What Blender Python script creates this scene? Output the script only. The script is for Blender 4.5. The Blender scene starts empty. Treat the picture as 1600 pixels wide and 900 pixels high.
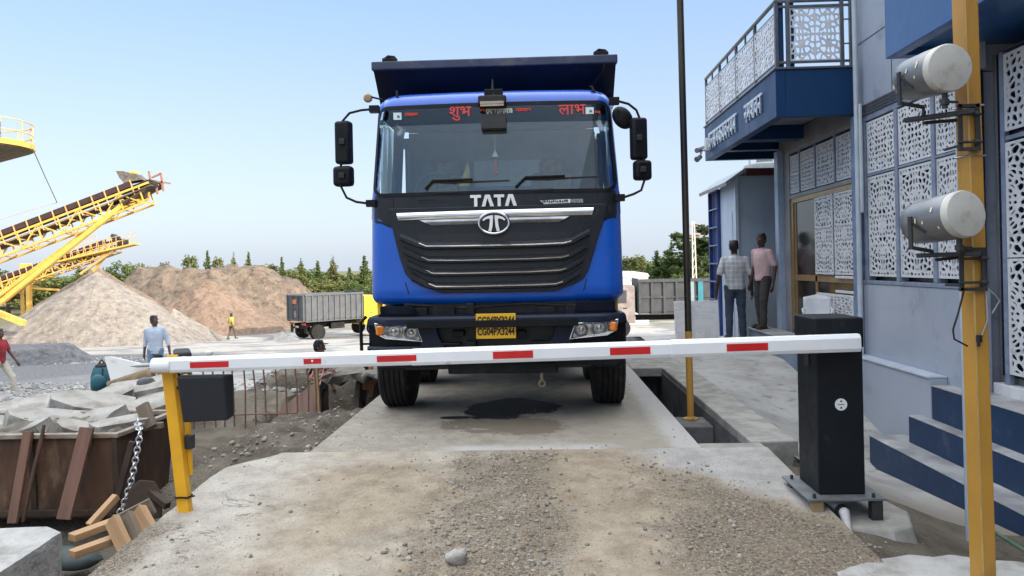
import bpy, bmesh, math, random
import numpy as np
from mathutils import Vector, Matrix, noise as mnoise
R = math.radians
SC = bpy.context.scene
COL = SC.collection

# ------------------------------------------------------------------ camera
CAM_POS = Vector((0.0, 0.0, 1.45)); FPX = 1150.0
CAM_ROT = Matrix.Rotation(R(2.1), 3, 'Z') @ Matrix.Rotation(R(90), 3, 'X') @ Matrix.Rotation(R(-1.2), 3, 'Z')
cd = bpy.data.cameras.new('camera'); cam = bpy.data.objects.new('camera', cd); COL.objects.link(cam)
cam.matrix_world = Matrix.Translation(CAM_POS) @ CAM_ROT.to_4x4()
cd.sensor_width = 36; cd.lens = FPX/1600*36; cd.shift_y = -35/1600
cd.clip_start = 0.05; cd.clip_end = 3000
SC.camera = cam
# ------------------------------------------------------------------ sky, sun, exposure
SUN_EL = R(19); SUN_DIR = Vector((0.77, -0.64, 0)).normalized()
w = bpy.data.worlds.new('World'); SC.world = w; w.use_nodes = True
nt = w.node_tree; nt.nodes.clear()
sky = nt.nodes.new('ShaderNodeTexSky'); sky.sky_type = 'NISHITA'; sky.sun_disc = False
sky.sun_elevation = SUN_EL; sky.sun_rotation = math.atan2(SUN_DIR.x, SUN_DIR.y)
sky.air_density = 1.0; sky.dust_density = 2.5; sky.ozone_density = 1.5; sky.altitude = 0
bg = nt.nodes.new('ShaderNodeBackground'); bg.inputs['Strength'].default_value = 0.10
wo = nt.nodes.new('ShaderNodeOutputWorld')
# pale haze of a dusty afternoon, thicker towards the horizon, mixed into the Nishita sky
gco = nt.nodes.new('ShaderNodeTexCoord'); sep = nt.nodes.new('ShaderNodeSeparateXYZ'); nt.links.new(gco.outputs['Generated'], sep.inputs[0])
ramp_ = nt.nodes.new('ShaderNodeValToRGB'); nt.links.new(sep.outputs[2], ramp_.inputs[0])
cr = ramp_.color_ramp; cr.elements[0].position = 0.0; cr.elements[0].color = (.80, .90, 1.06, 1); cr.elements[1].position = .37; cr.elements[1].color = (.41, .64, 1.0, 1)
e = cr.elements.new(.16); e.color = (.66, .775, 1.0, 1); e = cr.elements.new(.62); e.color = (1, 1, .98, 1)   # white added overhead, out of view, to light the shaded ground
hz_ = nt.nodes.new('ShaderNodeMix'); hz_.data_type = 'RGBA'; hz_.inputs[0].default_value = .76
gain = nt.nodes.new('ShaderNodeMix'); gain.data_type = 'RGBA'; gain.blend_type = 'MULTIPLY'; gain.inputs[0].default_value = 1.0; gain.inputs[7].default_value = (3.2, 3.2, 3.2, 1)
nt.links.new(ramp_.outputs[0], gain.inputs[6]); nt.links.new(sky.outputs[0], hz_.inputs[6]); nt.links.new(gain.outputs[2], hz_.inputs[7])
zenith_boost = nt.nodes.new('ShaderNodeMapRange'); zenith_boost.interpolation_type = 'SMOOTHSTEP'; nt.links.new(sep.outputs[2], zenith_boost.inputs[0])  # added gain on the unseen upper sky, brightens the shaded foreground
zenith_boost.inputs[1].default_value = .38; zenith_boost.inputs[2].default_value = .75; zenith_boost.inputs[3].default_value = 1.0; zenith_boost.inputs[4].default_value = 3.6
vm = nt.nodes.new('ShaderNodeVectorMath'); vm.operation = 'SCALE'; nt.links.new(hz_.outputs[2], vm.inputs[0]); nt.links.new(zenith_boost.outputs[0], vm.inputs['Scale'])
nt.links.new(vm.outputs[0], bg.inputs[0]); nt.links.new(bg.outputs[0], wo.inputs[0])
sl = bpy.data.lights.new('sun', 'SUN'); sl.energy = 2.4; sl.angle = R(0.6); sl.color = (1.0, 0.88, 0.75)
so = bpy.data.objects.new('sun', sl); COL.objects.link(so); so.location = (20, -20, 30)
sd = Vector((SUN_DIR.x*math.cos(SUN_EL), SUN_DIR.y*math.cos(SUN_EL), math.sin(SUN_EL)))
so.rotation_euler = sd.to_track_quat('Z', 'Y').to_euler()
SC.view_settings.view_transform = 'Standard'; SC.view_settings.look = 'None'
SC.view_settings.exposure = 1.65; SC.view_settings.gamma = 1.0
SC.view_settings.use_curve_mapping = False
SC.cycles.use_denoising = True
SC.cycles.max_bounces = 8; SC.cycles.transparent_max_bounces = 12

# ------------------------------------------------------------------ measuring helpers: a ray of the photograph meets a real plane
def ray(px, py):
    return CAM_ROT @ Vector(((px-800)/FPX, (415-py)/FPX, -1.0))
def onz(px, py, z):
    d = ray(px, py); return CAM_POS + d*((z-CAM_POS.z)/d.z)
def onx(px, py, x):
    d = ray(px, py); return CAM_POS + d*((x-CAM_POS.x)/d.x)
def ony(px, py, y):
    d = ray(px, py); return CAM_POS + d*((y-CAM_POS.y)/d.y)

# ------------------------------------------------------------------ noise on arrays
def _hash(ix, iy, seed):
    n = (ix.astype(np.int64)*374761393 + iy.astype(np.int64)*668265263 + seed*974634777) & 0xffffffff
    n = ((n ^ (n >> 13))*1274126177) & 0xffffffff
    n = n ^ (n >> 16)
    return (n & 0xffff)/65535.0
def vnoise(x, y, seed=0):
    ix = np.floor(x); iy = np.floor(y); fx = x-ix; fy = y-iy
    fx = fx*fx*(3-2*fx); fy = fy*fy*(3-2*fy)
    a = _hash(ix, iy, seed); b = _hash(ix+1, iy, seed); c = _hash(ix, iy+1, seed); d = _hash(ix+1, iy+1, seed)
    return (a*(1-fx)+b*fx)*(1-fy)+(c*(1-fx)+d*fx)*fy
def fbm(x, y, octv=5, seed=0):
    s = np.zeros_like(x, dtype=float); amp = 0.5
    for o in range(octv):
        s += amp*(vnoise(x, y, seed+o*17)-0.5)*2
        x = x*2.03+3.1; y = y*2.03+1.7; amp *= 0.5
    return s
def sstep(a, b, x):
    t = np.clip((x-a)/(b-a), 0, 1); return t*t*(3-2*t)
def boxmask(x, y, x0, x1, y0, y1, s):
    return sstep(x0-s, x0+s, x)*(1-sstep(x1-s, x1+s, x))*sstep(y0-s, y0+s, y)*(1-sstep(y1-s, y1+s, y))

# ------------------------------------------------------------------ materials
def node(nt, typ, ins=None, **props):
    n = nt.nodes.new('ShaderNode'+typ)
    for k, v in props.items(): setattr(n, k, v)
    for k, v in (ins or {}).items():
        s = n.inputs[k]
        if isinstance(v, bpy.types.NodeSocket): nt.links.new(v, s)
        else: s.default_value = v
    return n
def rgba(c): return (c[0], c[1], c[2], 1.0)
def new_mat(name):
    m = bpy.data.materials.new(name); m.use_nodes = True
    nt = m.node_tree; nt.nodes.clear()
    out = nt.nodes.new('ShaderNodeOutputMaterial')
    bs = nt.nodes.new('ShaderNodeBsdfPrincipled'); nt.links.new(bs.outputs[0], out.inputs[0])
    return m, nt, bs, out
def mixc(nt, f, a, b, mode='MIX'):
    n = nt.nodes.new('ShaderNodeMix'); n.data_type = 'RGBA'; n.blend_type = mode
    for s, v in ((n.inputs[0], f), (n.inputs[6], a), (n.inputs[7], b)):
        if isinstance(v, bpy.types.NodeSocket): nt.links.new(v, s)
        elif isinstance(v, (tuple, list)): s.default_value = rgba(v)
        else: s.default_value = v
    return n.outputs[2]
def mth(nt, op, a, b=0.0, c=0.0, clamp=False):
    n = nt.nodes.new('ShaderNodeMath'); n.operation = op; n.use_clamp = clamp
    for s, v in zip(n.inputs, (a, b, c)):
        if isinstance(v, bpy.types.NodeSocket): nt.links.new(v, s)
        else: s.default_value = v
    return n.outputs[0]
def smooth(nt, x, a, b):
    n = nt.nodes.new('ShaderNodeMapRange'); n.interpolation_type = 'SMOOTHSTEP'
    nt.links.new(x, n.inputs[0]); n.inputs[1].default_value = a; n.inputs[2].default_value = b
    return n.outputs[0]
def nz(nt, vec, scale, detail=6, rough=0.55, dist=0.0):
    n = node(nt, 'TexNoise', {'Vector': vec, 'Scale': scale, 'Detail': detail, 'Roughness': rough, 'Distortion': dist})
    return n.outputs[0]
def vor(nt, vec, scale, feature='F1', out=0):
    n = node(nt, 'TexVoronoi', {'Vector': vec, 'Scale': scale}, feature=feature); return n.outputs[out]
def coords(nt, world=False):
    if world:
        return nt.nodes.new('ShaderNodeNewGeometry').outputs['Position']
    return nt.nodes.new('ShaderNodeTexCoord').outputs['Object']
def stretch(nt, vec, sx, sy, sz):
    return node(nt, 'Mapping', {'Vector': vec, 'Scale': (sx, sy, sz)}).outputs[0]
def bump(nt, bs, h, strength=0.4, dist=0.02, prev=None):
    b = node(nt, 'Bump', {'Height': h, 'Strength': strength, 'Distance': dist})
    if prev is not None: nt.links.new(prev, b.inputs['Normal'])
    nt.links.new(b.outputs[0], bs.inputs['Normal']); return b.outputs[0]

def M(name, c1, c2=None, scale=4.0, rough=0.6, metal=0.0, bmp=0.0, bscale=40, coat=0.0, dirt=None, dirt_amt=0.5, dscale=1.5, thin=None, spec=0.5, rvar=0.15):
    """weathered paint, stone, cloth...: two colours by noise, optional dirt blotches"""
    m, nt, bs, out = new_mat(name)
    co = coords(nt)
    if thin: co = stretch(nt, co, *thin)
    c2 = c2 or tuple(v*0.82 for v in c1)
    f = smooth(nt, nz(nt, co, scale), 0.35, 0.65)
    col = mixc(nt, f, c1, c2)
    if dirt:
        g = smooth(nt, nz(nt, co, dscale, 8, 0.65), 0.62-0.25*dirt_amt, 0.72)
        col = mixc(nt, mth(nt, 'MULTIPLY', g, 0.85), col, dirt)
    nt.links.new(col, bs.inputs['Base Color'])
    rr = mth(nt, 'MULTIPLY_ADD', nz(nt, co, scale*2.7, 4), rvar*2, rough-rvar, clamp=True)
    nt.links.new(rr, bs.inputs['Roughness'])
    bs.inputs['Metallic'].default_value = metal
    bs.inputs['Specular IOR Level'].default_value = spec
    if coat:
        bs.inputs['Coat Weight'].default_value = coat; bs.inputs['Coat Roughness'].default_value = 0.06
    if bmp: bump(nt, bs, nz(nt, co, bscale, 8, 0.6), bmp, 0.02)
    return m
def emis(name, c, s):
    m, nt, bs, out = new_mat(name); bs.inputs['Base Color'].default_value = rgba(c)
    bs.inputs['Emission Color'].default_value = rgba(c); bs.inputs['Emission Strength'].default_value = s; return m
def glass_mat(name, tint, refl=0.12, rough=0.02, dust=0.0):
    """thin pane: tinted see-through with a sky-catching gloss and a little dust"""
    m, nt, bs, out = new_mat(name); nt.nodes.remove(bs)
    tr = node(nt, 'BsdfTransparent', {'Color': rgba(tint)})
    gl = node(nt, 'BsdfGlossy', {'Color': (1, 1, 1, 1), 'Roughness': rough})
    fr = node(nt, 'Fresnel', {'IOR': 1.5}).outputs[0]
    f = mth(nt, 'ADD', mth(nt, 'MULTIPLY', fr, 0.8), refl, clamp=True)
    mx = node(nt, 'MixShader', {0: f, 1: tr.outputs[0], 2: gl.outputs[0]})
    last = mx.outputs[0]
    if dust:
        df = node(nt, 'BsdfDiffuse', {'Color': (0.35, 0.36, 0.33, 1)})
        g = mth(nt, 'MULTIPLY', smooth(nt, nz(nt, coords(nt), 2.2, 8, 0.7), 0.25, 0.8), dust)
        last = node(nt, 'MixShader', {0: g, 1: last, 2: df.outputs[0]}).outputs[0]
    nt.links.new(last, out.inputs[0]); return m

# ------------------------------------------------------------------ things, parts
INV = {}
def thing(name, label, cat, loc=(0, 0, 0), rotz=0.0, group=None):
    o = bpy.data.objects.new(name, None); COL.objects.link(o); o.empty_display_size = 0.2
    o.location = loc; o.rotation_euler = (0, 0, rotz)
    o['label'] = label; o['category'] = cat
    if group: o['group'] = group
    INV[o.name] = (Matrix.Translation(Vector(loc)) @ Matrix.Rotation(rotz, 4, 'Z')).inverted()
    return o
def tag(o, label=None, cat=None, group=None, kind=None):
    for k, v in (('label', label), ('category', cat), ('group', group), ('kind', kind)):
        if v: o[k] = v
    return o
def link_mesh(name, me, mats, parent=None, smooth_ang=None, bevel=0.0, seg=2):
    if not isinstance(mats, (list, tuple)): mats = [mats]
    for m in mats: me.materials.append(m)
    o = bpy.data.objects.new(name, me); COL.objects.link(o)
    if parent is not None:
        o.parent = parent
        if parent.name in INV: INV[o.name] = INV[parent.name]
    if smooth_ang is not None:
        me.polygons.foreach_set('use_smooth', [True]*len(me.polygons))
        me.set_sharp_from_angle(angle=R(smooth_ang))
    if bevel:
        b = o.modifiers.new('bevel', 'BEVEL'); b.width = bevel; b.segments = seg; b.limit_method = 'ANGLE'; b.angle_limit = R(40)
        b.use_clamp_overlap = True
    return o
def dup(root, loc=None, rotz=None, scale=None, label=None, group=None):
    r = root.copy(); COL.objects.link(r)
    if loc is not None: r.location = loc
    if rotz is not None: r.rotation_euler = (0, 0, rotz)
    if scale is not None: r.scale = scale if isinstance(scale, (tuple, list)) else (scale,)*3
    if label: r['label'] = label
    if group: r['group'] = group
    for ch in list(root.children):
        c = ch.copy(); COL.objects.link(c); c.parent = r
        for g in list(ch.children):
            d = g.copy(); COL.objects.link(d); d.parent = c
    return r

def rot_to(d):
    return Vector(d).normalized().to_track_quat('Z', 'Y').to_matrix()
class MB:
    """collects shapes, links them as ONE mesh object"""
    def __init__(s): s.v = []; s.f = []; s.mi = []; s.cur = 0
    def add(s, vs, fs):
        n = len(s.v); s.v += [tuple(v) for v in vs]
        for f in fs: s.f.append(tuple(i+n for i in f)); s.mi.append(s.cur)
        return s
    def box(s, c, d, rot=None):
        hx, hy, hz = d[0]/2, d[1]/2, d[2]/2
        vs = [Vector((x, y, z)) for x in (-hx, hx) for y in (-hy, hy) for z in (-hz, hz)]
        if rot is not None: vs = [rot @ v for v in vs]
        c = Vector(c)
        return s.add([v+c for v in vs], [(0, 1, 3, 2), (4, 6, 7, 5), (0, 4, 5, 1), (2, 3, 7, 6), (0, 2, 6, 4), (1, 5, 7, 3)])
    def box2(s, a, b):
        return s.box([(a[i]+b[i])/2 for i in range(3)], [abs(b[i]-a[i]) for i in range(3)])
    def bar(s, p0, p1, w, h, up=(0, 0, 1)):
        p0 = Vector(p0); p1 = Vector(p1); d = p1-p0; L = d.length; d.normalize()
        u = Vector(up); x = d.cross(u)
        if x.length < 1e-4: x = d.cross(Vector((1, 0, 0)))
        x.normalize(); z = x.cross(d)
        m = Matrix((x, d, z)).transposed()
        return s.box((p0+p1)/2, (w, L, h), m)
    def cyl(s, p0, p1, r0, r1=None, n=16, caps=True):
        r1 = r0 if r1 is None else r1
        p0 = Vector(p0); p1 = Vector(p1); m = rot_to(p1-p0)
        a = [p0+m @ Vector((r0*math.cos(t*2*math.pi/n), r0*math.sin(t*2*math.pi/n), 0)) for t in range(n)]
        b = [p1+m @ Vector((r1*math.cos(t*2*math.pi/n), r1*math.sin(t*2*math.pi/n), 0)) for t in range(n)]
        fs = [(i, (i+1) % n, n+(i+1) % n, n+i) for i in range(n)]
        if caps: fs += [tuple(range(n-1, -1, -1)), tuple(range(n, 2*n))]
        return s.add(a+b, fs)
    def lathe(s, c, axis, prof, n=24):
        """prof: (radius, offset along axis)"""
        c = Vector(c); m = rot_to(axis); vs = []; fs = []
        for r, h in prof:
            vs += [c+m @ Vector((r*math.cos(t*2*math.pi/n), r*math.sin(t*2*math.pi/n), h)) for t in range(n)]
        for k in range(len(prof)-1):
            fs += [(k*n+i, k*n+(i+1) % n, (k+1)*n+(i+1) % n, (k+1)*n+i) for i in range(n)]
        if prof[0][0] > 1e-6: fs.append(tuple(range(n-1, -1, -1)))
        if prof[-1][0] > 1e-6: fs.append(tuple((len(prof)-1)*n+i for i in range(n)))
        return s.add(vs, fs)
    def tube(s, pts, r, n=8, close=False):
        pts = [Vector(p) for p in pts]; k = len(pts); vs = []; fs = []
        rr = r if isinstance(r, (list, tuple)) else [r]*k
        prev = None
        for i, p in enumerate(pts):
            a = pts[(i-1) % k] if (close or i > 0) else p; b = pts[(i+1) % k] if (close or i < k-1) else p
            d = (b-a).normalized()
            if prev is None:
                x = d.cross(Vector((0.13, 0.31, 0.94)))
                if x.length < 1e-3: x = d.cross(Vector((1, 0, 0)))
            else: x = prev-d*prev.dot(d)
            x.normalize(); prev = x; y = d.cross(x)
            vs += [p+rr[i]*(x*math.cos(t*2*math.pi/n)+y*math.sin(t*2*math.pi/n)) for t in range(n)]
        for i in range(k if close else k-1):
            j = (i+1) % k
            fs += [(i*n+t, i*n+(t+1) % n, j*n+(t+1) % n, j*n+t) for t in range(n)]
        if not close: fs += [tuple(range(n-1, -1, -1)), tuple((k-1)*n+t for t in range(n))]
        return s.add(vs, fs)
    def prism(s, poly, axis='Y', a=0.0, b=0.1):
        """2-D polygon extruded along an axis; poly coords are the two other axes in order"""
        def put(p, t):
            if axis == 'X': return (t, p[0], p[1])
            if axis == 'Y': return (p[0], t, p[1])
            return (p[0], p[1], t)
        n = len(poly)
        vs = [put(p, a) for p in poly]+[put(p, b) for p in poly]
        fs = [tuple(range(n)), tuple(range(2*n-1, n-1, -1))]+[(i, n+i, n+(i+1) % n, (i+1) % n) for i in range(n)]
        return s.add(vs, fs)
    def grid(s, P):
        """P[i][j] points"""
        a = len(P); b = len(P[0])
        vs = [p for row in P for p in row]
        return s.add(vs, [(i*b+j, i*b+j+1, (i+1)*b+j+1, (i+1)*b+j) for i in range(a-1) for j in range(b-1)])
    def ball(s, c, r, n=12, m=8, sc=(1, 1, 1), rot=None):
        vs = []; fs = []
        c = Vector(c)
        for i in range(m+1):
            th = math.pi*i/m
            for j in range(n):
                ph = 2*math.pi*j/n
                v = Vector((r*sc[0]*math.sin(th)*math.cos(ph), r*sc[1]*math.sin(th)*math.sin(ph), r*sc[2]*math.cos(th)))
                if rot is not None: v = rot @ v
                vs.append(c+v)
        for i in range(m):
            fs += [(i*n+j, (i+1)*n+j, (i+1)*n+(j+1) % n, i*n+(j+1) % n) for j in range(n)]
        return s.add(vs, fs)
    def mesh(s, name, fix=True):
        me = bpy.data.meshes.new(name); me.from_pydata(s.v, [], s.f)
        me.polygons.foreach_set('material_index', s.mi)
        if fix:
            bm = bmesh.new(); bm.from_mesh(me)
            bmesh.ops.remove_doubles(bm, verts=bm.verts, dist=1e-5)
            bmesh.ops.recalc_face_normals(bm, faces=bm.faces); bm.to_mesh(me); bm.free()
        return me
    def build(s, name, mats, parent=None, world=False, smooth_ang=None, bevel=0.0, seg=2, fix=True, label=None):
        if world and parent is not None and parent.name in INV:
            mi = INV[parent.name]; s.v = [tuple(mi @ Vector(v)) for v in s.v]
        o = link_mesh(name, s.mesh(name, fix), mats, parent, smooth_ang, bevel, seg)
        if label: o['label'] = label
        return o
def text_mesh(txt, size, depth=0.0, bold=0.0, align='CENTER', sx=1.0):
    """writing as a mesh in the XZ plane, facing -Y, centred"""
    cu = bpy.data.curves.new('writing', 'FONT'); cu.body = txt; cu.size = size; cu.extrude = depth; cu.offset = bold
    cu.align_x = align; cu.align_y = 'CENTER'; cu.resolution_u = 3
    o = bpy.data.objects.new('writing', cu); COL.objects.link(o)
    dg = bpy.context.evaluated_depsgraph_get(); dg.update()
    me = bpy.data.meshes.new_from_object(o.evaluated_get(dg))
    bpy.data.objects.remove(o)
    me.transform(Matrix.Rotation(R(90), 4, 'X') @ Matrix.Diagonal((sx, 1, 1, 1)))
    return me
def put_text(name, me, mat, parent, loc, rotz=0.0, world=False):
    M4 = Matrix.Translation(Vector(loc)) @ Matrix.Rotation(rotz, 4, 'Z')
    if world and parent.name in INV: M4 = INV[parent.name] @ M4
    me.transform(M4); me.materials.clear()
    return link_mesh(name, me, mat, parent)
# ================================================================== SETTING: ground, ramp, weighbridge deck, pavement
def right_z(x, y):
    ys = np.array([-10, 0, 2, 5.2, 7.7, 9.3, 10.8, 15, 22, 60]); zs = np.array([-.55, -.52, -.50, -.54, -.70, -.22, .03, .0, -.6, -.9])
    far = np.interp(y, ys, zs)
    nearx = np.interp(y, [-10, 0, 5.8, 15, 22], [-.75, -.40, -.06, -.02, -.6])
    t = np.clip((x-1.72)/(3.4-1.72), 0, 1); t = t*t*(3-2*t)
    return nearx*(1-t)+far*t
def terr(x, y):
    yard = -.2-.0605*np.clip(y, -5, 52)
    yard = yard+.05*fbm(x*.45, y*.45, 5, 3)*sstep(6, 12, y+np.abs(x))
    z = yard-.05*fbm(x*.45, y*.45, 5, 3)*sstep(50, 70, y+np.abs(x))
    # left of the ramp and the deck
    big = fbm(x*1.1, y*1.1, 5, 11); small = fbm(x*4.5, y*4.5, 4, 23)
    low = -.74+.10*big+.05*small
    wl = (1-sstep(-2.75, -2.35, x))*(1-sstep(5.9, 6.5, y))*sstep(-9, -7, x)
    z = z*(1-wl)+low*wl
    wm = boxmask(x, y, -3.35, -1.0, 6.15, 8.95, .28)
    z = z*(1-wm)+(-.25+.10*big+.12*small+.05*fbm(x*11, y*11, 3, 41))*wm
    wr = boxmask(x, y, -8.0, -3.35, 7.1, 11.5, .4)
    z = z*(1-wr)+(-.42+.12*big+.06*small)*wr
    wb = boxmask(x, y, -5.0, -1.0, 12.0, 15.2, .30)
    z = z*(1-wb)+(-.34+.12*big+.12*small)*wb
    wh = boxmask(x+.12*big, y+.15*small, -3.55, -1.0, 9.2, 12.1, .12)
    z = z*(1-wh)+(-1.5+.25*small+.15*big)*wh
    wt = boxmask(x, y, -4.4, -3.2, 11.3, 12.7, .15)
    z = z*(1-wt)+(-1.4)*wt
    # right
    zr = right_z(x, y)-.06+.015*small*(1-sstep(5.2, 5.8, y))+.02*big*(1-sstep(5.2, 5.8, y))
    wx = sstep(1.3, 1.7, x)*(1-sstep(17, 23, y))*(1-sstep(9, 14, x))
    z = z*(1-wx)+zr*wx
    z = np.where((y < 5.4) & (x > 1.6), z+.055, z)
    # under the ramp, the deck and the pit
    wu = ((x > -2.36) & (x < 1.62) & (y < 5.8)); z = np.where(wu, -.06*(5.78-y)-.22, z)
    wp = ((x > -1.9) & (x < 2.0) & (y >= 5.8) & (y < 20)); z = np.where(wp, -1.0, z)
    return z
def axis_lines(a, b, step, lo, hi, growth=1.16):
    c = list(np.arange(a, b+1e-6, step)); s = step
    v = b
    while v < hi: s *= growth; v += s; c.append(v)
    s = step; v = a; pre = []
    while v > lo: s *= growth; v -= s; pre.append(v)
    return np.array(pre[::-1]+c)
gx = axis_lines(-7.0, 4.2, .075, -900, 900); gy = axis_lines(2.0, 15.0, .075, -300, 1600)
GX, GY = np.meshgrid(gx, gy, indexing='ij'); GZ = terr(GX, GY)
def grid_mesh(name, X, Y, Z):
    a, b = X.shape; me = bpy.data.meshes.new(name)
    vs = np.stack([X, Y, Z], -1).reshape(-1, 3)
    i, j = np.meshgrid(np.arange(a-1), np.arange(b-1), indexing='ij')
    q = np.stack([i*b+j, (i+1)*b+j, (i+1)*b+j+1, i*b+j+1], -1).reshape(-1, 4)
    me.from_pydata(vs.tolist(), [], q.tolist()); return me
# --- ground material: grey quarry dust, gravel, brown dug earth near the deck
m_ground, nt, bs, out = new_mat('quarry_ground'); p = coords(nt, True)
sx = node(nt, 'SeparateXYZ', {0: p}); X_, Y_ = sx.outputs[0], sx.outputs[1]
n1 = nz(nt, p, .35, 8, .6); n2 = nz(nt, p, 2.5, 8, .65); n3 = nz(nt, p, 38, 4, .7); v1 = vor(nt, p, 16); v2 = vor(nt, p, 55)
dust = mixc(nt, smooth(nt, n2, .35, .7), (.40, .385, .36), (.30, .285, .26))
grav = mixc(nt, v1, (.12, .12, .12), (.36, .36, .355))
grav = mixc(nt, smooth(nt, n3, .3, .7), grav, (.2, .2, .198))
yardc = mixc(nt, smooth(nt, n1, .46, .56), dust, grav)
earth = mixc(nt, smooth(nt, n2, .3, .65), (.10, .085, .066), (.19, .165, .13))
earth = mixc(nt, smooth(nt, v2, .04, .16), mixc(nt, n3, (.30, .28, .25), (.10, .09, .075)), earth)
near = mth(nt, 'MULTIPLY', smooth(nt, mth(nt, 'ADD', Y_, mth(nt, 'MULTIPLY', n2, 2.0)), 17.4, 15.6), smooth(nt, mth(nt, 'ADD', X_, mth(nt, 'MULTIPLY', n2, 1.2)), -7.5, -5.2))
col = mixc(nt, near, yardc, earth)
# loose grey gravel heap left of the rubble, in front of the piles
hm = mth(nt, 'MULTIPLY', smooth(nt, mth(nt, 'ADD', Y_, mth(nt, 'MULTIPLY', n1, 9.0)), 21.5, 23.5), smooth(nt, mth(nt, 'ADD', X_, mth(nt, 'MULTIPLY', n1, 9)), -7.5, -9.5))
hm = mth(nt, 'MULTIPLY', hm, smooth(nt, Y_, 34, 30))
gdark = mixc(nt, v1, (.07, .07, .073), (.26, .26, .26))
col = mixc(nt, hm, col, gdark)
far = smooth(nt, mth(nt, 'ADD', Y_, mth(nt, 'MULTIPLY', n1, 20)), 62, 80)
col = mixc(nt, far, col, mixc(nt, n2, (.10, .10, .05), (.17, .15, .09)))
nt.links.new(col, bs.inputs['Base Color']); bs.inputs['Roughness'].default_value = .95; bs.inputs['Specular IOR Level'].default_value = .2
hh = mth(nt, 'ADD', mth(nt, 'MULTIPLY', nz(nt, p, 9, 10, .7), 1.0), mth(nt, 'MULTIPLY', v2, .25)); bump(nt, bs, hh, .9, .06)
ground = link_mesh('ground', grid_mesh('ground', GX, GY, GZ), m_ground, smooth_ang=50); tag(ground, kind='structure')

# --- concrete of the ramp with its dust tracks and gravel strip
m_ramp, nt, bs, out = new_mat('ramp_concrete'); p = coords(nt, True)
sx = node(nt, 'SeparateXYZ', {0: p}); X_, Y_ = sx.outputs[0], sx.outputs[1]
n1 = nz(nt, p, 1.3, 8, .62); n2 = nz(nt, p, 4.2, 8, .65); n3 = nz(nt, p, 45, 5, .7); n4 = nz(nt, p, .55, 5, .5)
v2 = vor(nt, p, 34); v3 = vor(nt, p, 90)
conc = mixc(nt, smooth(nt, n2, .3, .72), (.50, .465, .405), (.35, .315, .265))
conc = mixc(nt, mth(nt, 'MULTIPLY', smooth(nt, n3, .55, .75), .5), conc, (.22, .21, .19))
tan = mixc(nt, smooth(nt, n2, .35, .7), (.37, .295, .20), (.225, .172, .11))
tan = mixc(nt, mth(nt, 'MULTIPLY', smooth(nt, n3, .5, .75), .6), tan, (.15, .13, .10))
grit = mixc(nt, smooth(nt, n3, .35, .65), (.265, .218, .162), (.145, .117, .085))
grit = mixc(nt, smooth(nt, v2, .16, .05), grit, (.34, .32, .29))
def wob(s, k): return mth(nt, 'ADD', s, mth(nt, 'MULTIPLY_ADD', n1, k, -k/2))
xw = wob(X_, 1.1); xw2 = mth(nt, 'ADD', xw, mth(nt, 'MULTIPLY_ADD', n2, .5, -.25)); yw = wob(Y_, .9)
t_left = mth(nt, 'MULTIPLY', smooth(nt, xw2, -2.05, -1.3), smooth(nt, n4, .34, .5))
t_right = smooth(nt, xw2, -.2, .2)
col = mixc(nt, mth(nt, 'MAXIMUM', mth(nt, 'MULTIPLY', t_left, .8), mth(nt, 'MULTIPLY', t_right, .75)), conc, tan)
strip = mth(nt, 'MULTIPLY', smooth(nt, xw2, -.80, -.45), smooth(nt, xw2, .22, -.06))
strip = mth(nt, 'MULTIPLY', strip, smooth(nt, yw, 5.95, 5.5))
strip = mth(nt, 'MULTIPLY', strip, mth(nt, 'MULTIPLY_ADD', smooth(nt, n2, .3, .6), .45, .55))
col = mixc(nt, strip, col, grit)
diag = mth(nt, 'ADD', mth(nt, 'MULTIPLY', X_, 1.0), mth(nt, 'MULTIPLY', yw, .95))      # light concrete corner beyond the line
rd = mth(nt, 'MULTIPLY', smooth(nt, xw2, .55, 1.0), smooth(nt, mth(nt, 'ADD', diag, mth(nt, 'MULTIPLY_ADD', n2, .6, -.3)), 6.05, 5.6))
clean = mth(nt, 'MULTIPLY', smooth(nt, X_, .45, 1.0), smooth(nt, mth(nt, 'ADD', diag, mth(nt, 'MULTIPLY_ADD', n2, .6, -.3)), 5.75, 6.15))
col = mixc(nt, mth(nt, 'MULTIPLY', clean, .8), col, mixc(nt, smooth(nt, n2, .3, .7), (.46, .455, .44), (.33, .325, .31)))
col = mixc(nt, rd, col, grit)
lg = mth(nt, 'MULTIPLY', smooth(nt, mth(nt, 'ADD', X_, mth(nt, 'MULTIPLY', n1, .5)), -1.85, -2.1), smooth(nt, yw, 4.6, 4.2))
col = mixc(nt, lg, col, grit)
v5 = vor(nt, p, 75); v6 = node(nt, 'TexVoronoi', {'Vector': p, 'Scale': 75.0}).outputs['Color']
sp = node(nt, 'SeparateXYZ', {0: v6}).outputs[0]
gm = mth(nt, 'MULTIPLY_ADD', mth(nt, 'MAXIMUM', strip, mth(nt, 'MAXIMUM', rd, lg)), .45, .40)
col = mixc(nt, mth(nt, 'MULTIPLY', mth(nt, 'MULTIPLY', smooth(nt, v5, .42, .25), smooth(nt, sp, .72, .80)), gm), col, (.44, .41, .35))
col = mixc(nt, mth(nt, 'MULTIPLY', mth(nt, 'MULTIPLY', smooth(nt, v5, .45, .25), smooth(nt, sp, .28, .18)), gm), col, (.07, .06, .045))
ck = smooth(nt, mth(nt, 'ABSOLUTE', mth(nt, 'ADD', nz(nt, p, 2.1, 5, .6, .8), -.5)), .010, .002)
col = mixc(nt, mth(nt, 'MULTIPLY', mth(nt, 'MULTIPLY', ck, smooth(nt, n4, .52, .60)), .7), col, (.10, .09, .07))
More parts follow.
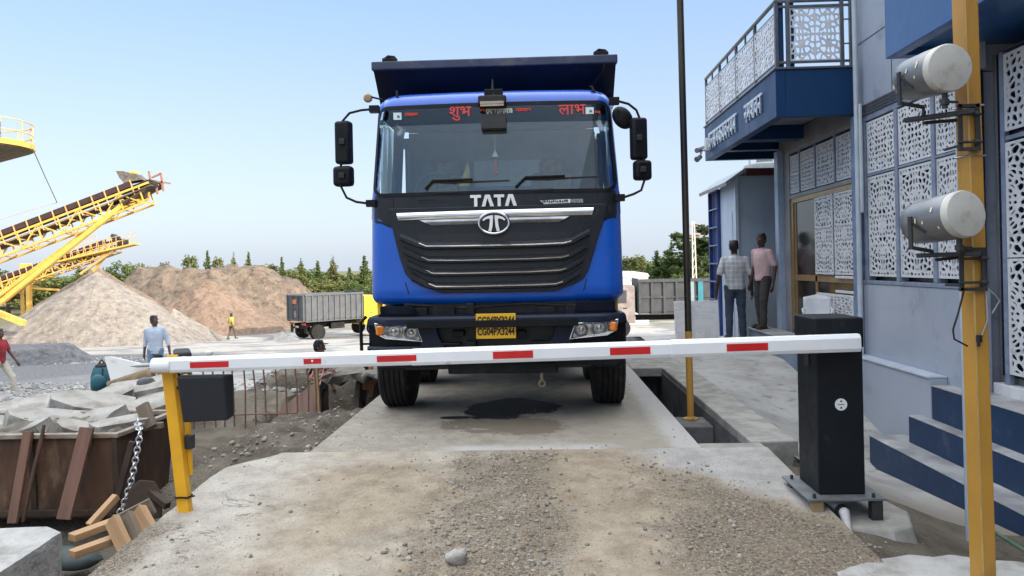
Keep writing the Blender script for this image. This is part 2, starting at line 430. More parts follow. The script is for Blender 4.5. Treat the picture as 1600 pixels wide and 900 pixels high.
nt.links.new(col, bs.inputs['Base Color']); bs.inputs['Roughness'].default_value = .9; bs.inputs['Specular IOR Level'].default_value = .25
loose = mth(nt, 'MAXIMUM', strip, mth(nt, 'MAXIMUM', rd, lg))
h = mth(nt, 'ADD', mth(nt, 'MULTIPLY', nz(nt, p, 12, 10, .7), .8), mth(nt, 'MULTIPLY', mth(nt, 'MULTIPLY', smooth(nt, v2, .35, .0), loose), 1.2))
h = mth(nt, 'ADD', h, mth(nt, 'MULTIPLY', smooth(nt, v3, .4, .0), .3)); bump(nt, bs, h, .8, .03)
# ramp: a sheet with a broken left edge and side skirts
def ramp_z(x, y): return -.06*np.maximum(5.78-y, 0)
xs = np.linspace(0, 1, 90); ys = np.concatenate([np.linspace(-3, 2, 12), np.linspace(2.06, 5.785, 90)])
U, V = np.meshgrid(xs, ys, indexing='ij')
edge_l = -2.38+.05*fbm(V*1.6, V*0, 4, 5)+.02*fbm(V*9, V*0, 3, 6)
edge_l = edge_l+.32*sstep(5.35, 5.8, V)-.0*V
RX = edge_l+(1.74-edge_l)*U
RZ = ramp_z(RX, V)+.006*fbm(RX*3, V*3, 4, 8)*(V < 5.7)
X3 = np.vstack([RX[:1], RX, RX[-1:]]); Y3 = np.vstack([V[:1], V, V[-1:]]); Z3 = np.vstack([RZ[:1]-.55, RZ, RZ[-1:]-.3])
ramp = link_mesh('ramp', grid_mesh('ramp', X3, Y3, Z3), m_ramp, smooth_ang=40); tag(ramp, kind='structure')

# --- weighbridge deck: broom-finished concrete, damp stain in front of the truck
m_deck, nt, bs, out = new_mat('deck_concrete'); p = coords(nt, True)
sx = node(nt, 'SeparateXYZ', {0: p}); X_, Y_ = sx.outputs[0], sx.outputs[1]
n1 = nz(nt, p, 1.1, 8, .6); n2 = nz(nt, p, 5, 8, .65); n3 = nz(nt, p, 60, 4, .7)
br = nz(nt, stretch(nt, node(nt, 'Mapping', {'Vector': p, 'Rotation': (0, 0, R(38))}).outputs[0], 3, 75, 1), 1.6, 5, .6)
conc = mixc(nt, smooth(nt, n2, .3, .7), (.40, .36, .30), (.28, .25, .20))
conc = mixc(nt, mth(nt, 'MULTIPLY', smooth(nt, br, .42, .66), .55), conc, (.185, .165, .135))
v5 = vor(nt, p, 60); sp = node(nt, 'SeparateXYZ', {0: node(nt, 'TexVoronoi', {'Vector': p, 'Scale': 60.0}).outputs['Color']}).outputs[0]
conc = mixc(nt, mth(nt, 'MULTIPLY', mth(nt, 'MULTIPLY', smooth(nt, v5, .42, .22), smooth(nt, sp, .22, .14)), .75), conc, (.09, .078, .06))
conc = mixc(nt, mth(nt, 'MULTIPLY', mth(nt, 'MULTIPLY', smooth(nt, v5, .40, .22), smooth(nt, sp, .86, .92)), .6), conc, (.52, .49, .44))
chip = nz(nt, stretch(nt, p, 1, 3, 1), 5.5, 4, .7)
conc = mixc(nt, mth(nt, 'MULTIPLY', smooth(nt, chip, .655, .68), .7), conc, (.12, .10, .075))
trk = mth(nt, 'MULTIPLY', smooth(nt, mth(nt, 'ABSOLUTE', mth(nt, 'ADD', X_, -.62)), .55, .15), .55)
conc = mixc(nt, trk, conc, (.31, .28, .225))
edge = mth(nt, 'MULTIPLY', smooth(nt, mth(nt, 'ADD', X_, mth(nt, 'MULTIPLY', n2, .3)), 1.1, 1.25), .8)
conc = mixc(nt, edge, conc, (.45, .44, .42))
pale = mth(nt, 'MULTIPLY', smooth(nt, mth(nt, 'ADD', Y_, mth(nt, 'MULTIPLY', n1, .7)), 6.45, 6.2), smooth(nt, mth(nt, 'ABSOLUTE', mth(nt, 'ADD', mth(nt, 'ADD', X_, .15), mth(nt, 'MULTIPLY_ADD', n2, .5, -.25))), .8, .5))
conc = mixc(nt, pale, conc, (.45, .43, .40))
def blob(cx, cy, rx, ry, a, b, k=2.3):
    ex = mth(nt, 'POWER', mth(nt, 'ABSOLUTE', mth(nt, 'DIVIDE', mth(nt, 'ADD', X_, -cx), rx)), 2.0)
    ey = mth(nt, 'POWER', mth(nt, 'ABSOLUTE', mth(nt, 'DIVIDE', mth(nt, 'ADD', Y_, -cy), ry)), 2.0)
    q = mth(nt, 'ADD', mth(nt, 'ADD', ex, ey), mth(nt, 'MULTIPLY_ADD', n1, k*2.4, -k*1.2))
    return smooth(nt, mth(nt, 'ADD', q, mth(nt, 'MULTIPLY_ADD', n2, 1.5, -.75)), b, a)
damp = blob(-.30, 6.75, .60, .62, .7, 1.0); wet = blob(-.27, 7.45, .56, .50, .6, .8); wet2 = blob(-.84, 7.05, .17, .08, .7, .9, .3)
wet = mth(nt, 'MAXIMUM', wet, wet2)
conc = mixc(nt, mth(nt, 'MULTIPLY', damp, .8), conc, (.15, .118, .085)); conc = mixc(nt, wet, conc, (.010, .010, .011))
nt.links.new(conc, bs.inputs['Base Color'])
nt.links.new(mth(nt, 'MULTIPLY_ADD', wet, -.38, .88), bs.inputs['Roughness']); bs.inputs['Specular IOR Level'].default_value = .3
bump(nt, bs, mth(nt, 'ADD', mth(nt, 'MULTIPLY', br, .9), mth(nt, 'MULTIPLY', nz(nt, p, 14, 9, .7), .6)), .8, .014)
d = MB(); d.box2((-1.86, 5.795, -.35), (1.24, 20, 0)); deck = d.build('weighbridge_deck', m_deck, bevel=.008); tag(deck, kind='structure')
d = MB(); d.add([(-1.86, 20, 0), (1.24, 20, 0), (1.5, 28, -1.9), (-2.1, 28, -1.9), (-2.1, 20, -2), (1.5, 20, -2)], [(0, 1, 2, 3), (0, 3, 4), (1, 5, 2)])
tag(d.build('exit_ramp', m_deck), kind='structure')
# steel beam and pit under the right edge of the deck
m_conc = M('plain_concrete', (.35, .335, .305), (.24, .23, .205), 5, .9, bmp=.5, bscale=22, dirt=(.16, .145, .12), dirt_amt=.35)
m_concw = M('pale_concrete', (.43, .42, .40), (.32, .31, .29), 5, .9, bmp=.9, bscale=22, dirt=(.20, .18, .145), dirt_amt=.45, dscale=2.5)
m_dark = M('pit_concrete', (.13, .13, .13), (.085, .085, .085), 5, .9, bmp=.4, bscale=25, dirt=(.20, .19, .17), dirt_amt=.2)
m_steel_dk = M('dark_steel', (.03, .032, .036), (.045, .044, .042), 8, .55, .3, bmp=.1)
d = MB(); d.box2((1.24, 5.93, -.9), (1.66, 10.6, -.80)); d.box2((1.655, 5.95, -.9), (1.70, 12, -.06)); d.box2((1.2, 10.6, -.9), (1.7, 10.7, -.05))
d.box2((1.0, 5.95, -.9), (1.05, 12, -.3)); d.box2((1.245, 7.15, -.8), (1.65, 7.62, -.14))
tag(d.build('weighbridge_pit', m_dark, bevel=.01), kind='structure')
d = MB(); d.box2((1.24, 5.79, -.3), (1.74, 5.95, -.004)); d.box2((1.664, 5.953, -.35), (2.04, 10.2, .004)); d.box2((1.247, 10.2, -.12), (2.04, 11.6, .0))
tag(d.build('kerb', m_conc, bevel=.012), kind='structure')
# pavement beside the office
px_ = np.linspace(2.0, 4.0, 40); py_ = np.concatenate([np.linspace(5.3, 9, 40), np.linspace(9.15, 17, 30)])
PX, PY = np.meshgrid(px_, py_, indexing='ij'); PZ = right_z(PX, PY)-.012+.008*fbm(PX*2, PY*2, 3, 4)
m_pave, nt, bs, out = new_mat('pavement_concrete'); p = coords(nt, True)
n1 = nz(nt, p, 1.5, 8, .6); n2 = nz(nt, p, 6, 8, .65)
c = mixc(nt, smooth(nt, n1, .35, .65), (.42, .41, .39), (.29, .28, .265)); c = mixc(nt, smooth(nt, n2, .55, .72), c, (.17, .16, .145))
sy = node(nt, 'SeparateXYZ', {0: p})
c = mixc(nt, mth(nt, 'MULTIPLY', smooth(nt, mth(nt, 'ADD', sy.outputs[1], mth(nt, 'MULTIPLY', n1, 1.6)), 7.6, 6.2), .85), c, mixc(nt, n2, (.14, .12, .095), (.26, .225, .175)))
nt.links.new(c, bs.inputs['Base Color']); bs.inputs['Roughness'].default_value = .9
bump(nt, bs, nz(nt, p, 16, 9, .7), .5, .02)
pave = link_mesh('pavement', grid_mesh('pavement', PX, PY, PZ), m_pave, smooth_ang=40); tag(pave, kind='structure')

# loose stones: nobody could count them
def stone_field(name, n, gen, rmin, rmax, mat, seed):
    rnd = random.Random(seed); mb = MB()
    t = (1+5**.5)/2
    ico = [(-1, t, 0), (1, t, 0), (-1, -t, 0), (1, -t, 0), (0, -1, t), (0, 1, t), (0, -1, -t), (0, 1, -t), (t, 0, -1), (t, 0, 1), (-t, 0, -1), (-t, 0, 1)]
    icf = [(0, 11, 5), (0, 5, 1), (0, 1, 7), (0, 7, 10), (0, 10, 11), (1, 5, 9), (5, 11, 4), (11, 10, 2), (10, 7, 6), (7, 1, 8), (3, 9, 4), (3, 4, 2), (3, 2, 6), (3, 6, 8), (3, 8, 9), (4, 9, 5), (2, 4, 11), (6, 2, 10), (8, 6, 7), (9, 8, 1)]
    pts = []
    while len(pts) < n:
        q = gen(rnd)
        if q: pts.append(q)
    for (x, y, z) in pts:
        r = rmin*(rmax/rmin)**(rnd.random()**2.6)
        sx, sy, sz = (rnd.uniform(.6, 1.25)*r/1.9 for _ in range(3)); a = rnd.random()*6.28; ca, sa = math.cos(a), math.sin(a)
        vs = []
        for v in ico:
            j = rnd.uniform(.8, 1.15); vx, vy, vz = v[0]*sx*j, v[1]*sy*j, v[2]*sz*.75*j
            vs.append((x+vx*ca-vy*sa, y+vx*sa+vy*ca, z+vz+r*.22))
        mb.add(vs, icf)
    o = mb.build(name, mat, fix=False); tag(o, kind='stuff'); return o
def m_stones(name, a, b):
    m, nt, bs, out = new_mat(name)
    rn = nt.nodes.new('ShaderNodeNewGeometry').outputs['Random Per Island']
    c = mixc(nt, rn, a, b); c = mixc(nt, mth(nt, 'MULTIPLY', nz(nt, coords(nt), 30, 4), .5), c, (.25, .23, .2))
    nt.links.new(c, bs.inputs['Base Color']); bs.inputs['Roughness'].default_value = .9; return m
ms1 = m_stones('ramp_stones', (.13, .11, .082), (.42, .38, .32)); ms2 = m_stones('yard_stones', (.14, .14, .14), (.42, .42, .41))
def g_ramp(r):
    k = r.random(); y = 2.6+3.1*r.random()**1.2
    if k < .50: x = r.gauss(-.30, .27)
    elif k < .86:
        x = r.uniform(.55, 2.3)
        if x+.95*y > 6.05+r.gauss(0, .2): return None
    elif k < .93: x = r.uniform(-2.3, 1.2)
    else: x = r.uniform(-3.1, -1.95); y = r.uniform(2.8, 4.4)
    if r.random() > .3+.7*min(1, max(0, .5+1.6*mnoise.noise(Vector((x*2.2, y*2.2, 1))))): return None
    if x > 1.7 or x < -2.3: z = float(terr(np.array([x]), np.array([y]))[0])
    else: z = float(ramp_z(np.array([x]), np.array([y]))[0])
    return (x, y, z)
stone_field('gravel', 5200, g_ramp, .004, .019, ms1, 4)
def g_deck(r):
    x = r.uniform(-1.8, 1.2); y = 5.8+3.2*r.random()**1.6
    return None if mnoise.noise(Vector((x*1.7, y*1.7, 8))) < r.uniform(-.3, .4) else (x, y, 0.0)
stone_field('deck_grit', 420, g_deck, .003, .012, ms1, 21)
def g_yard(r):
    y = r.uniform(11, 30); x = -3.4-r.random()*(y*.62)
    if mnoise.noise(Vector((x*.22, y*.22, 3))) < -.05+.3*r.random(): return None
    return (x, y, float(terr(np.array([x]), np.array([y]))[0]))
stone_field('yard_gravel', 6000, g_yard, .02, .085, ms2, 9)
def g_dirt(r):
    x = r.uniform(-3.6, -1.9); y = r.uniform(6.2, 13.5)
    return (x, y, float(terr(np.array([x]), np.array([y]))[0]))
stone_field('earth_stones', 1500, g_dirt, .006, .04, ms1, 12)
# one larger stone among the gravel
mb = MB(); q = onz(715, 884, -.13); mb.ball((0, 0, .03), .060, 20, 14, (1, .8, .72))
me = mb.mesh('stone')
for v in me.vertices: v.co *= 1+.38*mnoise.noise(v.co*22)+.12*mnoise.noise(v.co*60)
st = link_mesh('stone', me, M('pale_stone', (.42, .40, .36), (.3, .28, .25), 9, .9, bmp=.5, bscale=60), smooth_ang=40)
st.location = (q.x, q.y, float(ramp_z(np.array([q.x]), np.array([q.y]))[0])); tag(st, 'largest pale stone lying in the gravel strip of the ramp', 'stone')
# ================================================================== THE BLUE TIPPER TRUCK
TX, TY = -0.445, 7.42
TS = .905        # real size of the truck against the working plane above
truck = thing('tipper_truck', 'big blue tipper truck with black grille standing head-on on the weighbridge', 'truck', (TX*TS, TY*TS, 1.45*(1-TS)))
truck.scale = (TS, TS, TS)
def tl(px, py, dy=0.0):
    p = ony(px, py, TY+dy); return (p.x-TX, p.z)
m_blue = M('blue_paint', (.0008, .078, .43), (.001, .088, .47), 2, .34, 0, coat=.5, spec=.35, dirt=(.035, .10, .36), dirt_amt=.16, dscale=3.5, rvar=.06)
m_navy = M('navy_paint', (.0035, .006, .017), (.005, .009, .024), 3, .42, coat=.08, spec=.2, dirt=(.025, .025, .028), dirt_amt=.2, dscale=4)
m_blk = M('black_plastic', (.005, .0055, .007), (.008, .0085, .010), 6, .45, spec=.2, dirt=(.022, .021, .02), dirt_amt=.2, dscale=5)
m_gril = M('grille_plastic', (.013, .015, .018), (.018, .020, .024), 5, .36, spec=.3, dirt=(.04, .038, .035), dirt_amt=.18, dscale=6)
m_chas = M('chassis_black', (.006, .006, .007), (.016, .015, .014), 5, .75, bmp=.3, spec=.3, dirt=(.055, .05, .042), dirt_amt=.35, dscale=4)
m_chrome = M('chrome', (.72, .72, .74), (.62, .62, .64), 5, .12, 1.0, rvar=.06)
m_rub = M('tyre_rubber', (.011, .011, .012), (.02, .019, .018), 7, .85, bmp=.2, spec=.3, dirt=(.06, .055, .045), dirt_amt=.3, dscale=5)
m_white = M('white_letter', (.78, .78, .78), (.72, .72, .72), 4, .5)
m_red = M('red_letter', (.62, .045, .03), (.55, .04, .03), 4, .5)
m_amber = M('amber_lens', (.75, .21, .015), (.6, .15, .01), 20, .2, coat=.5)
m_yel = M('plate_yellow', (.80, .45, .012), (.74, .40, .01), 4, .45, dirt=(.3, .2, .06), dirt_amt=.15, dscale=8)
m_ink = M('black_ink', (.01, .01, .01), None, 4, .6)
m_wsglass = glass_mat('windscreen_glass', (.94, .98, .97), .030, .012, .025)
m_dglass = glass_mat('tinted_glass', (.80, .85, .85), .04, .02, .03)
m_cloth = M('seat_cloth', (.38, .31, .20), (.30, .24, .15), 14, .9, bmp=.2)
m_trim = M('cab_lining', (.48, .48, .44), (.40, .40, .37), 5, .8)
m_dash = M('dashboard', (.10, .10, .09), (.15, .14, .12), 8, .7)

def hw(z):                       # half width of the cab
    if z > 3.08: t = min(1, (z-3.08)/.25); return 1.25-.20*(1-math.sqrt(max(0, 1-t*t)))
    if z > 2.15: return 1.305-.055*(z-2.15)/.93
    return 1.305+.010*(2.15-z)/1.05-(.05*max(0, (1.16-z)/.08)**2)
def ff(z):                       # how far back the front stands at height z
    if z < 2.17: return .02+.05*((z-1.08)/1.09)+(.05*max(0, (1.16-z)/.08)**2)
    if z < 3.12: return .07+.13*(z-2.17)/.95
    t = min(1, (z-3.12)/.21); return .20+.36*(1-math.sqrt(max(0, 1-t*t)))
def fy(x, z):
    W = hw(z); x = min(abs(x), W); c = .07*(x/W)**2; rc = .17
    if x > W-rc: c += rc-math.sqrt(max(0, rc*rc-(x-(W-rc))**2))
    return ff(z)+c
def patch(name, rows, mat, parent, off=.006, thick=.02, nx=22, smooth_ang=35, bevel=0, label=None):
    """a skin laid on the cab front: rows of (z, x left, x right)"""
    F = []; B = []
    for z, a, b in rows:
        F.append([Vector((a+(b-a)*i/nx, fy(a+(b-a)*i/nx, z)-off, z)) for i in range(nx+1)])
        B.append([v+Vector((0, thick, 0)) for v in F[-1]])
    mb = MB(); mb.grid(F); mb.grid([r[::-1] for r in B])
    mb.grid([[f[0], b[0]] for f, b in zip(F, B)]); mb.grid([[f[-1], b[-1]] for f, b in zip(F, B)])
    mb.grid([F[0], B[0]]); mb.grid([F[-1], B[-1]])
    return mb.build(name, mat, parent, smooth_ang=smooth_ang, bevel=bevel, label=label)
def prow(pxrows):                # the same rows given as pixels of the photograph: (y, x left, x right)
    out = []
    for py, a, b in pxrows:
        l = tl(a, py, .08); r = tl(b, py, .08); out.append(((l[1]+r[1])/2, l[0], r[0]))
    return out
# shell
WZ0, WZ1, WX = 2.205, 3.09, 1.17
zs = [1.075, 1.09, 1.11, 1.15, 1.25, 1.45, 1.65, 1.87, 2.05, 2.12, WZ0]+list(np.linspace(WZ0, WZ1, 8)[1:-1])+[WZ1, 3.12, 3.15, 3.18, 3.21, 3.24, 3.27, 3.30, 3.32, 3.3295]
xsn = np.unique(np.round(np.concatenate([np.linspace(-.8, .8, 9), np.linspace(.8, 1, 13), -np.linspace(.8, 1, 13)]), 4))
shell = []
for z in zs:
    W = hw(z); row = []
    for yb in (1.95, 1.3, .6): row.append(Vector((-W, yb+0*z, z)))
    for u in xsn:
        x = u*W
        row.append(Vector((x, fy(x, z), z)))
    for yb in (.6, 1.3, 1.95): row.append(Vector((W, yb, z)))
    shell.append(row)
mb = MB(); nr = len(shell); nc = len(shell[0])
vs = [v for r in shell for v in r]; fs = []
for i in range(nr-1):
    for j in range(nc-1):
        c = (shell[i][j]+shell[i+1][j+1])/2
        if WZ0-1e-3 < c.z < WZ1+1e-3 and ((c.y < .75 and abs(c.x) < WX+.02) or (abs(c.x) > 1.2 and .6 < c.y < 1.3)): continue
        fs.append((i*nc+j, i*nc+j+1, (i+1)*nc+j+1, (i+1)*nc+j))
mb.add(vs, fs); mb.add(shell[-1], [tuple(range(nc))]); mb.add([shell[0][0], shell[0][-1], shell[-1][-1], shell[-1][0]], [(0, 1, 2, 3)])
mb.add(shell[0], [tuple(range(nc-1, -1, -1))])
cab = mb.build('cab', m_blue, truck, smooth_ang=35)
# seams between corner panel and front (thin dark line), as lips of the cab
for s in (-1, 1):
    mb = MB(); mb.tube([(s*x, fy(x, z)-.003, z) for x, z in ((.925, 1.30), (.895, 1.2), (.865, 1.08))], .005, 6); mb.build('panel_gap', m_ink, cab)
# door windows
for s in (-1, 1):
    mb = MB(); mb.box2((s*1.245, .62, WZ0+.02), (s*1.275, 1.28, WZ1-.02)); mb.build('door_window', m_dglass, truck)
    mb = MB(); mb.box2((s*1.268, .52, 1.2), (s*1.276, .535, 2.9)); mb.box2((s*1.266, 1.38, 1.2), (s*1.274, 1.395, 2.9)); mb.box2((s*1.262, 1.2, 1.92), (s*1.30, 1.33, 1.96)); mb.build('door_trim', m_blk, truck)
# windscreen with black edge
r_ = .10
def rrows(z0, z1, w0, w1, r, n=7):
    rows = []
    for k in range(n): a = R(90)*k/(n-1); rows.append((z0+r-r*math.cos(a), w0-r+r*math.sin(a)))
    for k in range(n): a = R(90)*k/(n-1); rows.append((z1-r+r*math.sin(a), w1-r+r*math.cos(a)))
    return [(z, -x-0.0, x) for z, x in rows]
gl = patch('windscreen', rrows(2.21, 3.125, 1.245, 1.21, .10), m_wsglass, truck, .012, .006, 40)
# frit border (outer minus inner), built as a ring on the cab front
ro = rrows(2.185, 3.145, 1.267, 1.227, .12); ri = rrows(2.22, 3.105, 1.235, 1.20, .085)
def ringpts(rows): return [(b, z) for z, a, b in rows]+[(a, z) for z, a, b in rows[::-1]]
def densify(rows, n=26):
    pr = [(b, z) for z, a, b in rows]; pl = [(a, z) for z, a, b in rows]
    k = len(rows)//2; out = []
    bot = [(pl[0][0]+(pr[0][0]-pl[0][0])*t/n, pr[0][1]) for t in range(n)]
    right = pr[:k]+[(pr[k-1][0]+(pr[k][0]-pr[k-1][0])*t/10, pr[k-1][1]+(pr[k][1]-pr[k-1][1])*t/10) for t in range(1, 10)]+pr[k:]
    top = [(pr[-1][0]+(pl[-1][0]-pr[-1][0])*t/n, pr[-1][1]) for t in range(1, n)]
    left = pl[k:][::-1]+[(pl[k][0]+(pl[k-1][0]-pl[k][0])*t/10, pl[k][1]+(pl[k-1][1]-pl[k][1])*t/10) for t in range(1, 10)]+pl[:k][::-1][:-1]
    return bot+right+top+left
a = densify(ro); b = densify(ri); n = len(a); mb = MB()
A = [Vector((x, fy(x, z)-.016, z)) for x, z in a]; B = [Vector((x, fy(x, z)-.017, z)) for x, z in b]
mb.add(A+B, [(i, (i+1) % n, n+(i+1) % n, n+i) for i in range(n)])
A2 = [v+Vector((0, .03, 0)) for v in A]; mb.add(A+A2, [(i, (i+1) % n, n+(i+1) % n, n+i) for i in range(n)])
mb.build('windscreen_seal', m_blk, truck, smooth_ang=30)
# sun band along the top of the glass
patch('sun_band', [(2.93, -1.20, 1.20), (3.0, -1.20, 1.20), (3.10, -1.17, 1.17)], glass_mat('sun_band_film', (.50, .56, .60), .0, .03, .0), gl, .0185, .001, 40)
# black panel under the windscreen
blk = patch('front_panel', [(2.20, -1.302, 1.302), (2.12, -1.305, 1.305), (2.04, -1.306, 1.306), (1.97, -1.306, 1.306), (1.92, -1.24, 1.24), (1.87, -1.08, 1.08)], m_gril, truck, .008, .02, 44)
for s in (-1, 1):
    mb = MB(); mb.tube([(s*x, fy(x, z)-.010, z) for x, z in ((1.045, 2.165), (1.04, 2.05), (1.02, 1.90), (1.015, 1.86))], .006, 6); mb.build('panel_gap', m_ink, blk)
# grille surround: one bowl-shaped black face
rows = prow([(322, 606, 949), (345, 611, 945), (370, 617, 936), (400, 625, 927), (425, 634, 919), (437, 645, 912), (446, 662, 897), (452, 680, 878), (456.5, 692, 868)])
grl = patch('grille', rows, m_gril, truck, .022, .05, 30, bevel=.006)
m_mesh, nt, bs, out = new_mat('grille_mesh'); co = coords(nt)
v = vor(nt, stretch(nt, co, 1, 1, 1.3), 55); c = mixc(nt, smooth(nt, v, .32, .5), (.002, .002, .002), (.011, .011, .012)); nt.links.new(c, bs.inputs['Base Color']); bs.inputs['Roughness'].default_value = .5
for pr in ([(364, 654, 893), (370, 655, 892), (379, 657, 890)], [(381, 660, 888), (391, 662, 886), (402, 665, 884)], [(405, 668, 882), (414, 669, 880), (424, 672, 877)], [(427, 675, 874), (435, 677, 872), (443, 681, 869)]):
    patch('mesh_insert', prow(pr), m_mesh, grl, .026, .004, 14)
def z6(x, y): return tl(560+x/3.461, 280+y/3.461, .06)
def sweep(name, zpts, mat, parent, hgt, dep, off):
    P = [z6(*q) for q in zpts]; F = []
    for x, z in P:
        y = fy(x, z)-off; F.append([Vector((x, y, z+hgt/2)), Vector((x, y-dep, z+hgt*.1)), Vector((x, y-dep, z-hgt*.35)), Vector((x, y, z-hgt/2)), Vector((x, y+.03, z-hgt/2)), Vector((x, y+.03, z+hgt/2)), Vector((x, y, z+hgt/2))])
    mb = MB(); mb.grid(F); mb.add(F[0][:-1], [tuple(range(6))]); mb.add(F[-1][:-1], [tuple(range(5, -1, -1))])
    return mb.build(name, mat, parent, smooth_ang=30)
BARS = [[(228, 312), (320, 350), (372, 362), (560, 360), (740, 357), (930, 353), (1110, 345), (1160, 332), (1250, 285)],
        [(246, 385), (335, 425), (385, 437), (560, 436), (740, 432), (930, 428), (1100, 420), (1145, 407), (1236, 358)],
        [(267, 455), (360, 495), (405, 507), (560, 506), (740, 502), (930, 498), (1085, 490), (1130, 478), (1216, 428)],
        [(291, 522), (375, 567), (425, 578), (560, 577), (740, 573), (930, 569), (1065, 563), (1112, 550), (1200, 498)]]
for b in BARS:
    o = sweep('grille_bar', b, m_gril, grl, .075, .035, .03)
    inn = b[1:-1]; inn = [(b[1][0]+12, b[1][1]-4)]+b[2:-2]+[(b[-2][0]-8, b[-2][1]+2)]
    mb = MB(); mb.tube([(x, fy(x, z)-.066, z) for x, z in (z6(q[0], q[1]+2) for q in inn)], .0075, 6); mb.build('chrome_trim', m_chrome, o, smooth_ang=40)
# chrome strip and badge
def zr(rows): return [((z6(a, y)[1]+z6(b, y)[1])/2, z6(a, y)[0], z6(b, y)[0]) for y, a, b in rows]
def tilt_strip(name, top, bot, mat, off, parent, n=24, thick=.02):
    F = []
    for (tx, ty), (bx, by) in ((top[0], bot[0]), (top[1], bot[1])): pass
    T = [z6(top[0][0]+(top[1][0]-top[0][0])*i/n, top[0][1]+(top[1][1]-top[0][1])*i/n) for i in range(n+1)]
    Bm = [z6(bot[0][0]+(bot[1][0]-bot[0][0])*i/n, bot[0][1]+(bot[1][1]-bot[0][1])*i/n) for i in range(n+1)]
    rows = []
    for k in range(5):
        t = k/4; bul = .012*math.sin(math.pi*t)
        rows.append([Vector((a[0]*(1-t)+b[0]*t, fy(a[0]*(1-t)+b[0]*t, a[1]*(1-t)+b[1]*t)-off-bul, a[1]*(1-t)+b[1]*t)) for a, b in zip(T, Bm)])
    mb = MB(); mb.grid(rows); bk = [[v+Vector((0, thick, 0)) for v in r] for r in rows]
    mb.grid([rows[0], bk[0]]); mb.grid([rows[-1], bk[-1]]); mb.grid([[r[0], b[0]] for r, b in zip(rows, bk)]); mb.grid([[r[-1], b[-1]] for r, b in zip(rows, bk)])
    return mb.build(name, mat, parent, smooth_ang=35)
tilt_strip('chrome_strip', ((205, 184), (1272, 152)), ((214, 222), (1265, 192)), m_chrome, .032, truck)
tilt_strip('chrome_strip', ((330, 222), (1140, 200)), ((395, 250), (1085, 232)), M('smoked_chrome', (.22, .23, .25), (.16, .17, .18), 6, .18, 1.0), .03, truck)
bx, bz = z6(735, 238); by = fy(bx, bz)-.052
bad = MB(); nn = 40; rx, rz = .152, .108
bad.tube([(bx+rx*math.cos(t*2*math.pi/nn), by, bz+rz*math.sin(t*2*math.pi/nn)) for t in range(nn)], .014, 8, True)
badge = bad.build('badge', m_chrome, truck, smooth_ang=50)
mb = MB(); mb.prism([(bx+(rx-.002)*math.cos(t*2*math.pi/nn), bz+(rz-.002)*math.sin(t*2*math.pi/nn)) for t in range(nn)], 'Y', by+.0, by+.03); mb.build('badge_field', m_ink, badge)
mb = MB()
for s in (-1, 1):
    top = [(s*.008, .078), (s*.045, .074), (s*.09, .058), (s*.118, .032), (s*.105, .022), (s*.08, .038), (s*.048, .046)]
    stem = [(s*.04, .03), (s*.046, -.03), (s*.058, -.082), (s*.03, -.092), (s*.016, -.04), (s*.010, .03), (s*.008, .05)]
    mb.prism([(bx+x, bz+z) for x, z in top+stem], 'Y', by-.012, by-.0008)
mb.build('emblem', m_chrome, badge)
# TATA
lx0, lz0 = z6(607, 150); lx1, lz1 = z6(857, 82); LW = (lx1-lx0); LH = .118; zc = (lz0+lz1)/2-LH/2
T_ = [(0, 1), (1, 1), (1, .76), (.66, .76), (.66, 0), (.36, 0), (.36, .76), (0, .76)]
A_ = [(0, 0), (.30, 1), (.72, 1), (1.06, 0), (.74, 0), (.51, .74), (.30, 0)]
cur = 0
for ch, wd in (('T', .245), ('A', .262), ('T', .235), ('A', .258)):
    poly = [(lx0+(cur+px*wd*.94)*LW, zc+pz*LH) for px, pz in (T_ if ch == 'T' else A_)]
    yy = fy(sum(p[0] for p in poly)/len(poly), zc)-.042
    mb = MB(); mb.prism(poly, 'Y', yy, yy+.034); mb.build('letter', m_white, blk); cur += wd
# small model strip and faded writing
sx0, sz0 = z6(950, 138); sx1, sz1 = z6(1147, 106)
mb = MB(); mb.prism([(sx0, sz0), (sx1, sz0+.012), (sx1, sz1), (sx0, sz1-.012)], 'Y', fy(sx1, sz0)-.022, fy(sx1, sz0)-.012); stk = mb.build('sticker', m_white, blk)
rnd = random.Random(3); mb = MB(); x = sx0+.05
while x < sx1-.03:
    wv = rnd.uniform(.008, .018); zb = (sz0+sz1)/2+.004; mb.box((x, fy(x, zb)-.026, zb+rnd.uniform(-.004, .004)), (wv, .004, rnd.uniform(.014, .026)), Matrix.Rotation(rnd.uniform(-.5, .5), 3, 'Y')); x += wv+.008
mb.build('lettering', m_ink, stk)
def small_marks(x0, x1, z, mat, parent, off, seed, h=.03):
    rnd = random.Random(seed); mb = MB(); x = x0
    while x < x1:
        wv = rnd.uniform(.010, .024); mb.box((x+wv/2, fy(x, z)-off, z+rnd.uniform(-.003, .003)), (wv, .003, h*rnd.uniform(.5, 1)), Matrix.Rotation(rnd.uniform(-.4, .4), 3, 'Y')); x += wv+rnd.uniform(.003, .01)
    mb.box(((x0+x1)/2, fy((x0+x1)/2, z)-off+.001, z+h*.45), (x1-x0, .003, h*.22)); mb.build('lettering', mat, parent)
a = z6(322, 120); b = z6(480, 110); small_marks(a[0], b[0], a[1], m_ink, blk, .012, 5, .035)
a = z6(1152, 118); b = z6(1215, 116); small_marks(a[0], b[0], a[1], M('grey_letter', (.3, .3, .31), None, 4, .5), blk, .012, 6, .04)
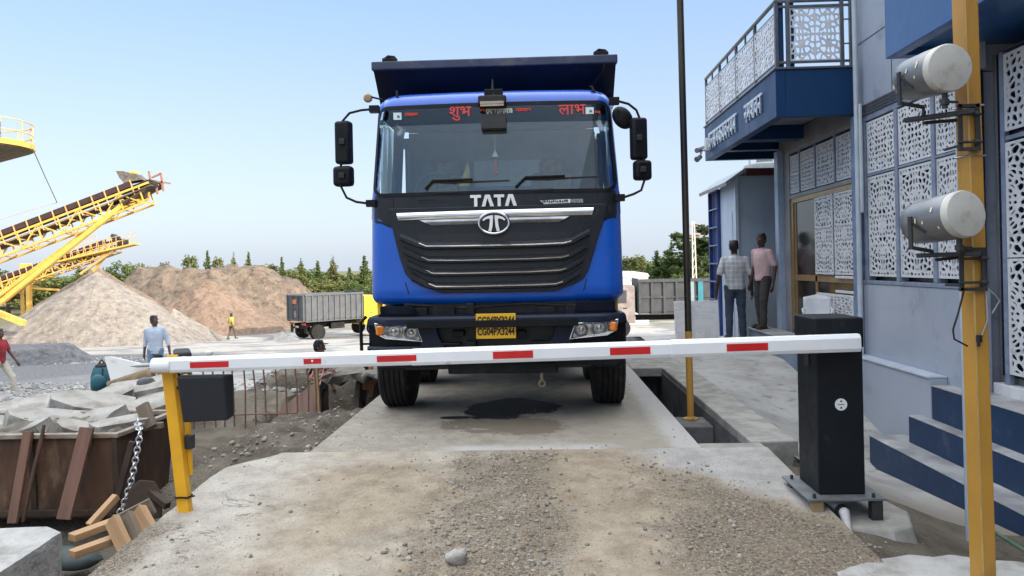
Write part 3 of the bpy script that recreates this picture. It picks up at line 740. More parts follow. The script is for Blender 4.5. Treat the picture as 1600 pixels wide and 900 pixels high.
# writing on the windscreen
def zw1(x, y): return tl(570+x/5, 130+y/5, .2)
def zw2(x, y): return tl(770+x/5, 130+y/5, .2)
def wtext(txt, c, size, mat, bold=.008, sx=1.0):
    me = text_mesh(txt, size, .001, bold, 'CENTER', sx); me.transform(Matrix.Rotation(R(-8), 4, 'X')); put_text('lettering', me, mat, gl, (c[0], fy(c[0], c[1])-.028, c[1]))
wtext('शुभ', zw1(745, 228), .165, m_red, .0015); wtext('लाभ', zw2(618, 208), .165, m_red, .0015)
for c0, c1, md, sd in ((zw1(312, 246), zw1(414, 242), m_red, 1), (zw1(902, 220), zw1(940, 220), m_red, 2), (zw2(182, 214), zw2(288, 212), m_red, 3), (zw2(800, 228), zw2(840, 228), m_red, 8)):
    small_marks(c0[0], c1[0], c0[1], md, gl, .028, sd, .03)
c0 = zw1(950, 238); c1 = zw2(150, 215); small_marks(c0[0], c1[0], c0[1]+.01, M('cream_letter', (.75, .74, .6), None, 5, .5), gl, .028, 4, .055)
for c, w_, h_, l in ((zw1(255, 258), .085, .075, 'white square sticker'), (zw2(757, 214), .085, .07, 'white square sticker'), (zw1(143, 338), .075, .03, 'pale green sticker')):
    mb = MB(); mb.box((c[0], fy(c[0], c[1])-.030, c[1]), (w_, .003, h_)); stt = mb.build('sticker', M('sticker_white', (.70, .80, .80) if 'white' in l else (.4, .62, .6), None, 4, .5), gl)
    mb = MB(); mb.box((c[0]+.01, fy(c[0], c[1])-.034, c[1]-.005), (w_*.3, .002, h_*.3)); mb.build('print', M('sticker_ink', (.05, .12, .2), None, 4, .5), stt)
# wipers
for pts in ([(488, 838), (545, 775), (850, 762), (1135, 770)],):
    for zf, ang in ((zw1, 0), ):
        P = [zf(*q) for q in pts]; mb = MB(); mb.tube([(x, fy(x, z)-.035, z) for x, z in P[:3]], [.016, .018, .012], 6); wp = mb.build('wiper', m_blk, truck, smooth_ang=40)
        mb = MB(); Q = [zf(520, 782), zf(700, 786), zf(1135, 771)]; mb.tube([(x, fy(x, z)-.025, z) for x, z in Q], [.008, .012, .006], 6); mb.build('blade', m_ink, wp)
P = [zw2(*q) for q in [(182, 825), (258, 750), (560, 733), (815, 734)]]; mb = MB(); mb.tube([(x, fy(x, z)-.035, z) for x, z in P[:3]], [.016, .018, .012], 6); wp = mb.build('wiper', m_blk, truck, smooth_ang=40)
mb = MB(); Q = [zw2(240, 762), zw2(430, 758), zw2(815, 735)]; mb.tube([(x, fy(x, z)-.025, z) for x, z in Q], [.008, .012, .006], 6); mb.build('blade', m_ink, wp)
for a, b in ((z6(420, 72), z6(540, 70)), (z6(935, 60), z6(1055, 54))):
    mb = MB(); mb.tube([(x, fy(x, z)-.014, z) for x, z in (a, b)], .014, 8); mb.build('wiper_rest', m_ink, blk)
# front-down mirror over the windscreen
c = zw1(1000, 160); mb = MB(); mb.box((c[0], .10, c[1]), (.29, .09, .115), Matrix.Rotation(R(-14), 3, 'X')); fm = mb.build('front_mirror', m_blk, truck, bevel=.022, seg=3)
mb = MB(); mb.box((c[0], .052, c[1]-.03), (.24, .01, .05), Matrix.Rotation(R(20), 3, 'X')); mb.build('mirror_glass', m_chrome, fm)
c2 = zw1(1008, 88); mb = MB(); mb.box((c2[0], .17, c2[1]), (.19, .10, .075)); mb.cyl((c2[0]-.01, .14, c2[1]-.04), (c2[0]-.01, .2, c2[1]+.16), .022, .006, 10); mb.tube([(c2[0], .3, c2[1]), (c2[0], .15, c2[1]), (c2[0], .10, c2[1]-.05)], .02, 8); mb.build('mirror_bracket', m_blk, fm, bevel=.012)
# roof line hooks
for q in (zw1(228, 100), zw2(790, 60)):
    mb = MB(); y0 = fy(q[0], q[1]+.02); mb.tube([(q[0]-.02, y0+.12, q[1]+.11), (q[0], y0+.02, q[1]+.08), (q[0], y0-.01, q[1]-.03), (q[0]-.005, y0-.02, q[1]-.12)], .012, 6); mb.tube([(q[0], y0, q[1]+.06), (q[0]+.05, y0-.02, q[1]-.05)], .008, 6); mb.build('roof_strap', m_blk, truck)
# side mirrors
def mirror(s, arm, big, small, low, eye=None):
    mb = MB(); mb.tube([(x, .16, z) for x, z in arm], .013, 8)
    for x, z in (arm[0], arm[-1]): mb.box((x-s*.03, .17, z), (.10, .08, .07))
    ma = mb.build('mirror_arm', m_blk, truck, smooth_ang=40)
    for (cx, cz, ww, hh) in (big, small):
        mb = MB(); rot = Matrix.Rotation(R(s*12), 3, 'Z'); mb.box((cx, .20, cz), (ww, .13, hh), rot); mm = mb.build('mirror', m_blk, truck, bevel=min(ww, hh)*.2, seg=4, smooth_ang=50)
        mb = MB(); mb.box((cx, .268, cz), (ww*.85, .012, hh*.9), rot); mb.build('mirror_glass', m_chrome, mm)
        mb = MB(); mb.box((cx+s*.0, .13, cz), (.06, .05, .06)); mb.build('clamp', m_ink, mm, bevel=.008)
def zt(x, y): return tl(500+x/3.333, 70+y/3.333, .25)
def zt2(x, y): return tl(760+x/3.333, 70+y/3.333, .25)
def bxof(zf, x0, y0, x1, y1): a = zf(x0, y0); b = zf(x1, y1); return ((a[0]+b[0])/2, (a[1]+b[1])/2, b[0]-a[0], a[1]-b[1])
mirror(-1, [zt(278, 345), zt(225, 350), zt(165, 365), zt(130, 405), zt(122, 560), zt(120, 740), zt(150, 800), zt(200, 822), zt(262, 830)], bxof(zt, 88, 405, 175, 625), bxof(zt, 78, 637, 182, 740), None)
mirror(1, [zt2(676, 302), zt2(735, 318), zt2(775, 350), zt2(795, 400), zt2(812, 560), zt2(820, 700), zt2(800, 762), zt2(760, 782), zt2(705, 800)], bxof(zt2, 745, 388, 832, 602), bxof(zt2, 762, 607, 854, 708), None)
c = zt2(712, 375); mb = MB(); mb.ball((c[0], .3, c[1]), .13, 16, 10, (.75, .45, 1.0), Matrix.Rotation(R(-35), 3, 'Y')); mb.build('kerb_mirror', m_blk, truck, smooth_ang=50)
# marker lamp on its stalk
c = zt(238, 266); mb = MB(); mb.tube([(c[0]+.19, .5, c[1]-.06), (c[0]+.14, .4, c[1]-.01), (c[0]+.03, .34, c[1]+.01)], .010, 6); lm = mb.build('lamp_stalk', m_blk, truck)
mb = MB(); mb.lathe((c[0], .35, c[1]), (0, -1, 0), [(.0, .025), (.035, .02), (.05, 0), (.042, -.03), (.0, -.045)], 16); mb.build('marker_lamp', M('dusty_amber', (.35, .24, .12), None, 8, .4), lm, smooth_ang=40)
c = zt2(690, 213); mb = MB(); mb.lathe((c[0], 1.0, c[1]), (.5, -1, 0), [(.0, .02), (.05, .01), (.06, -.02), (.04, -.08), (.0, -.1)], 16); mb.tube([(c[0]-.06, 1.05, c[1]-.05), (c[0], 1.05, c[1])], .014, 6); mb.build('side_lamp', m_chrome, truck, smooth_ang=40)
# inside of the cab
mb = MB(); mb.box2((-1.18, .17, 1.95), (1.18, .62, 2.16)); mb.box2((-1.18, .35, 2.1), (-.15, .60, 2.23)); mb.box2((.35, .30, 2.1), (.75, .55, 2.20)); mb.build('dashboard', m_dash, truck, bevel=.03)
mb = MB(); mb.box2((-1.17, 1.86, 1.6), (1.17, 1.90, 3.15)); mb.box2((-1.17, .5, 3.16), (1.17, 1.9, 3.18)); mb.build('cab_lining', m_trim, truck)
mb = MB(); mb.box2((-.35, 1.845, 2.45), (.75, 1.855, 2.78)); mb.build('rear_window', M('rear_pane', (.75, .80, .82), None, 3, .3), truck, bevel=.004)
for x in (-.62, .62):
    mb = MB(); mb.box((x, 1.15, 1.85), (.52, .5, .16)); mb.box((x, 1.42, 2.22), (.50, .14, .68), Matrix.Rotation(R(-10), 3, 'X')); mb.box((x, 1.49, 2.64), (.30, .10, .18)); mb.build('seat', m_cloth, truck, bevel=.05, seg=3)
mb = MB(); sw = Vector((-.66, .72, 2.27)); ax = Matrix.Rotation(R(-62), 3, 'X')
mb.tube([sw+ax @ Vector((.235*math.cos(t*math.pi/16), .235*math.sin(t*math.pi/16), 0)) for t in range(32)], .016, 8, True)
for t in (30, 150, 270): mb.tube([sw, sw+ax @ Vector((.23*math.cos(R(t)), .23*math.sin(R(t)), 0))], .014, 6)
mb.cyl(sw, sw+ax @ Vector((0, 0, -.35)), .035); mb.build('steering_wheel', m_dash, truck, smooth_ang=40)
c = zw1(1012, 318); mb = MB(); mb.box((c[0], .09, c[1]), (.26, .05, .155), Matrix.Rotation(R(-8), 3, 'X')); mb.tube([(c[0], .09, c[1]), (c[0], .10, c[1]+.12)], .014); mb.build('lower_mirror', m_ink, truck, bevel=.022, seg=3)
c = zw1(1015, 520); mb = MB(); mb.tube([(c[0], .25, c[1]+.25), (c[0], .25, c[1])], .004, 5); mb.cyl((c[0], .25, c[1]+.0), (c[0], .25, c[1]-.07), .005, .04, 6); pd = mb.build('pendant', M('pale_charm', (.6, .6, .5), None, 4, .6), truck)
mb = MB(); mb.lathe((c[0]+.005, .25, c[1]-.09), (0, 0, -1), [(.0, 0), (.028, .02), (.02, .10), (.026, .16), (0, .17)], 8); mb.build('tassel', M('red_tassel', (.45, .12, .10), None, 4, .8), pd)
mb = MB(); c = zw1(755, 740); mb.prism([(c[0]-.06, c[1]-.05), (c[0]+.05, c[1]-.05), (c[0]+.06, c[1]+.1), (c[0]+.035, c[1]+.22), (c[0]+.0, c[1]+.1)], 'Y', .52, .55); mb.build('yellow_cloth', M('yellow_cloth', (.5, .4, .12), None, 5, .9), truck)
# ------------------------------------------------ bumper, lamps, plate
m_bump = m_navy
def z7(x, y, dy=0.0): return tl(570+x/4.5, 440+y/4.5, dy)
W2 = 1.315
def by_(x): x = min(abs(x), W2); return -.10+.03*(x/W2)**2+(0 if x < 1.05 else .55*(x-1.05)**1.6)
def bstrip(name, rows, mat, parent, nx=30, back=.18, smooth_ang=30, bevel=0, push=lambda z: 0):
    F = []
    for z, a, b, o in rows: F.append([Vector((a+(b-a)*i/nx, by_(a+(b-a)*i/nx)-o, z)) for i in range(nx+1)])
    mb = MB(); mb.grid(F); bk = [[v+Vector((0, back, 0)) for v in r] for r in F]
    mb.grid([F[0], bk[0]]); mb.grid([F[-1], bk[-1]]); mb.grid([[r[0], b[0]] for r, b in zip(F, bk)]); mb.grid([[r[-1], b[-1]] for r, b in zip(F, bk)]); mb.grid(bk)
    return mb.build(name, mat, parent, smooth_ang=smooth_ang, bevel=bevel)
# dark radiator behind the gap below the cab
mb = MB(); mb.box2((-.95, .10, .4), (.95, .3, 1.09)); rad = mb.build('radiator', m_mesh, truck)
mb = MB()
for x0, x1, z0, z1 in ((-.92, -.70, .94, 1.04), (-.64, -.42, .93, 1.06), (.42, .60, .95, 1.03), (-.3, -.22, .92, 1.08), (.70, .9, .92, 1.05)): mb.box2((x0, .02, z0), (x1, .12, z1))
mb.tube([(-.9, .05, 1.07), (-.3, .04, 1.03), (.3, .05, 1.06), (.9, .05, 1.02)], .015, 6); mb.build('engine_parts', m_chas, truck, bevel=.01)
bstrip('cab_step', [(1.06, -1.17, -.84, -.02), (.99, -1.17, -.80, -.04), (.965, -1.2, -.78, -.05)], m_bump, truck, 8)
bstrip('cab_step', [(1.08, .82, 1.2, -.02), (.99, .80, 1.2, -.04), (.965, .78, 1.22, -.05)], m_bump, truck, 8)
bstrip('bumper', [(.97, -1.25, 1.25, -.06), (.955, -1.29, 1.29, -.01), (.93, -1.305, 1.305, .01), (.875, -1.312, 1.312, .018), (.855, -1.312, 1.312, .0)], m_bump, truck, 44)
for s in (-1, 1):        # lower corners under the lamps and the side cheeks
    bstrip('bumper_corner', [(.66, s*1.312, s*.77, .0), (.64, s*1.312, s*.72, .015), (.56, s*1.30, s*.64, .02), (.49, s*1.27, s*.60, .0), (.44, s*1.20, s*.60, -.05)], m_bump, truck, 16)
    bstrip('bumper_cheek', [(.86, s*.80, s*.60, .0), (.76, s*.775, s*.58, .005), (.62, s*.74, s*.50, .01)], m_bump, truck, 6)
    bstrip('lamp_housing', [(.87, s*1.31, s*.70, -.07), (.64, s*1.31, s*.70, -.07)], m_blk, truck, 16, .12)
bstrip('bumper_lower', [(.62, -.60, .60, -.04), (.54, -.64, .64, -.02), (.50, -.64, .64, -.03)], m_bump, truck, 16)
bstrip('bumper_grille', [(.85, -.62, .62, -.12), (.5, -.62, .62, -.12)], m_mesh, truck, 4, .03)
for x0, x1, z0, z1 in ((-.60, -.36, .66, .69), (-.3, -.2, .6, .7), (.35, .62, .66, .69), (.22, .3, .72, .8), (-.44, -.32, .75, .81)):
    mb = MB(); mb.box2((x0, -.09, z0), (x1, .02, z1)); mb.build('bumper_fitting', m_blk, truck, bevel=.008)
a = z7(340, 298); guard = bstrip('guard_bar', [(a[1]+.035, -.86, .80, .06), (a[1]+.03, -.88, .82, .085), (a[1]-.03, -.88, .82, .085), (a[1]-.036, -.86, .80, .06)], m_blk, truck, 24, .05)
# headlights
m_lens = glass_mat('lamp_lens', (.92, .93, .92), .06, .03, .06)
m_refl = M('reflector', (.80, .80, .80), (.6, .6, .6), 30, .18, 1.0)
for s in (-1, 1):
    P = [(68, 290), (355, 305), (385, 325), (418, 420), (150, 402), (88, 372)]
    L = [z7(x, y, -.03) for x, y in P]; xc = z7(240, 350)[0]
    if s > 0: L = [(-x, z+0.0) for x, z in L]
    mb = MB(); k = len(L)
    f = [Vector((x, by_(x)-.018, z)) for x, z in L]; bk = [Vector((x, by_(x)+.06, z)) for x, z in L]
    # rim
    cx = sum(x for x, z in L)/k; cz = sum(z for x, z in L)/k
    g = [Vector((cx+(x-cx)*.93, by_(cx+(x-cx)*.93)-.024, cz+(z-cz)*.88)) for x, z in L]
    g2 = [v+Vector((0, .07, 0)) for v in g]
    mb.add(f+g, [(i, (i+1) % k, k+(i+1) % k, k+i) for i in range(k)]); mb.add(f+bk, [(i, (i+1) % k, k+(i+1) % k, k+i) for i in range(k)]); mb.add(g+g2, [(i, (i+1) % k, k+(i+1) % k, k+i) for i in range(k)])
    mb.add(g2, [tuple(range(k))]); hl = mb.build('headlight', m_refl, truck, smooth_ang=20, bevel=.005)
    for (qx, qy, r) in ((212, 345, .078), (335, 355, .070)):
        q = z7(qx, qy); q = (q[0] if s < 0 else -q[0], q[1]); yq = by_(q[0])-.012
        mb = MB(); prof = [(r*.22, .075), (r*.5, .066), (r*.8, .035), (r*.97, .002), (r*1.03, -.004), (r*1.03, .05)]
        mb.lathe((q[0], yq, q[1]), (0, 1, 0), prof, 26); rf = mb.build('reflector', m_refl, hl, smooth_ang=40)
        mb = MB(); mb.lathe((q[0], yq+.02, q[1]), (0, -1, 0), [(.032, -.05), (.034, 0), (.02, .012), (0, .014)], 14); mb.build('bulb', m_chrome, rf, smooth_ang=40)
    q = z7(118, 340); q = (q[0] if s < 0 else -q[0], q[1]); mb = MB(); mb.box((q[0], by_(q[0])-.010, q[1]), (.085, .05, .095), Matrix.Rotation(R(-s*26), 3, 'Z')); mb.build('indicator', m_amber, hl, bevel=.018, seg=3)
    mb = MB(); gl2 = [v+Vector((0, -.004, 0)) for v in g]; mb.add(gl2, [tuple(range(k))]); mb.build('lens', m_lens, hl)
# amber side markers behind the steps
for s in (-1, 1):
    mb = MB(); mb.box((s*1.225, .22, 1.02), (.05, .05, .16)); mb.build('side_marker', M('ochre_marker', (.30, .17, .03), None, 5, .5) if s > 0 else m_yel, truck, bevel=.01)
# number plate
a = z6(643, 722); b = z6(856, 850); py0 = by_(0)-.025
mb = MB(); mb.box(((a[0]+b[0])/2, py0, (a[1]+b[1])/2), (b[0]-a[0], .012, a[1]-b[1])); npl = mb.build('number_plate', m_yel, truck, bevel=.004)
for zz in (z6(750, 757)[1], z6(750, 816)[1]):
    put_text('lettering', text_mesh('CG04PX3244', .102, .0015, .0030, 'CENTER', .64), m_ink, npl, ((a[0]+b[0])/2, py0-.0085, zz))
# skirt, tow bar and hook
mb = MB(); mb.box2((-.50, .02, .36), (.62, .16, .47)); mb.box2((-1.22, .12, .40), (-.55, .3, .47)); mb.box2((.62, .12, .40), (1.2, .3, .47)); mb.build('under_bar', m_chas, truck, bevel=.015)
q = tl(846, 572, .05); q2 = tl(847, 604, .05); mb = MB(); mb.tube([(q[0], .05, q[1]+.03), (q2[0], .05, q2[1]+.06)], .018, 8); mb.tube([(q2[0]+.03*math.cos(t*math.pi/6), .05, q2[1]+.03+.03*math.sin(t*math.pi/6)) for t in range(12)], .012, 6, True); mb.build('tow_hook', M('worn_iron', (.16, .12, .08), (.25, .2, .15), 12, .7, .3), truck)
# ladder/step bracket hanging left of the bumper
mb = MB(); mb.tube([(-1.33, .05, .96), (-1.39, .05, .9), (-1.385, .05, .5), (-1.33, .05, .42)], .018, 8); mb.tube([(-1.385, .05, .68), (-1.30, .05, .68)], .012, 6); mb.build('step_bracket', m_blk, truck)
# wheels
DZ = -1.45*(1-TS)/TS
def wheel(x, y, parent, r=.505, wd=.30, dual=False, s=1, dz=0.0):
    mb = MB(); prof = [(r*.56, -wd*.5), (r*.80, -wd*.52), (r*.93, -wd*.49), (r*.985, -wd*.43)]
    rib = wd*.84/5
    for k in range(5):
        a = -wd*.42+k*rib
        prof += [(r, a+.006), (r, a+rib-.010), (r*.968, a+rib-.008), (r*.968, a+rib)]
    prof += [(r*.985, wd*.43), (r*.93, wd*.49), (r*.80, wd*.52), (r*.56, wd*.5)]
    mb.lathe((x, y, r-.004+dz), (1, 0, 0), prof, 48); wl = mb.build('wheel', m_rub, parent, smooth_ang=35)
    mb = MB(); e = s*wd
    mb.lathe((x, y, r-.004+dz), (s, 0, 0), [(r*.57, wd*.48), (r*.54, wd*.40), (r*.50, wd*.2), (r*.30, wd*.15), (r*.26, wd*.42), (r*.16, wd*.46), (0, wd*.47)], 28); mb.lathe((x, y, r-.004+dz), (-s, 0, 0), [(r*.57, wd*.46), (r*.3, wd*.3), (0, wd*.3)], 20)
    mb.build('rim', m_chas, wl, smooth_ang=35); return wl
for s in (-1, 1):
    wheel(s*1.205, 1.15, truck, s=s, wd=.34, dz=DZ)
    wheel(s*1.205, 2.9, truck, s=s, wd=.34, dz=DZ)
    for y in (6.2, 7.6): wheel(s*1.16, y, truck, s=s, dz=DZ); wheel(s*.80, y, truck, s=s, dz=DZ)
    mb = MB(); fa = [Vector((s*1.30, 1.15+.62*math.cos(R(t)), .5+.60*math.sin(R(t)))) for t in range(0, 181, 12)]; fb = [v-Vector((s*.36, 0, 0)) for v in fa]; mb.grid([fa, fb]); mb.build('mudguard', m_chas, truck, smooth_ang=40)
mb = MB()
for x in (-.42, .42): mb.box2((x-.05, .3, .72), (x+.05, 8.6, 1.0))
for y in (1.15, 2.9, 6.2, 7.6): mb.cyl((-1.1, y, .36), (1.1, y, .36), .075); mb.box2((-.2, y-.2, .24), (.2, y+.2, .75))
mb.box2((-.7, .5, .55), (.7, 2.0, 1.0)); mb.box2((.62, 3.4, .5), (1.15, 4.9, 1.0)); mb.box2((-1.15, 3.4, .55), (-.62, 4.6, 1.0))
mb.build('chassis', m_chas, truck, bevel=.02)
# tipping body
mb = MB(); mb.box2((-1.22, 2.35, 1.25), (1.22, 2.42, 3.2)); mb.box2((-1.22, 8.7, 1.3), (1.22, 8.77, 3.0)); mb.box2((-1.22, 2.3, 1.15), (1.22, 8.75, 1.25))
for s in (-1, 1):
    mb.box2((s*1.22, 2.35, 1.2), (s*1.27, 8.75, 3.1)); mb.box2((s*1.24, 2.3, 3.05), (s*1.35, 8.78, 3.17))
    for y in np.linspace(2.5, 8.6, 9): mb.box2((s*1.27, y-.06, 1.25), (s*1.33, y+.06, 3.05))
body = mb.build('tipper_body', m_navy, truck, bevel=.01)
# protector over the cab: slanting sheet with a box-section lip
ylip = .75
l0 = tl(583, 112, ylip); l1 = tl(963, 99, ylip); zl = (l0[1]+l1[1])/2; hwid = (l1[0]-l0[0])/2; xc0 = (l0[0]+l1[0])/2
mb = MB(); mb.prism([(ylip, zl+.04), (ylip, zl), (ylip+.28, zl-.26), (ylip+.42, zl-.40), (2.34, zl-.40), (2.34, zl+.02)], 'X', xc0-hwid+.005, xc0+hwid-.005)
pr = mb.build('cab_protector', m_navy, body)
mb = MB(); mb.box2((xc0-hwid-.01, ylip-.05, zl), (xc0+hwid+.01, ylip+.05, zl+.095)); mb.build('lip', M('scuffed_navy', (.02, .03, .07), (.035, .045, .085), 4, .5, dirt=(.13, .12, .11), dirt_amt=.5, dscale=2.5), body, bevel=.012)
for x in (xc0-hwid+.19, xc0+hwid-.17):
    mb = MB(); mb.box((x, ylip, zl+.11), (.16, .08, .05)); mb.tube([(x-.06, ylip, zl+.13), (x-.02, ylip, zl+.16), (x+.05, ylip, zl+.15), (x+.08, ylip, zl+.11)], .018, 6); mb.build('lug', m_chas, body, bevel=.01)
mb = MB(); mb.tube([(xc0+hwid-.12, ylip-.055, zl+.02), (xc0+hwid-.16, ylip-.03, zl-.10), (xc0+hwid-.30, ylip+.2, zl-.24)], .006, 5); mb.build('cable', m_ink, body)
# ================================================================== OFFICE BUILDING
m_clad = M('grey_cladding', (.36, .40, .475), (.315, .355, .43), 1.2, .38, coat=.25, dirt=(.19, .215, .26), dirt_amt=.32, dscale=1.6, bmp=.08, bscale=3)
m_frame = M('blue_grey_frame', (.22, .26, .34), (.16, .195, .27), 6, .5, dirt=(.30, .33, .38), dirt_amt=.3, dscale=5)
m_bwall = M('office_navy', (.005, .036, .105), (.007, .042, .12), 2, .45, spec=.3, dirt=(.03, .065, .155), dirt_amt=.3, dscale=2.5, thin=(1, 1, .3))
m_lat = M('lattice_white', (.64, .645, .66), (.56, .565, .585), 6, .55, dirt=(.34, .34, .36), dirt_amt=.15, dscale=5)
m_winb = M('window_dark', (.010, .016, .032), (.014, .02, .04), 3, .25)
m_gold = M('gold_frame', (.34, .22, .10), (.28, .18, .08), 7, .38, .4)
m_tile = M('grey_tile', (.26, .25, .25), (.20, .20, .205), 3, .5, bmp=.1)
m_stone = M('step_stone', (.36, .36, .37), (.22, .22, .23), 3, .55, dirt=(.5, .5, .5), dirt_amt=.35, dscale=2.2, bmp=.1)
m_rail = M('rail_steel', (.16, .165, .18), (.12, .125, .14), 8, .4, .6)
m_soff = M('soffit_board', (.22, .24, .27), (.17, .185, .21), 2, .6)
XF = 3.95
bld = thing('office_building', 'blue and grey office building with white lattice window screens and a balcony', 'building', (XF, 9.0, 0))
def bb(name, boxes, mat, parent=bld, bevel=.006, label=None):
    mb = MB()
    for a, b in boxes: mb.box2(a, b)
    return mb.build(name, mat, parent, world=True, bevel=bevel, label=label)
yA, yB, yC = 6.86, 9.20, 12.15         # end of the facade by the entrance, end of the tall block, far corner
# --- walls
bb('lower_wall', [((XF, yA, -1), (4.11, yB, 1.14))], m_clad)
bb('plinth', [((3.78, 7.305, -1), (XF-.003, yB+.1, .26))], m_clad); bb('plinth_ledge', [((3.765, 7.305, .262), (XF-.003, yB+.1, .285))], M('ledge_stone', (.45, .50, .58), (.38, .43, .5), 4, .4))
bb('upper_wall', [((XF, yA, 3.16), (4.11, yB, 10.2)), ((4.112, yA+.1, 3.16), (13, yB-.05, 10.2))], m_clad)
mb = MB()
for z in (4.05, 4.95, 5.85): mb.box2((XF-.004, yA, z), (XF+.01, yB, z+.012))
for y in (7.4, 8.3): mb.box2((XF-.004, y, 3.3), (XF+.01, y+.012, 6))
mb.build('cladding_joint', m_rail, bld, world=True)
bb('rear_block', [((4.62, -26, -1), (14, 6.8, 10.2)), ((4.112, 6.95, -1), (13, yB-.1, 3.15)), ((4.6, yB-.08, -1), (13, 14.5, 3.2))], m_clad)
bb('entrance_wall', [((4.22, -6, -1), (4.61, 6.94, 3.3))], m_tile)
# --- window zone of the tall block
bb('window_glass', [((4.06, yA+.03, 1.15), (4.10, yB-.02, 3.15))], m_winb)
cols = [(8.98, 8.29), (8.21, 7.53), (7.45, 6.92)]
fr = [((XF-.01, yA, 1.14), (4.05, yB, 1.185)), ((XF+.0, yA+.04, 3.09), (4.05, yB-.03, 3.158)), ((XF+.0, yA+.04, 2.425), (4.05, yB-.03, 2.45))]
for y in (yB-.17, 8.25, 7.49): fr.append(((XF-.006, y-.035, 1.187), (4.05, y+.035, 3.088)))
bb('window_frame', fr, m_frame)
bb('eaves_strip', [((XF-.012, yA, 3.16+.035*k), (XF+.005, yB, 3.185+.035*k)) for k in range(4)], m_rail, bevel=0)
bb('pillar', [((3.90, yB-.08, .29), (4.05, yB+.10, 3.2))], M('blue_pillar', (.10, .16, .30), (.16, .22, .34), 6, .5, dirt=(.3, .33, .38), dirt_amt=.35, dscale=7))
mb = MB(); mb.tube([(3.87, yB-.16, .29), (3.87, yB-.16, 5.6)], .03, 10); mb.tube([(3.885, yB-.23, 2.0), (3.885, yB-.23, 3.3)], .02, 8); mb.build('drain_pipe', M('pvc_pipe', (.5, .55, .6), None, 4, .4), bld, world=True, smooth_ang=40)
# --- lattice screens: cut out of 8 mm board
def lattice(name, w, h, cell, seed, border=.05, line=.030):
    """kaleidoscopic cut-out: mirrored cells, the edges between cells stay solid"""
    rnd = np.random.RandomState(seed)
    nxh = max(2, int(round(w/cell/2))); nyh = max(2, int(round(h/cell/2)))
    pts = []
    for i in range(nxh):
        for j in range(nyh):
            pts.append(((i+.5+rnd.uniform(-.38, .38))/nxh*.5*w, (j+.5+rnd.uniform(-.38, .38))/nyh*.5*h))
    pts = np.array(pts); P = np.concatenate([pts, [[w, 0]]*[1][0]*0 if False else np.stack([w-pts[:, 0], pts[:, 1]], 1), np.stack([pts[:, 0], h-pts[:, 1]], 1), np.stack([w-pts[:, 0], h-pts[:, 1]], 1)])
    st = cell/6.5; nx = int(w/st); ny = int(h/st)
    X, Y = np.meshgrid(np.linspace(0, w, nx+1), np.linspace(0, h, ny+1), indexing='ij')
    th = rnd.uniform(0, np.pi, len(pts)); th = np.concatenate([th, np.pi-th, np.pi-th, th]); ct, st_ = np.cos(th), np.sin(th); k_ = np.tile(rnd.uniform(1.15, 1.9, len(pts)), 4)
    dx = X[..., None]-P[:, 0]; dy = Y[..., None]-P[:, 1]      # leaf-shaped cells: each stretched along its own direction
    D = np.sqrt(((dx*ct+dy*st_)/np.sqrt(k_))**2+((-dx*st_+dy*ct)*np.sqrt(k_))**2); D.sort(axis=-1)
    F = (D[..., 1]-D[..., 0])-line          # > 0 inside a hole
    F = np.minimum(F, .05-0*F); dl = D[..., 0]; F = np.where(dl > .5*cell*1.9, -1, F)
    bd = np.minimum(np.minimum(X, w-X), np.minimum(Y, h-Y)); F = np.minimum(F, (bd-border))
    V = {}; vs = []; fs = []
    def vid(key, p):
        if key not in V: V[key] = len(vs); vs.append(p)
        return V[key]
    for i in range(nx):
        for j in range(ny):
            c = [(i, j), (i+1, j), (i+1, j+1), (i, j+1)]; f = [F[q] for q in c]
            if min(f) > 0: continue
            poly = []
            for k in range(4):
                a, b = c[k], c[(k+1) % 4]; fa, fb = f[k], f[(k+1) % 4]
                if fa <= 0: poly.append(vid(a, (0, X[a], Y[a])))
                if (fa <= 0) != (fb <= 0):
                    t = fa/(fa-fb); e = (min(a, b), max(a, b)); poly.append(vid(e, (0, X[a]+(X[b]-X[a])*t, Y[a]+(Y[b]-Y[a])*t)))
            if len(poly) >= 3: fs.append(tuple(poly))
    me = bpy.data.meshes.new(name); me.from_pydata(vs, [], fs); me.materials.append(m_lat)
    bm = bmesh.new(); bm.from_mesh(me); bmesh.ops.solidify(bm, geom=bm.faces[:], thickness=.010); bm.to_mesh(me); bm.free()
    return me
L_small = lattice('lattice_panel', .62, .62, .066, 3, .025, .021); L_tall = lattice('lattice_panel', .62, 1.20, .064, 5, .025, .021); L_bal = lattice('lattice_panel', .84, .74, .085, 8, .02, .024)
L_wide = lattice('lattice_panel', .80, 1.30, .080, 11, .03, .024)
def screen(me, x, y0, y1, z0, z1, parent=bld, name='lattice_panel', rotz=0.0, dims=None):
    """hang a screen whose cut-out starts at (y0, z0) and fills to (y1, z1); x is its front"""
    w0 = max(v.co.y for v in me.vertices); h0 = max(v.co.z for v in me.vertices)
    o = bpy.data.objects.new(name, me); COL.objects.link(o); o.parent = parent
    p = INV[parent.name] @ Vector((x, y0, z0)); o.location = p
    o.rotation_euler = (0, 0, rotz); o.scale = (1, (y1-y0)/w0, (z1-z0)/h0); return o
for y1, y0 in cols:
    screen(L_small, XF+.02, y0, y1, 2.46, 3.07); screen(L_tall, XF+.02, y0, y1, 1.235, 2.415)
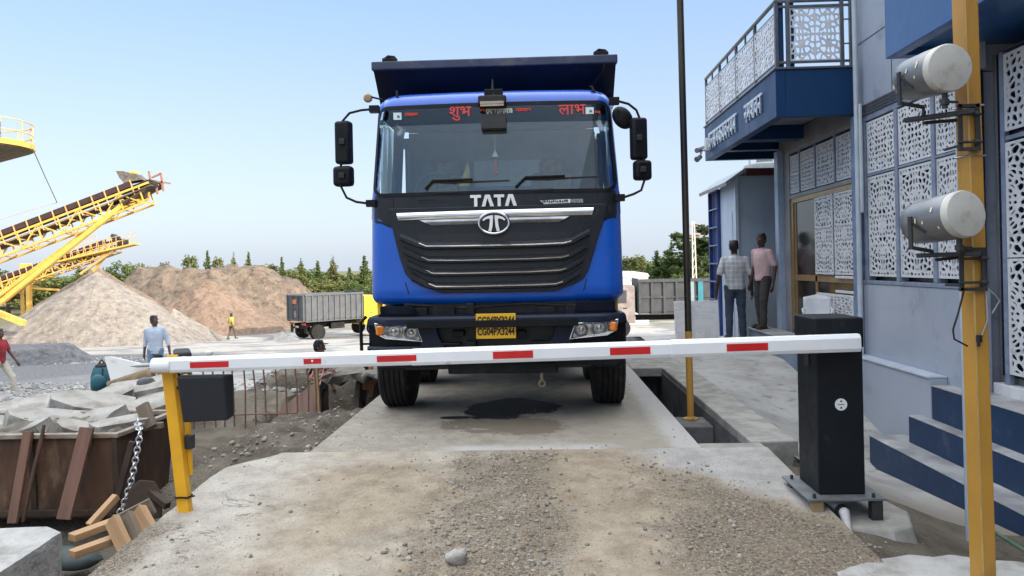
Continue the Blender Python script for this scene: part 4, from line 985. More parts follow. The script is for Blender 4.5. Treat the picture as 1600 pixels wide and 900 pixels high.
# --- section with the door
bb('door_surround', [((XF, 11.72, -.2), (4.2, 11.97, 3.2)), ((XF, yB+.10, 2.40), (4.2, 11.72, 2.46)), ((XF, yB+.10, 3.12), (4.2, 11.72, 3.3))], m_tile)
bb('corner_pillar', [((3.86, 11.98, .0), (4.1, yC, 3.2))], M('pale_blue_post', (.36, .44, .56), (.30, .38, .5), 5, .45))
bb('window_glass', [((4.10, yB+.1, 2.46), (4.13, 11.72, 3.12))], m_winb)
bb('window_frame', [((XF-.004, y-.02, 2.462), (4.09, y+.02, 3.118)) for y in (11.71, 11.26, 10.63, 9.94)]+[((XF-.006, yB+.11, 3.10), (4.09, 11.72, 3.122))], m_frame)
for y1, y0 in ((11.68, 11.28), (11.23, 10.66), (10.60, 9.97), (9.90, 9.33)): screen(L_small, XF+.02, y0, y1, 2.475, 3.06)
# sliding door
m_dg = glass_mat('door_glass', (.10, .12, .12), .02, .14, .10)
door = bb('sliding_door', [((XF+.02, 11.62, .36), (4.12, 11.72, 2.40)), ((XF+.02, 9.33, 2.33), (4.12, 11.62, 2.40)), ((XF+.03, 9.33, 1.13), (4.06, 11.62, 1.22)), ((XF+.03, 10.70, .36), (4.07, 10.77, 2.33)), ((XF+.04, 11.55, .36), (4.06, 11.62, 2.33)), ((XF+.03, 9.33, .36), (4.07, 11.62, .42))], m_gold)
bb('pane', [((4.0, 10.77, .42), (4.012, 11.55, 1.13)), ((4.0, 10.77, 1.22), (4.012, 11.55, 2.33)), ((4.0, 9.33, .42), (4.012, 10.70, 1.13))], m_dg, door)
bb('dark_room', [((4.9, 9.3, .3), (4.95, 11.9, 2.6)), ((4.1, 9.3, .3), (4.9, 9.33, 2.6))], m_winb)
for y1, y0, z0, z1 in ((10.66, 10.02, 1.24, 2.32), (9.97, 9.34, 1.24, 2.32)): screen(L_tall, XF+.004, y0, y1, z0, z1)
bb('lower_board', [((XF-.004, 9.36, .36), (XF+.012, 10.64, .98))], m_lat); o = screen(L_wide, XF-.012, 9.38, 10.62, .38, .96)
bb('vent_frame', [((XF-.01, 9.34, 1.0), (XF+.02, 9.97, 1.035)), ((XF-.01, 9.34, 1.19), (XF+.02, 9.97, 1.225))], m_lat)
# landing in front of the door
bb('landing', [((3.50, 9.32, -.6), (3.86, 12.5, .31)), ((3.862, 9.32, -.6), (XF-.005, 11.9, .305))], M('landing_tile', (.18, .24, .33), (.13, .18, .26), 3, .5, dirt=(.3, .33, .36), dirt_amt=.3, dscale=4))
bb('landing_top', [((3.47, 9.30, .312), (3.86, 12.53, .335))], m_stone)
# --- balcony
XB, yb0, yb1, zb0, zb1 = 2.97, 9.215, 13.1, 3.22, 3.80
bb('balcony', [((XB, yb0, zb0), (XB+.12, yb1, zb1)), ((XB+.122, yb0, zb0), (4.6, yb0+.12, zb1)), ((XB+.122, yb1-.12, zb0), (4.6, yb1, zb1)), ((XB+.122, yb0+.122, zb0+.28), (12, yb1-.122, zb1-.02))], m_bwall)
bb('balcony_coping', [((XB-.02, yb0-.02, zb1+.001), (XB+.14, yb1+.02, zb1+.03)), ((XB+.142, yb0-.02, zb1+.001), (3.945, yb0+.14, zb1+.03))], m_rail)
bb('soffit', [((XB+.13, yb0+.13, zb0+.22), (3.94, 11.0, zb0+.275))], m_soff); bb('soffit_beam', [((XB+.13, 11.02, zb0+.02), (4.6, 11.3, zb0+.272))], m_bwall); bb('soffit_beam', [((XB+.13, 12.3, zb0+.06), (4.6, 12.5, zb0+.272))], m_bwall)
bb('soffit_trim', [((3.944, 9.32, zb0-.08), (XF+.04, 12.15, zb0+.215))], m_tile)
rz0, rz1 = zb1+.10, 4.66
def railing():
    mb = MB(); ys = [yb1-.03, 12.1, 11.1, 10.15, yb0+.05]
    mb.tube([(XB+.03, yb1-.03, rz1), (XB+.03, yb0+.03, rz1), (3.9, yb0+.03, rz1)], .028, 8)
    for y in ys: mb.box2((XB+.015, y-.022, zb1+.03), (XB+.055, y+.022, rz1))
    for y in (11.6, 10.6, 12.6): mb.box2((XB+.02, y-.012, rz1-.14), (XB+.045, y+.012, rz1))
    for z in (rz0-.02, rz1-.16): mb.box2((XB+.018, yb0+.06, z), (XB+.042, yb1-.04, z+.025))
    for x in (3.14, 3.80, 3.91): mb.box2((x-.022, yb0+.01, zb1+.03), (x+.022, yb0+.05, rz1))
    for z in (rz0-.02, rz1-.09): mb.box2((XB+.06, yb0+.012, z), (3.93, yb0+.038, z+.03))
    for z in (4.1, 4.4): mb.box2((3.82, yb0+.012, z), (3.93, yb0+.032, z+.015))
    return mb.build('balcony_railing', m_rail, bld, world=True, bevel=.004)
rl = railing()
for y0, y1 in ((12.12, 13.04), (11.12, 12.08), (10.17, 11.08), (9.30, 10.13)): screen(L_bal, XB+.028, y0, y1, rz0+.0, rz1-.16)
o = screen(L_bal, 3.16, yb0+.03, yb0+.03+.62, rz0+.01, rz1-.09); o.rotation_euler = (0, 0, R(-90)); o.location = INV[bld.name] @ Vector((3.165, yb0+.03, rz0+.01)); o.scale = (1, .62/.84, o.scale[2])
bb('corner_post', [((XB+.07, yb0+.06, zb1+.03), (XB+.13, yb0+.16, 5.6)), ((XB+.20, yb0+.06, zb1+.03), (XB+.26, yb0+.16, 5.6))], m_bwall)
# raised sign writing on the balcony side (illegible at this distance: letter-like strokes under a headline)
m_sign = M('sign_letter', (.60, .66, .74), (.52, .58, .68), 9, .5)
def sign(txt, y0, y1, z, h):
    me = text_mesh(txt, h, .012, .004, 'CENTER'); w0 = max(v.co.x for v in me.vertices)-min(v.co.x for v in me.vertices)
    me.transform(Matrix.Diagonal(((y0-y1)/w0, 1, 1, 1)))
    put_text('sign_lettering', me, m_sign, bld, (XB-.014, (y0+y1)/2, z), R(-90), True)
sign('धनसमकयवनयम', 12.75, 11.0, 3.49, .44); sign('नमशवन', 10.55, 9.75, 3.51, .40)
# --- blue box over the entrance
bb('entrance_canopy', [((3.32, -2, 3.33), (3.44, 7.1, 6.2)), ((3.442, 6.98, 3.33), (XF+.5, 7.1, 6.2)), ((3.442, -2, 3.40), (4.6, 6.978, 3.5))], M('canopy_blue', (.008, .066, .205), (.010, .075, .23), 2, .4, coat=.3, dirt=(.03, .09, .25), dirt_amt=.3, dscale=2))
# --- entrance screens and steps
bb('screen_frame', [((4.13, 6.66, .30), (4.18, 6.72, 3.25))], m_frame); bb('screen_frame', [((4.135, 4.8, 2.46), (4.18, 6.655, 2.50))], m_frame)
bb('window_glass', [((4.19, 3.5, .36), (4.215, 6.85, 3.28))], m_winb)
for y0, y1 in ((5.75, 6.65), (4.8, 5.7)):
    screen(L_wide, 4.14, y0, y1, .40, 1.42); screen(L_wide, 4.14, y0, y1, 1.43, 2.44); screen(L_small, 4.14, y0, y1, 2.54, 3.22)
bb('base_tile', [((4.10, 2, .12), (4.215, 6.84, .30))], m_lat)
m_riser = M('step_navy', (.005, .026, .075), (.007, .032, .09), 3, .4, spec=.3, dirt=(.05, .07, .13), dirt_amt=.3, dscale=4)
for k, (xf, y1, z0, z1, xb) in enumerate(((3.41, 7.82, -1.2, -.40, 4.2), (3.66, 7.50, -.41, -.13, 4.2), (3.788, 7.30, -.16, .20, 4.21))):
    st = bb('step', [((xf, 1.2, z0), (xb, y1, z1-.012))], m_riser); bb('tread', [((xf-.004, 1.2, z1-.010), (xb, y1+.004, z1+.004))], m_stone, st)
mb = MB(); mb.tube([(3.86, 9.05, .6), (3.86, 9.05, 1.1)], .012, 6); mb.build('conduit', m_rail, bld, world=True)

# ------------------------------------------------ security cameras on the balcony end
c = onx(1106, 232, XB-.03)
scam = thing('security_camera', 'grey security camera on the far end of the balcony fascia', 'camera', (c.x, c.y, c.z))
mb = MB(); mb.box((0, 0, 0.06), (.10, .12, .22)); mb.build('junction_box', m_lat, scam, bevel=.012)
mb = MB(); mb.tube([(-.03, .02, .0), (-.10, .02, -.03), (-.13, 0, -.12)], .018, 8); mb.build('arm', m_lat, scam)
mb = MB(); mb.cyl((-.05, .12, .02), (-.20, -.06, -.04), .045, n=16); mb.cyl((-.12, .05, -.13), (-.2, -.03, -.19), .04, .05, n=16); mb.build('camera_body', M('camera_grey', (.22, .23, .25), None, 4, .4), scam, smooth_ang=40)

# ------------------------------------------------ kiosk behind the men
m_kiosk = M('kiosk_panel', (.44, .50, .56), (.39, .45, .51), 1.5, .5, dirt=(.34, .39, .44), dirt_amt=.25)
m_kside = M('kiosk_side', (.42, .50, .62), (.34, .42, .54), 2, .45, dirt=(.5, .56, .66), dirt_amt=.3, dscale=2, thin=(1, 1, .4))
kio = thing('kiosk', 'pale grey panel cabin with a sloping roof between the office and the tipper', 'cabin', (3.6, 14, 0))
bb('panel_wall', [((3.6, 13.4, -.1), (5.2, 13.46, 2.98))], m_kiosk, kio); bb('side_wall', [((3.56, 13.38, -.1), (3.60, 14.5, 2.95))], m_kside, kio)
bb('side_door', [((3.55, 13.62, .05), (3.562, 14.3, 2.35))], m_kside, kio)
bb('edge_trim', [((3.545, 13.36, -.1), (3.605, 13.40, 2.96))], M('trim_white', (.6, .64, .7), None, 4, .4), kio)
sh = bb('shelf_unit', [((3.50, 14.52, -.1), (3.58, 14.56, 2.86)), ((3.50, 15.25, -.1), (3.58, 15.29, 2.84)), ((3.585, 14.52, -.1), (3.6, 15.29, 2.85))]+[((3.50, 14.56, -.05+.36*k), (3.584, 15.25, -.02+.36*k)) for k in range(9)], M('kiosk_blue', (.015, .04, .17), (.02, .05, .2), 3, .4, coat=.3), kio)
bb('rear_block', [((3.61, 13.47, -.1), (5.2, 15.3, 2.8))], m_kiosk, kio)
mb = MB(); mb.prism([(3.35, 2.86), (3.70, 3.10), (5.3, 3.06), (5.3, 3.0), (3.70, 3.03), (3.37, 2.80)], 'Y', 13.25, 15.45); mb.build('roof', M('roof_sheet', (.30, .33, .36), (.24, .27, .3), 5, .5), kio, world=True)
mb = MB(); mb.box2((3.72, 13.22, 2.96), (5.3, 13.25, 3.09)); mb.build('fascia', M('maroon_fascia', (.10, .012, .015), (.07, .01, .012), 5, .5), kio, world=True)
c = ony(1195, 265, 15.0); tank = thing('water_tank', 'small grey tank showing above the kiosk roof', 'tank', (c.x, 15.0, 3.06))
mb = MB(); mb.lathe((0, 0, 0), (0, 0, 1), [(.42, 0), (.44, .1), (.44, .22), (.40, .30), (.16, .36), (.16, .42), (0, .43)], 24); mb.build('tank_body', M('tank_grey', (.28, .31, .31), (.22, .25, .25), 6, .6), tank, smooth_ang=40)
mb = MB(); mb.tube([(-.3, 0, .2), (-.3, 0, .5), (-.05, 0, .55)], .025, 8); mb.build('tank_pipe', m_lat, tank)
# white chair-like sheet by the door, slab of marble
ch = onx(1278, 500, 3.62)
chair = thing('plastic_chair', 'white plastic chair at the office door behind the black cabinet', 'chair', (3.62, 9.75, .335), R(-20))
m_plw = M('white_plastic', (.66, .68, .70), (.56, .58, .6), 5, .4)
mb = MB(); mb.grid([[Vector((-.24+.48*i/8, .20+.05*math.sin(math.pi*i/8)+.05*j/5, .42+.48*j/5-.05*abs(i-4)/4*(j == 5))) for i in range(9)] for j in range(6)]); o = mb.build('backrest', m_plw, chair, smooth_ang=60); o.modifiers.new('thick', 'SOLIDIFY').thickness = .012
mb = MB(); mb.box((0, 0, .42), (.46, .44, .03)); mb.build('seat', m_plw, chair, bevel=.012)
for sx in (-1, 1):
    for sy in (-1, 1): mb = MB(); mb.bar((sx*.19, sy*.18, .42), (sx*.23, sy*.23, .005), .04, .03); mb.build('leg', m_plw, chair)
    chair.scale = (.72, .72, .72)
    mb = MB(); mb.tube([(sx*.23, .22, .64), (sx*.25, .0, .65), (sx*.24, -.18, .60), (sx*.22, -.18, .43)], .017, 6); mb.build('armrest', m_plw, chair)
q0 = ony(1056, 531, 14.0); q1 = ony(1124, 474, 14.0)
slab = thing('marble_slab', 'tall pale marble slab leaning on its edge beside the kiosk', 'slab', (q0.x, 14.0, .0))
m_marb, nt, bs, out = new_mat('marble'); co = coords(nt)
vv = nz(nt, stretch(nt, co, 1, 1, 2.2), 2.2, 8, .6, 1.5); c = mixc(nt, smooth(nt, mth(nt, 'ABSOLUTE', mth(nt, 'ADD', vv, -.5)), .0, .06), (.68, .66, .66), (.78, .77, .77)); nt.links.new(c, bs.inputs['Base Color']); bs.inputs['Roughness'].default_value = .35
mb = MB(); mb.box(((q1.x-q0.x)/2, .08, (q1.z+.05)/2), (q1.x-q0.x, .05, q1.z+.05), Matrix.Rotation(R(-6), 3, 'X')); mb.build('slab', m_marb, slab, bevel=.006)
mb = MB(); mb.box((.28, .02, .36), (.03, .06, .74)); mb.build('batten', M('batten_white', (.6, .6, .6), None, 5, .6), slab)
# ================================================================== BARRIER, POSTS, LAMPS
m_barw = M('barrier_white', (.82, .83, .84), (.77, .78, .79), 3, .4, dirt=(.45, .43, .38), dirt_amt=.12, dscale=5)
m_bred = M('barrier_red', (.62, .012, .012), (.52, .012, .012), 6, .35)
m_cab = M('cabinet_black', (.010, .0118, .0145), (.013, .015, .018), 5, .5, spec=.15, dirt=(.03, .031, .033), dirt_amt=.12, dscale=4)
m_post = M('post_yellow', (.78, .40, .010), (.70, .34, .012), 4, .5, dirt=(.22, .13, .04), dirt_amt=.22, dscale=5)
m_gold2 = M('ochre_steel', (.46, .24, .035), (.38, .19, .03), 3, .5, dirt=(.16, .10, .05), dirt_amt=.35, dscale=3.5, thin=(1, 1, .5))
yb = 4.58
bp = onz(1305, 752, -.005)
BX = bp.x+.02
gate = thing('boom_barrier', 'boom barrier with black cabinet and red striped white arm across the road', 'barrier', (BX, yb+.15, -.13))
L = ony(1279, 740, yb).x; Rr = ony(1352, 740, yb).x
ztop = ony(1310, 496, yb).z
mb = MB(); mb.box2((L, yb, .005), (Rr, yb+.34, ztop-.19)); cabn = mb.build('cabinet', m_cab, gate, world=True, bevel=.008)
mb = MB(); mb.box2((L-.012, yb-.012, ztop-.188), (Rr+.006, yb+.35, ztop)); mb.build('cabinet_head', m_cab, gate, world=True, bevel=.014, seg=3)
mb = MB(); mb.box2((L-.016, yb+.10, .78), (L-.001, yb+.16, .93)); mb.build('lock', m_ink, cabn, world=True, bevel=.004)
c = ony(1314, 632, yb-.002); mb = MB(); mb.cyl((c.x, yb-.0015, c.z), (c.x, yb-.004, c.z), .037, n=28); sk = mb.build('sticker', m_white, cabn, world=True)
mb = MB(); mb.cyl((c.x, yb-.0045, c.z+.02), (c.x, yb-.0055, c.z+.02), .006, n=8); mb.cyl((c.x, yb-.0045, c.z-.02), (c.x, yb-.0055, c.z-.02), .006, n=8); mb.box((c.x, yb-.005, c.z), (.04, .001, .004)); mb.build('print', m_ink, sk, world=True)
mb = MB(); mb.box2((L-.09, yb-.08, -.012), (Rr+.09, yb+.42, .004)); mb.build('base_plate', M('plate_grey', (.22, .23, .24), (.15, .155, .16), 6, .5, .3), gate, world=True, bevel=.003)
for x in (L-.03, Rr+.04):
    for y in (yb-.04, yb+.36):
        mb = MB(); mb.box((x, y, -.075), (.065, .06, .125)); mb.build('foot', M('foot_timber', (.28, .19, .10), (.2, .14, .08), 10, .8) if x < L and y < yb else m_steel_dk, gate, world=True, bevel=.004)
        mb = MB(); mb.cyl((x-.02, y-.02, .004), (x-.02, y-.02, .03), .011, n=6); mb.build('bolt', m_steel_dk, gate, world=True)
# arm in three telescoping lengths, octagonal section
a0 = ony(1342, 535, yb-.07); a1 = ony(258, 569, 4.60)
A = Vector((a0.x, yb-.07, a0.z)); Bv = Vector((a1.x, 4.55, a1.z)); dv = (Bv-A)
def arm_seg(t0, t1, w, h):
    p, q = A+dv*t0, A+dv*t1; d = dv.normalized(); z = Vector((0, 0, 1)); x = d.cross(z).normalized(); z = x.cross(d)
    pf = [(-.5, -.3), (-.5, .28), (-.30, .5), (.30, .5), (.5, .28), (.5, -.3), (.36, -.5), (-.36, -.5)]
    ring = lambda o: [o+x*(a*w)+z*(b*h) for a, b in pf]
    mb = MB(); n = 8; mb.add(ring(p)+ring(q), [(i, (i+1) % n, n+(i+1) % n, n+i) for i in range(n)]+[tuple(range(n-1, -1, -1)), tuple(range(n, 2*n))]); return mb
arm = arm_seg(0, .2615, .075, .106).build('arm', m_barw, gate, world=True, bevel=.003)
arm2 = arm_seg(.255, .63, .070, .100).build('arm_section', m_barw, arm, world=True, bevel=.003)
arm3 = arm_seg(.62, .985, .066, .094).build('arm_section', m_barw, arm, world=True, bevel=.003)
d = dv.normalized(); mb = MB(); mb.cyl(A+dv*.983, A+dv*1.012, .047, n=20); mb.build('end_cap', m_barw, arm, world=True, smooth_ang=40, bevel=.006)
def on_arm(px):       # parameter of the arm under an image column
    best = 0; bd = 1e9
    for i in range(2001):
        t = i/2000; P = A+dv*t; v = CAM_ROT.transposed() @ (P-CAM_POS); x = 800+FPX*v.x/-v.z
        if abs(x-px) < bd: bd = abs(x-px); best = t
    return best
for x0, x1 in ((301, 361), (477, 504), (591, 652), (771, 833), (952, 1015), (1133, 1197)):
    t0, t1 = on_arm(x1), on_arm(x0); wd = .0375 if t1 < .2615 else (.035 if t1 < .63 else .033); hgt = (.048 if t1 < .63 else .040)*(.92 if x0 != 477 else .8)
    p, q = A+dv*t0, A+dv*t1; x = d.cross(Vector((0, 0, 1))).normalized(); s = 1 if x.y < 0 else -1
    off = x*s*(wd+.001); mb = MB(); mb.bar(p+off+Vector((0, 0, -.002)), q+off+Vector((0, 0, -.002)), .003, hgt); mb.build('red_stripe', m_bred, arm, world=True)
    if x0 == 477:
        c = (p+q)/2+off*1.06; mb = MB(); mb.cyl(c+Vector((.0, 0, .0)), c+x*s*.003, .007, n=10); mb.build('scuff', m_barw, arm, world=True)
# concrete pad and pipes under the cabinet
mb = MB(); P = [(L-.12, yb+.5), (L-.10, yb-.02), (L+.10, yb-.16), (Rr+.06, yb-.22), (Rr+.20, yb-.16), (Rr+.30, yb+.10), (Rr+.22, yb+.55)]
top = [Vector((x, y, -.132)) for x, y in P]; bot = [Vector((BX+.1+(x-BX-.1)*1.16, yb+.15+(y-yb-.15)*1.2, -.30)) for x, y in P]; k = len(P)
mb.add(top+bot, [tuple(range(k))]+[(i, (i+1) % k, k+(i+1) % k, k+i) for i in range(k)]); tag(mb.build('plinth_pad', m_conc, bevel=.02, seg=3), 'low concrete pad under the black barrier cabinet', 'concrete pad')
c0 = ony(1305, 758, yb+.02); c1 = ony(1328, 803, yb-.26)
pp = thing('conduit_pipe', 'short white pipe slanting out from under the barrier cabinet', 'pipe', (c0.x, c0.y, c0.z))
mb = MB(); mb.tube([Vector((c0.x-.02, yb+.14, -.055)), Vector((c0.x+.02, yb-.06, -.085)), Vector((c1.x, c1.y, -.165))], [.032, .032, .014], 12); mb.build('pipe', M('dirty_pvc', (.55, .55, .55), (.4, .4, .4), 8, .5, dirt=(.25, .23, .2), dirt_amt=.3, dscale=10), pp, world=True, smooth_ang=40)
mb = MB(); q = Vector((c0.x+.012, yb-.02, -.078)); mb.cyl(q, q+Vector((.004, -.03, -.008)), .037, n=12); mb.build('clamp', m_steel_dk, pp, world=True)

# ---- resting post at the other end, black board, white vane
pb = onz(285, 808, -.075); PB = Vector((pb.x, 4.60, -.2)); PT = ony(262, 578, 4.61)
rest = thing('rest_post', 'yellow steel post that the free end of the barrier arm rests on', 'post', (PB.x, PB.y, PB.z))
tp_ = Vector((PT.x, 4.63, PT.z-.01)); b_ = Vector((pb.x, 4.60, -.32))
mb = MB(); mb.bar(b_, tp_, .075, .06, (0, 1, 0)); mb.build('post', m_post, rest, world=True, bevel=.006)
dirp = (b_-tp_).normalized()
mb = MB(); mb.bar(tp_+dirp*.03+Vector((.075, .05, 0)), tp_+dirp*.68+Vector((.035, .045, 0)), .03, .03, (0, 1, 0)); mb.build('rear_post', m_post, rest, world=True, bevel=.005)
mb = MB(); mb.box((tp_.x+.01, 4.60, tp_.z-.0), (.13, .10, .014)); mb.box((tp_.x+.01, 4.66, tp_.z+.05), (.07, .012, .1)); mb.build('cradle', m_post, rest, world=True, bevel=.003)
q = tp_+dirp*.80; mb = MB(); mb.tube([q+Vector((.05*math.cos(R(t)), .045*math.sin(R(t)), .004*math.sin(R(t*3)))) for t in range(0, 360, 24)], .006, 6, True); mb.tube([q+Vector((.04, -.03, 0)), q+Vector((.085, -.03, .01))], .006, 6); mb.build('wire_tie', m_rub, rest, world=True)
mb = MB(); q = tp_+dirp*.46; mb.box(q+Vector((.065, .03, 0)), (.05, .05, .09)); mb.build('bracket', m_steel_dk, rest, world=True, bevel=.006)
s0 = ony(275, 589, 4.52); s1 = ony(361, 660, 4.52)
sb = thing('signal_box', 'black perforated box hanging beside the yellow rest post', 'box', ((s0.x+s1.x)/2, 4.52, s1.z))
mp, nt, bs, out = new_mat('perforated_black'); co = coords(nt); v = vor(nt, co, 62); g = smooth(nt, v, .12, .05)
g = mth(nt, 'MULTIPLY', g, smooth(nt, nz(nt, co, 9, 3), .48, .6)); cc = mixc(nt, g, (.007, .008, .011), (.16, .16, .15)); nt.links.new(cc, bs.inputs['Base Color']); bs.inputs['Roughness'].default_value = .6
mb = MB(); cx, cz = (s0.x+s1.x)/2, (s0.z+s1.z)/2; W, H = s1.x-s0.x, s0.z-s1.z
mb.add([(s0.x, 4.52, s0.z), (s1.x-.045, 4.52, s0.z+.003), (s1.x-.02, 4.52, s1.z+.01), (s0.x+.035, 4.52, s1.z), (s0.x+.0, 4.58, s0.z+.008), (s1.x-.0, 4.58, s0.z+.008), (s1.x, 4.58, s1.z+.03), (s0.x+.035, 4.58, s1.z+.015)], [(0, 1, 2, 3), (7, 6, 5, 4), (0, 4, 5, 1), (1, 5, 6, 2), (2, 6, 7, 3), (3, 7, 4, 0)])
mb.build('box_body', mp, sb, world=True, bevel=.012, seg=3)
mb = MB(); mb.bar((s0.x+.02, 4.61, cz+.06), (tp_.x+.03, 4.64, cz+.06), .02, .02); mb.build('hanger', m_steel_dk, sb, world=True)
vane = thing('white_vane', 'white tapered sheet on a short rod beyond the barrier arm tip', 'sheet', (a1.x-.25, 4.73, .70))
V = [(148, 500), (212, 498), (420, 545), (640, 595), (560, 625), (440, 660), (212, 738)]
vv_ = [ony(140+x/6.431, 480+y/6.431, 4.70) for x, y in V]; k = len(vv_)
mb = MB(); mb.add(vv_+[p+Vector((.0, .012, 0)) for p in vv_], [tuple(range(k)), tuple(range(2*k-1, k-1, -1))]+[(i, (i+1) % k, k+(i+1) % k, k+i) for i in range(k)]); mb.build('sheet', M('sheet_white', (.86, .85, .82), (.80, .79, .76), 3, .5, dirt=(.5, .46, .38), dirt_amt=.2, dscale=7), vane, world=True)
r0 = ony(140+415/6.431, 480+590/6.431, 4.67); r1 = ony(140+655/6.431, 480+578/6.431, 4.65); mb = MB(); mb.tube([r0, r0*.72+r1*.28+Vector((0, 0, .0)), r1*.9+r0*.1, A+dv*1.013], [.005, .013, .013, .010], 10); mb.build('rod', M('rod_grey', (.45, .45, .44), None, 6, .4, .3), vane, world=True, smooth_ang=40)

# ---- tall thin pole standing in the pit
tall = thing('slim_pole', 'tall slim pole with black upper part and yellow foot standing in the pit', 'pole', (1.50, 7.50, -.14))
mb = MB(); mb.tube([(1.50, 7.5, -.14), (1.495, 7.5, .75)], .035, 14); mb.build('pole_foot', m_gold2, tall, world=True, smooth_ang=40)
mb = MB(); mb.tube([(1.495, 7.5, .748), (1.490, 7.5, 2.4), (1.475, 7.5, 5.2)], .0345, 14); mb.build('pole_shaft', M('pole_black', (.03, .028, .026), (.09, .07, .045), 2, .28, .5, thin=(1, 1, .25)), tall, world=True, smooth_ang=40)
mb = MB(); mb.lathe((1.50, 7.5, -.138), (0, 0, 1), [(.075, 0), (.075, .01), (.05, .018), (.036, .03)], 16); mb.build('collar', m_gold2, tall, world=True)

# ---- ochre box-section post with two barrel lamps
yp = 3.62; pw0 = ony(1531, 700, yp-.045); pw1 = ony(1552, 700, yp-.045)
opost = thing('steel_post', 'tall ochre steel post at the right edge carrying two barrel lamps', 'post', ((pw0.x+pw1.x)/2, yp, -.1))
ht = 3.2; xa, xb = pw0.x, pw1.x+.004; tw = .085
mb = MB(); rt = Matrix.Rotation(R(0), 3, 'Z'); lean = .035
def px_at(z): return -lean*(z+.1)/3.3
vs = []
for z in (-.12, ht): o = px_at(z); vs += [(xa+o, yp-.045, z), (xb+o, yp-.045, z), (xb+o, yp+.055, z), (xa+o-.004, yp+.055, z)]
mb.add(vs, [(0, 1, 5, 4), (1, 2, 6, 5), (2, 3, 7, 6), (3, 0, 4, 7), (0, 3, 2, 1), (4, 5, 6, 7)]); mb.build('post', m_gold2, opost, world=True, bevel=.005)
mb = MB(); o1 = px_at(1)
for z in (.0, 2.9): pass
mb.add([(xa-.003+px_at(-.1), yp-.049, -.12), (xa+.006+px_at(-.1), yp-.049, -.12), (xa+.006+px_at(ht), yp-.049, ht), (xa-.003+px_at(ht), yp-.049, ht)], [(0, 1, 2, 3)]); mb.build('weld_seam', M('scuffed_ochre', (.55, .36, .12), None, 9, .5), opost, world=True)
for z in (2.17, 1.93):
    mb = MB(); o = px_at(z); mb.tube([(xa+o-.008, yp-.05, z), (xb+o+.006, yp-.05, z-.004), (xb+o+.006, yp+.06, z), (xa+o-.008, yp+.06, z)], .004, 5, True); mb.build('wire_band', m_chrome, opost, world=True)
m_lampw = M('lamp_shell', (.54, .52, .47), (.44, .425, .38), 4, .5, dirt=(.24, .20, .14), dirt_amt=.4, dscale=9)
m_lampg = M('lamp_grey', (.22, .225, .235), (.16, .165, .175), 5, .35, .45, dirt=(.2, .19, .17), dirt_amt=.3, dscale=9)
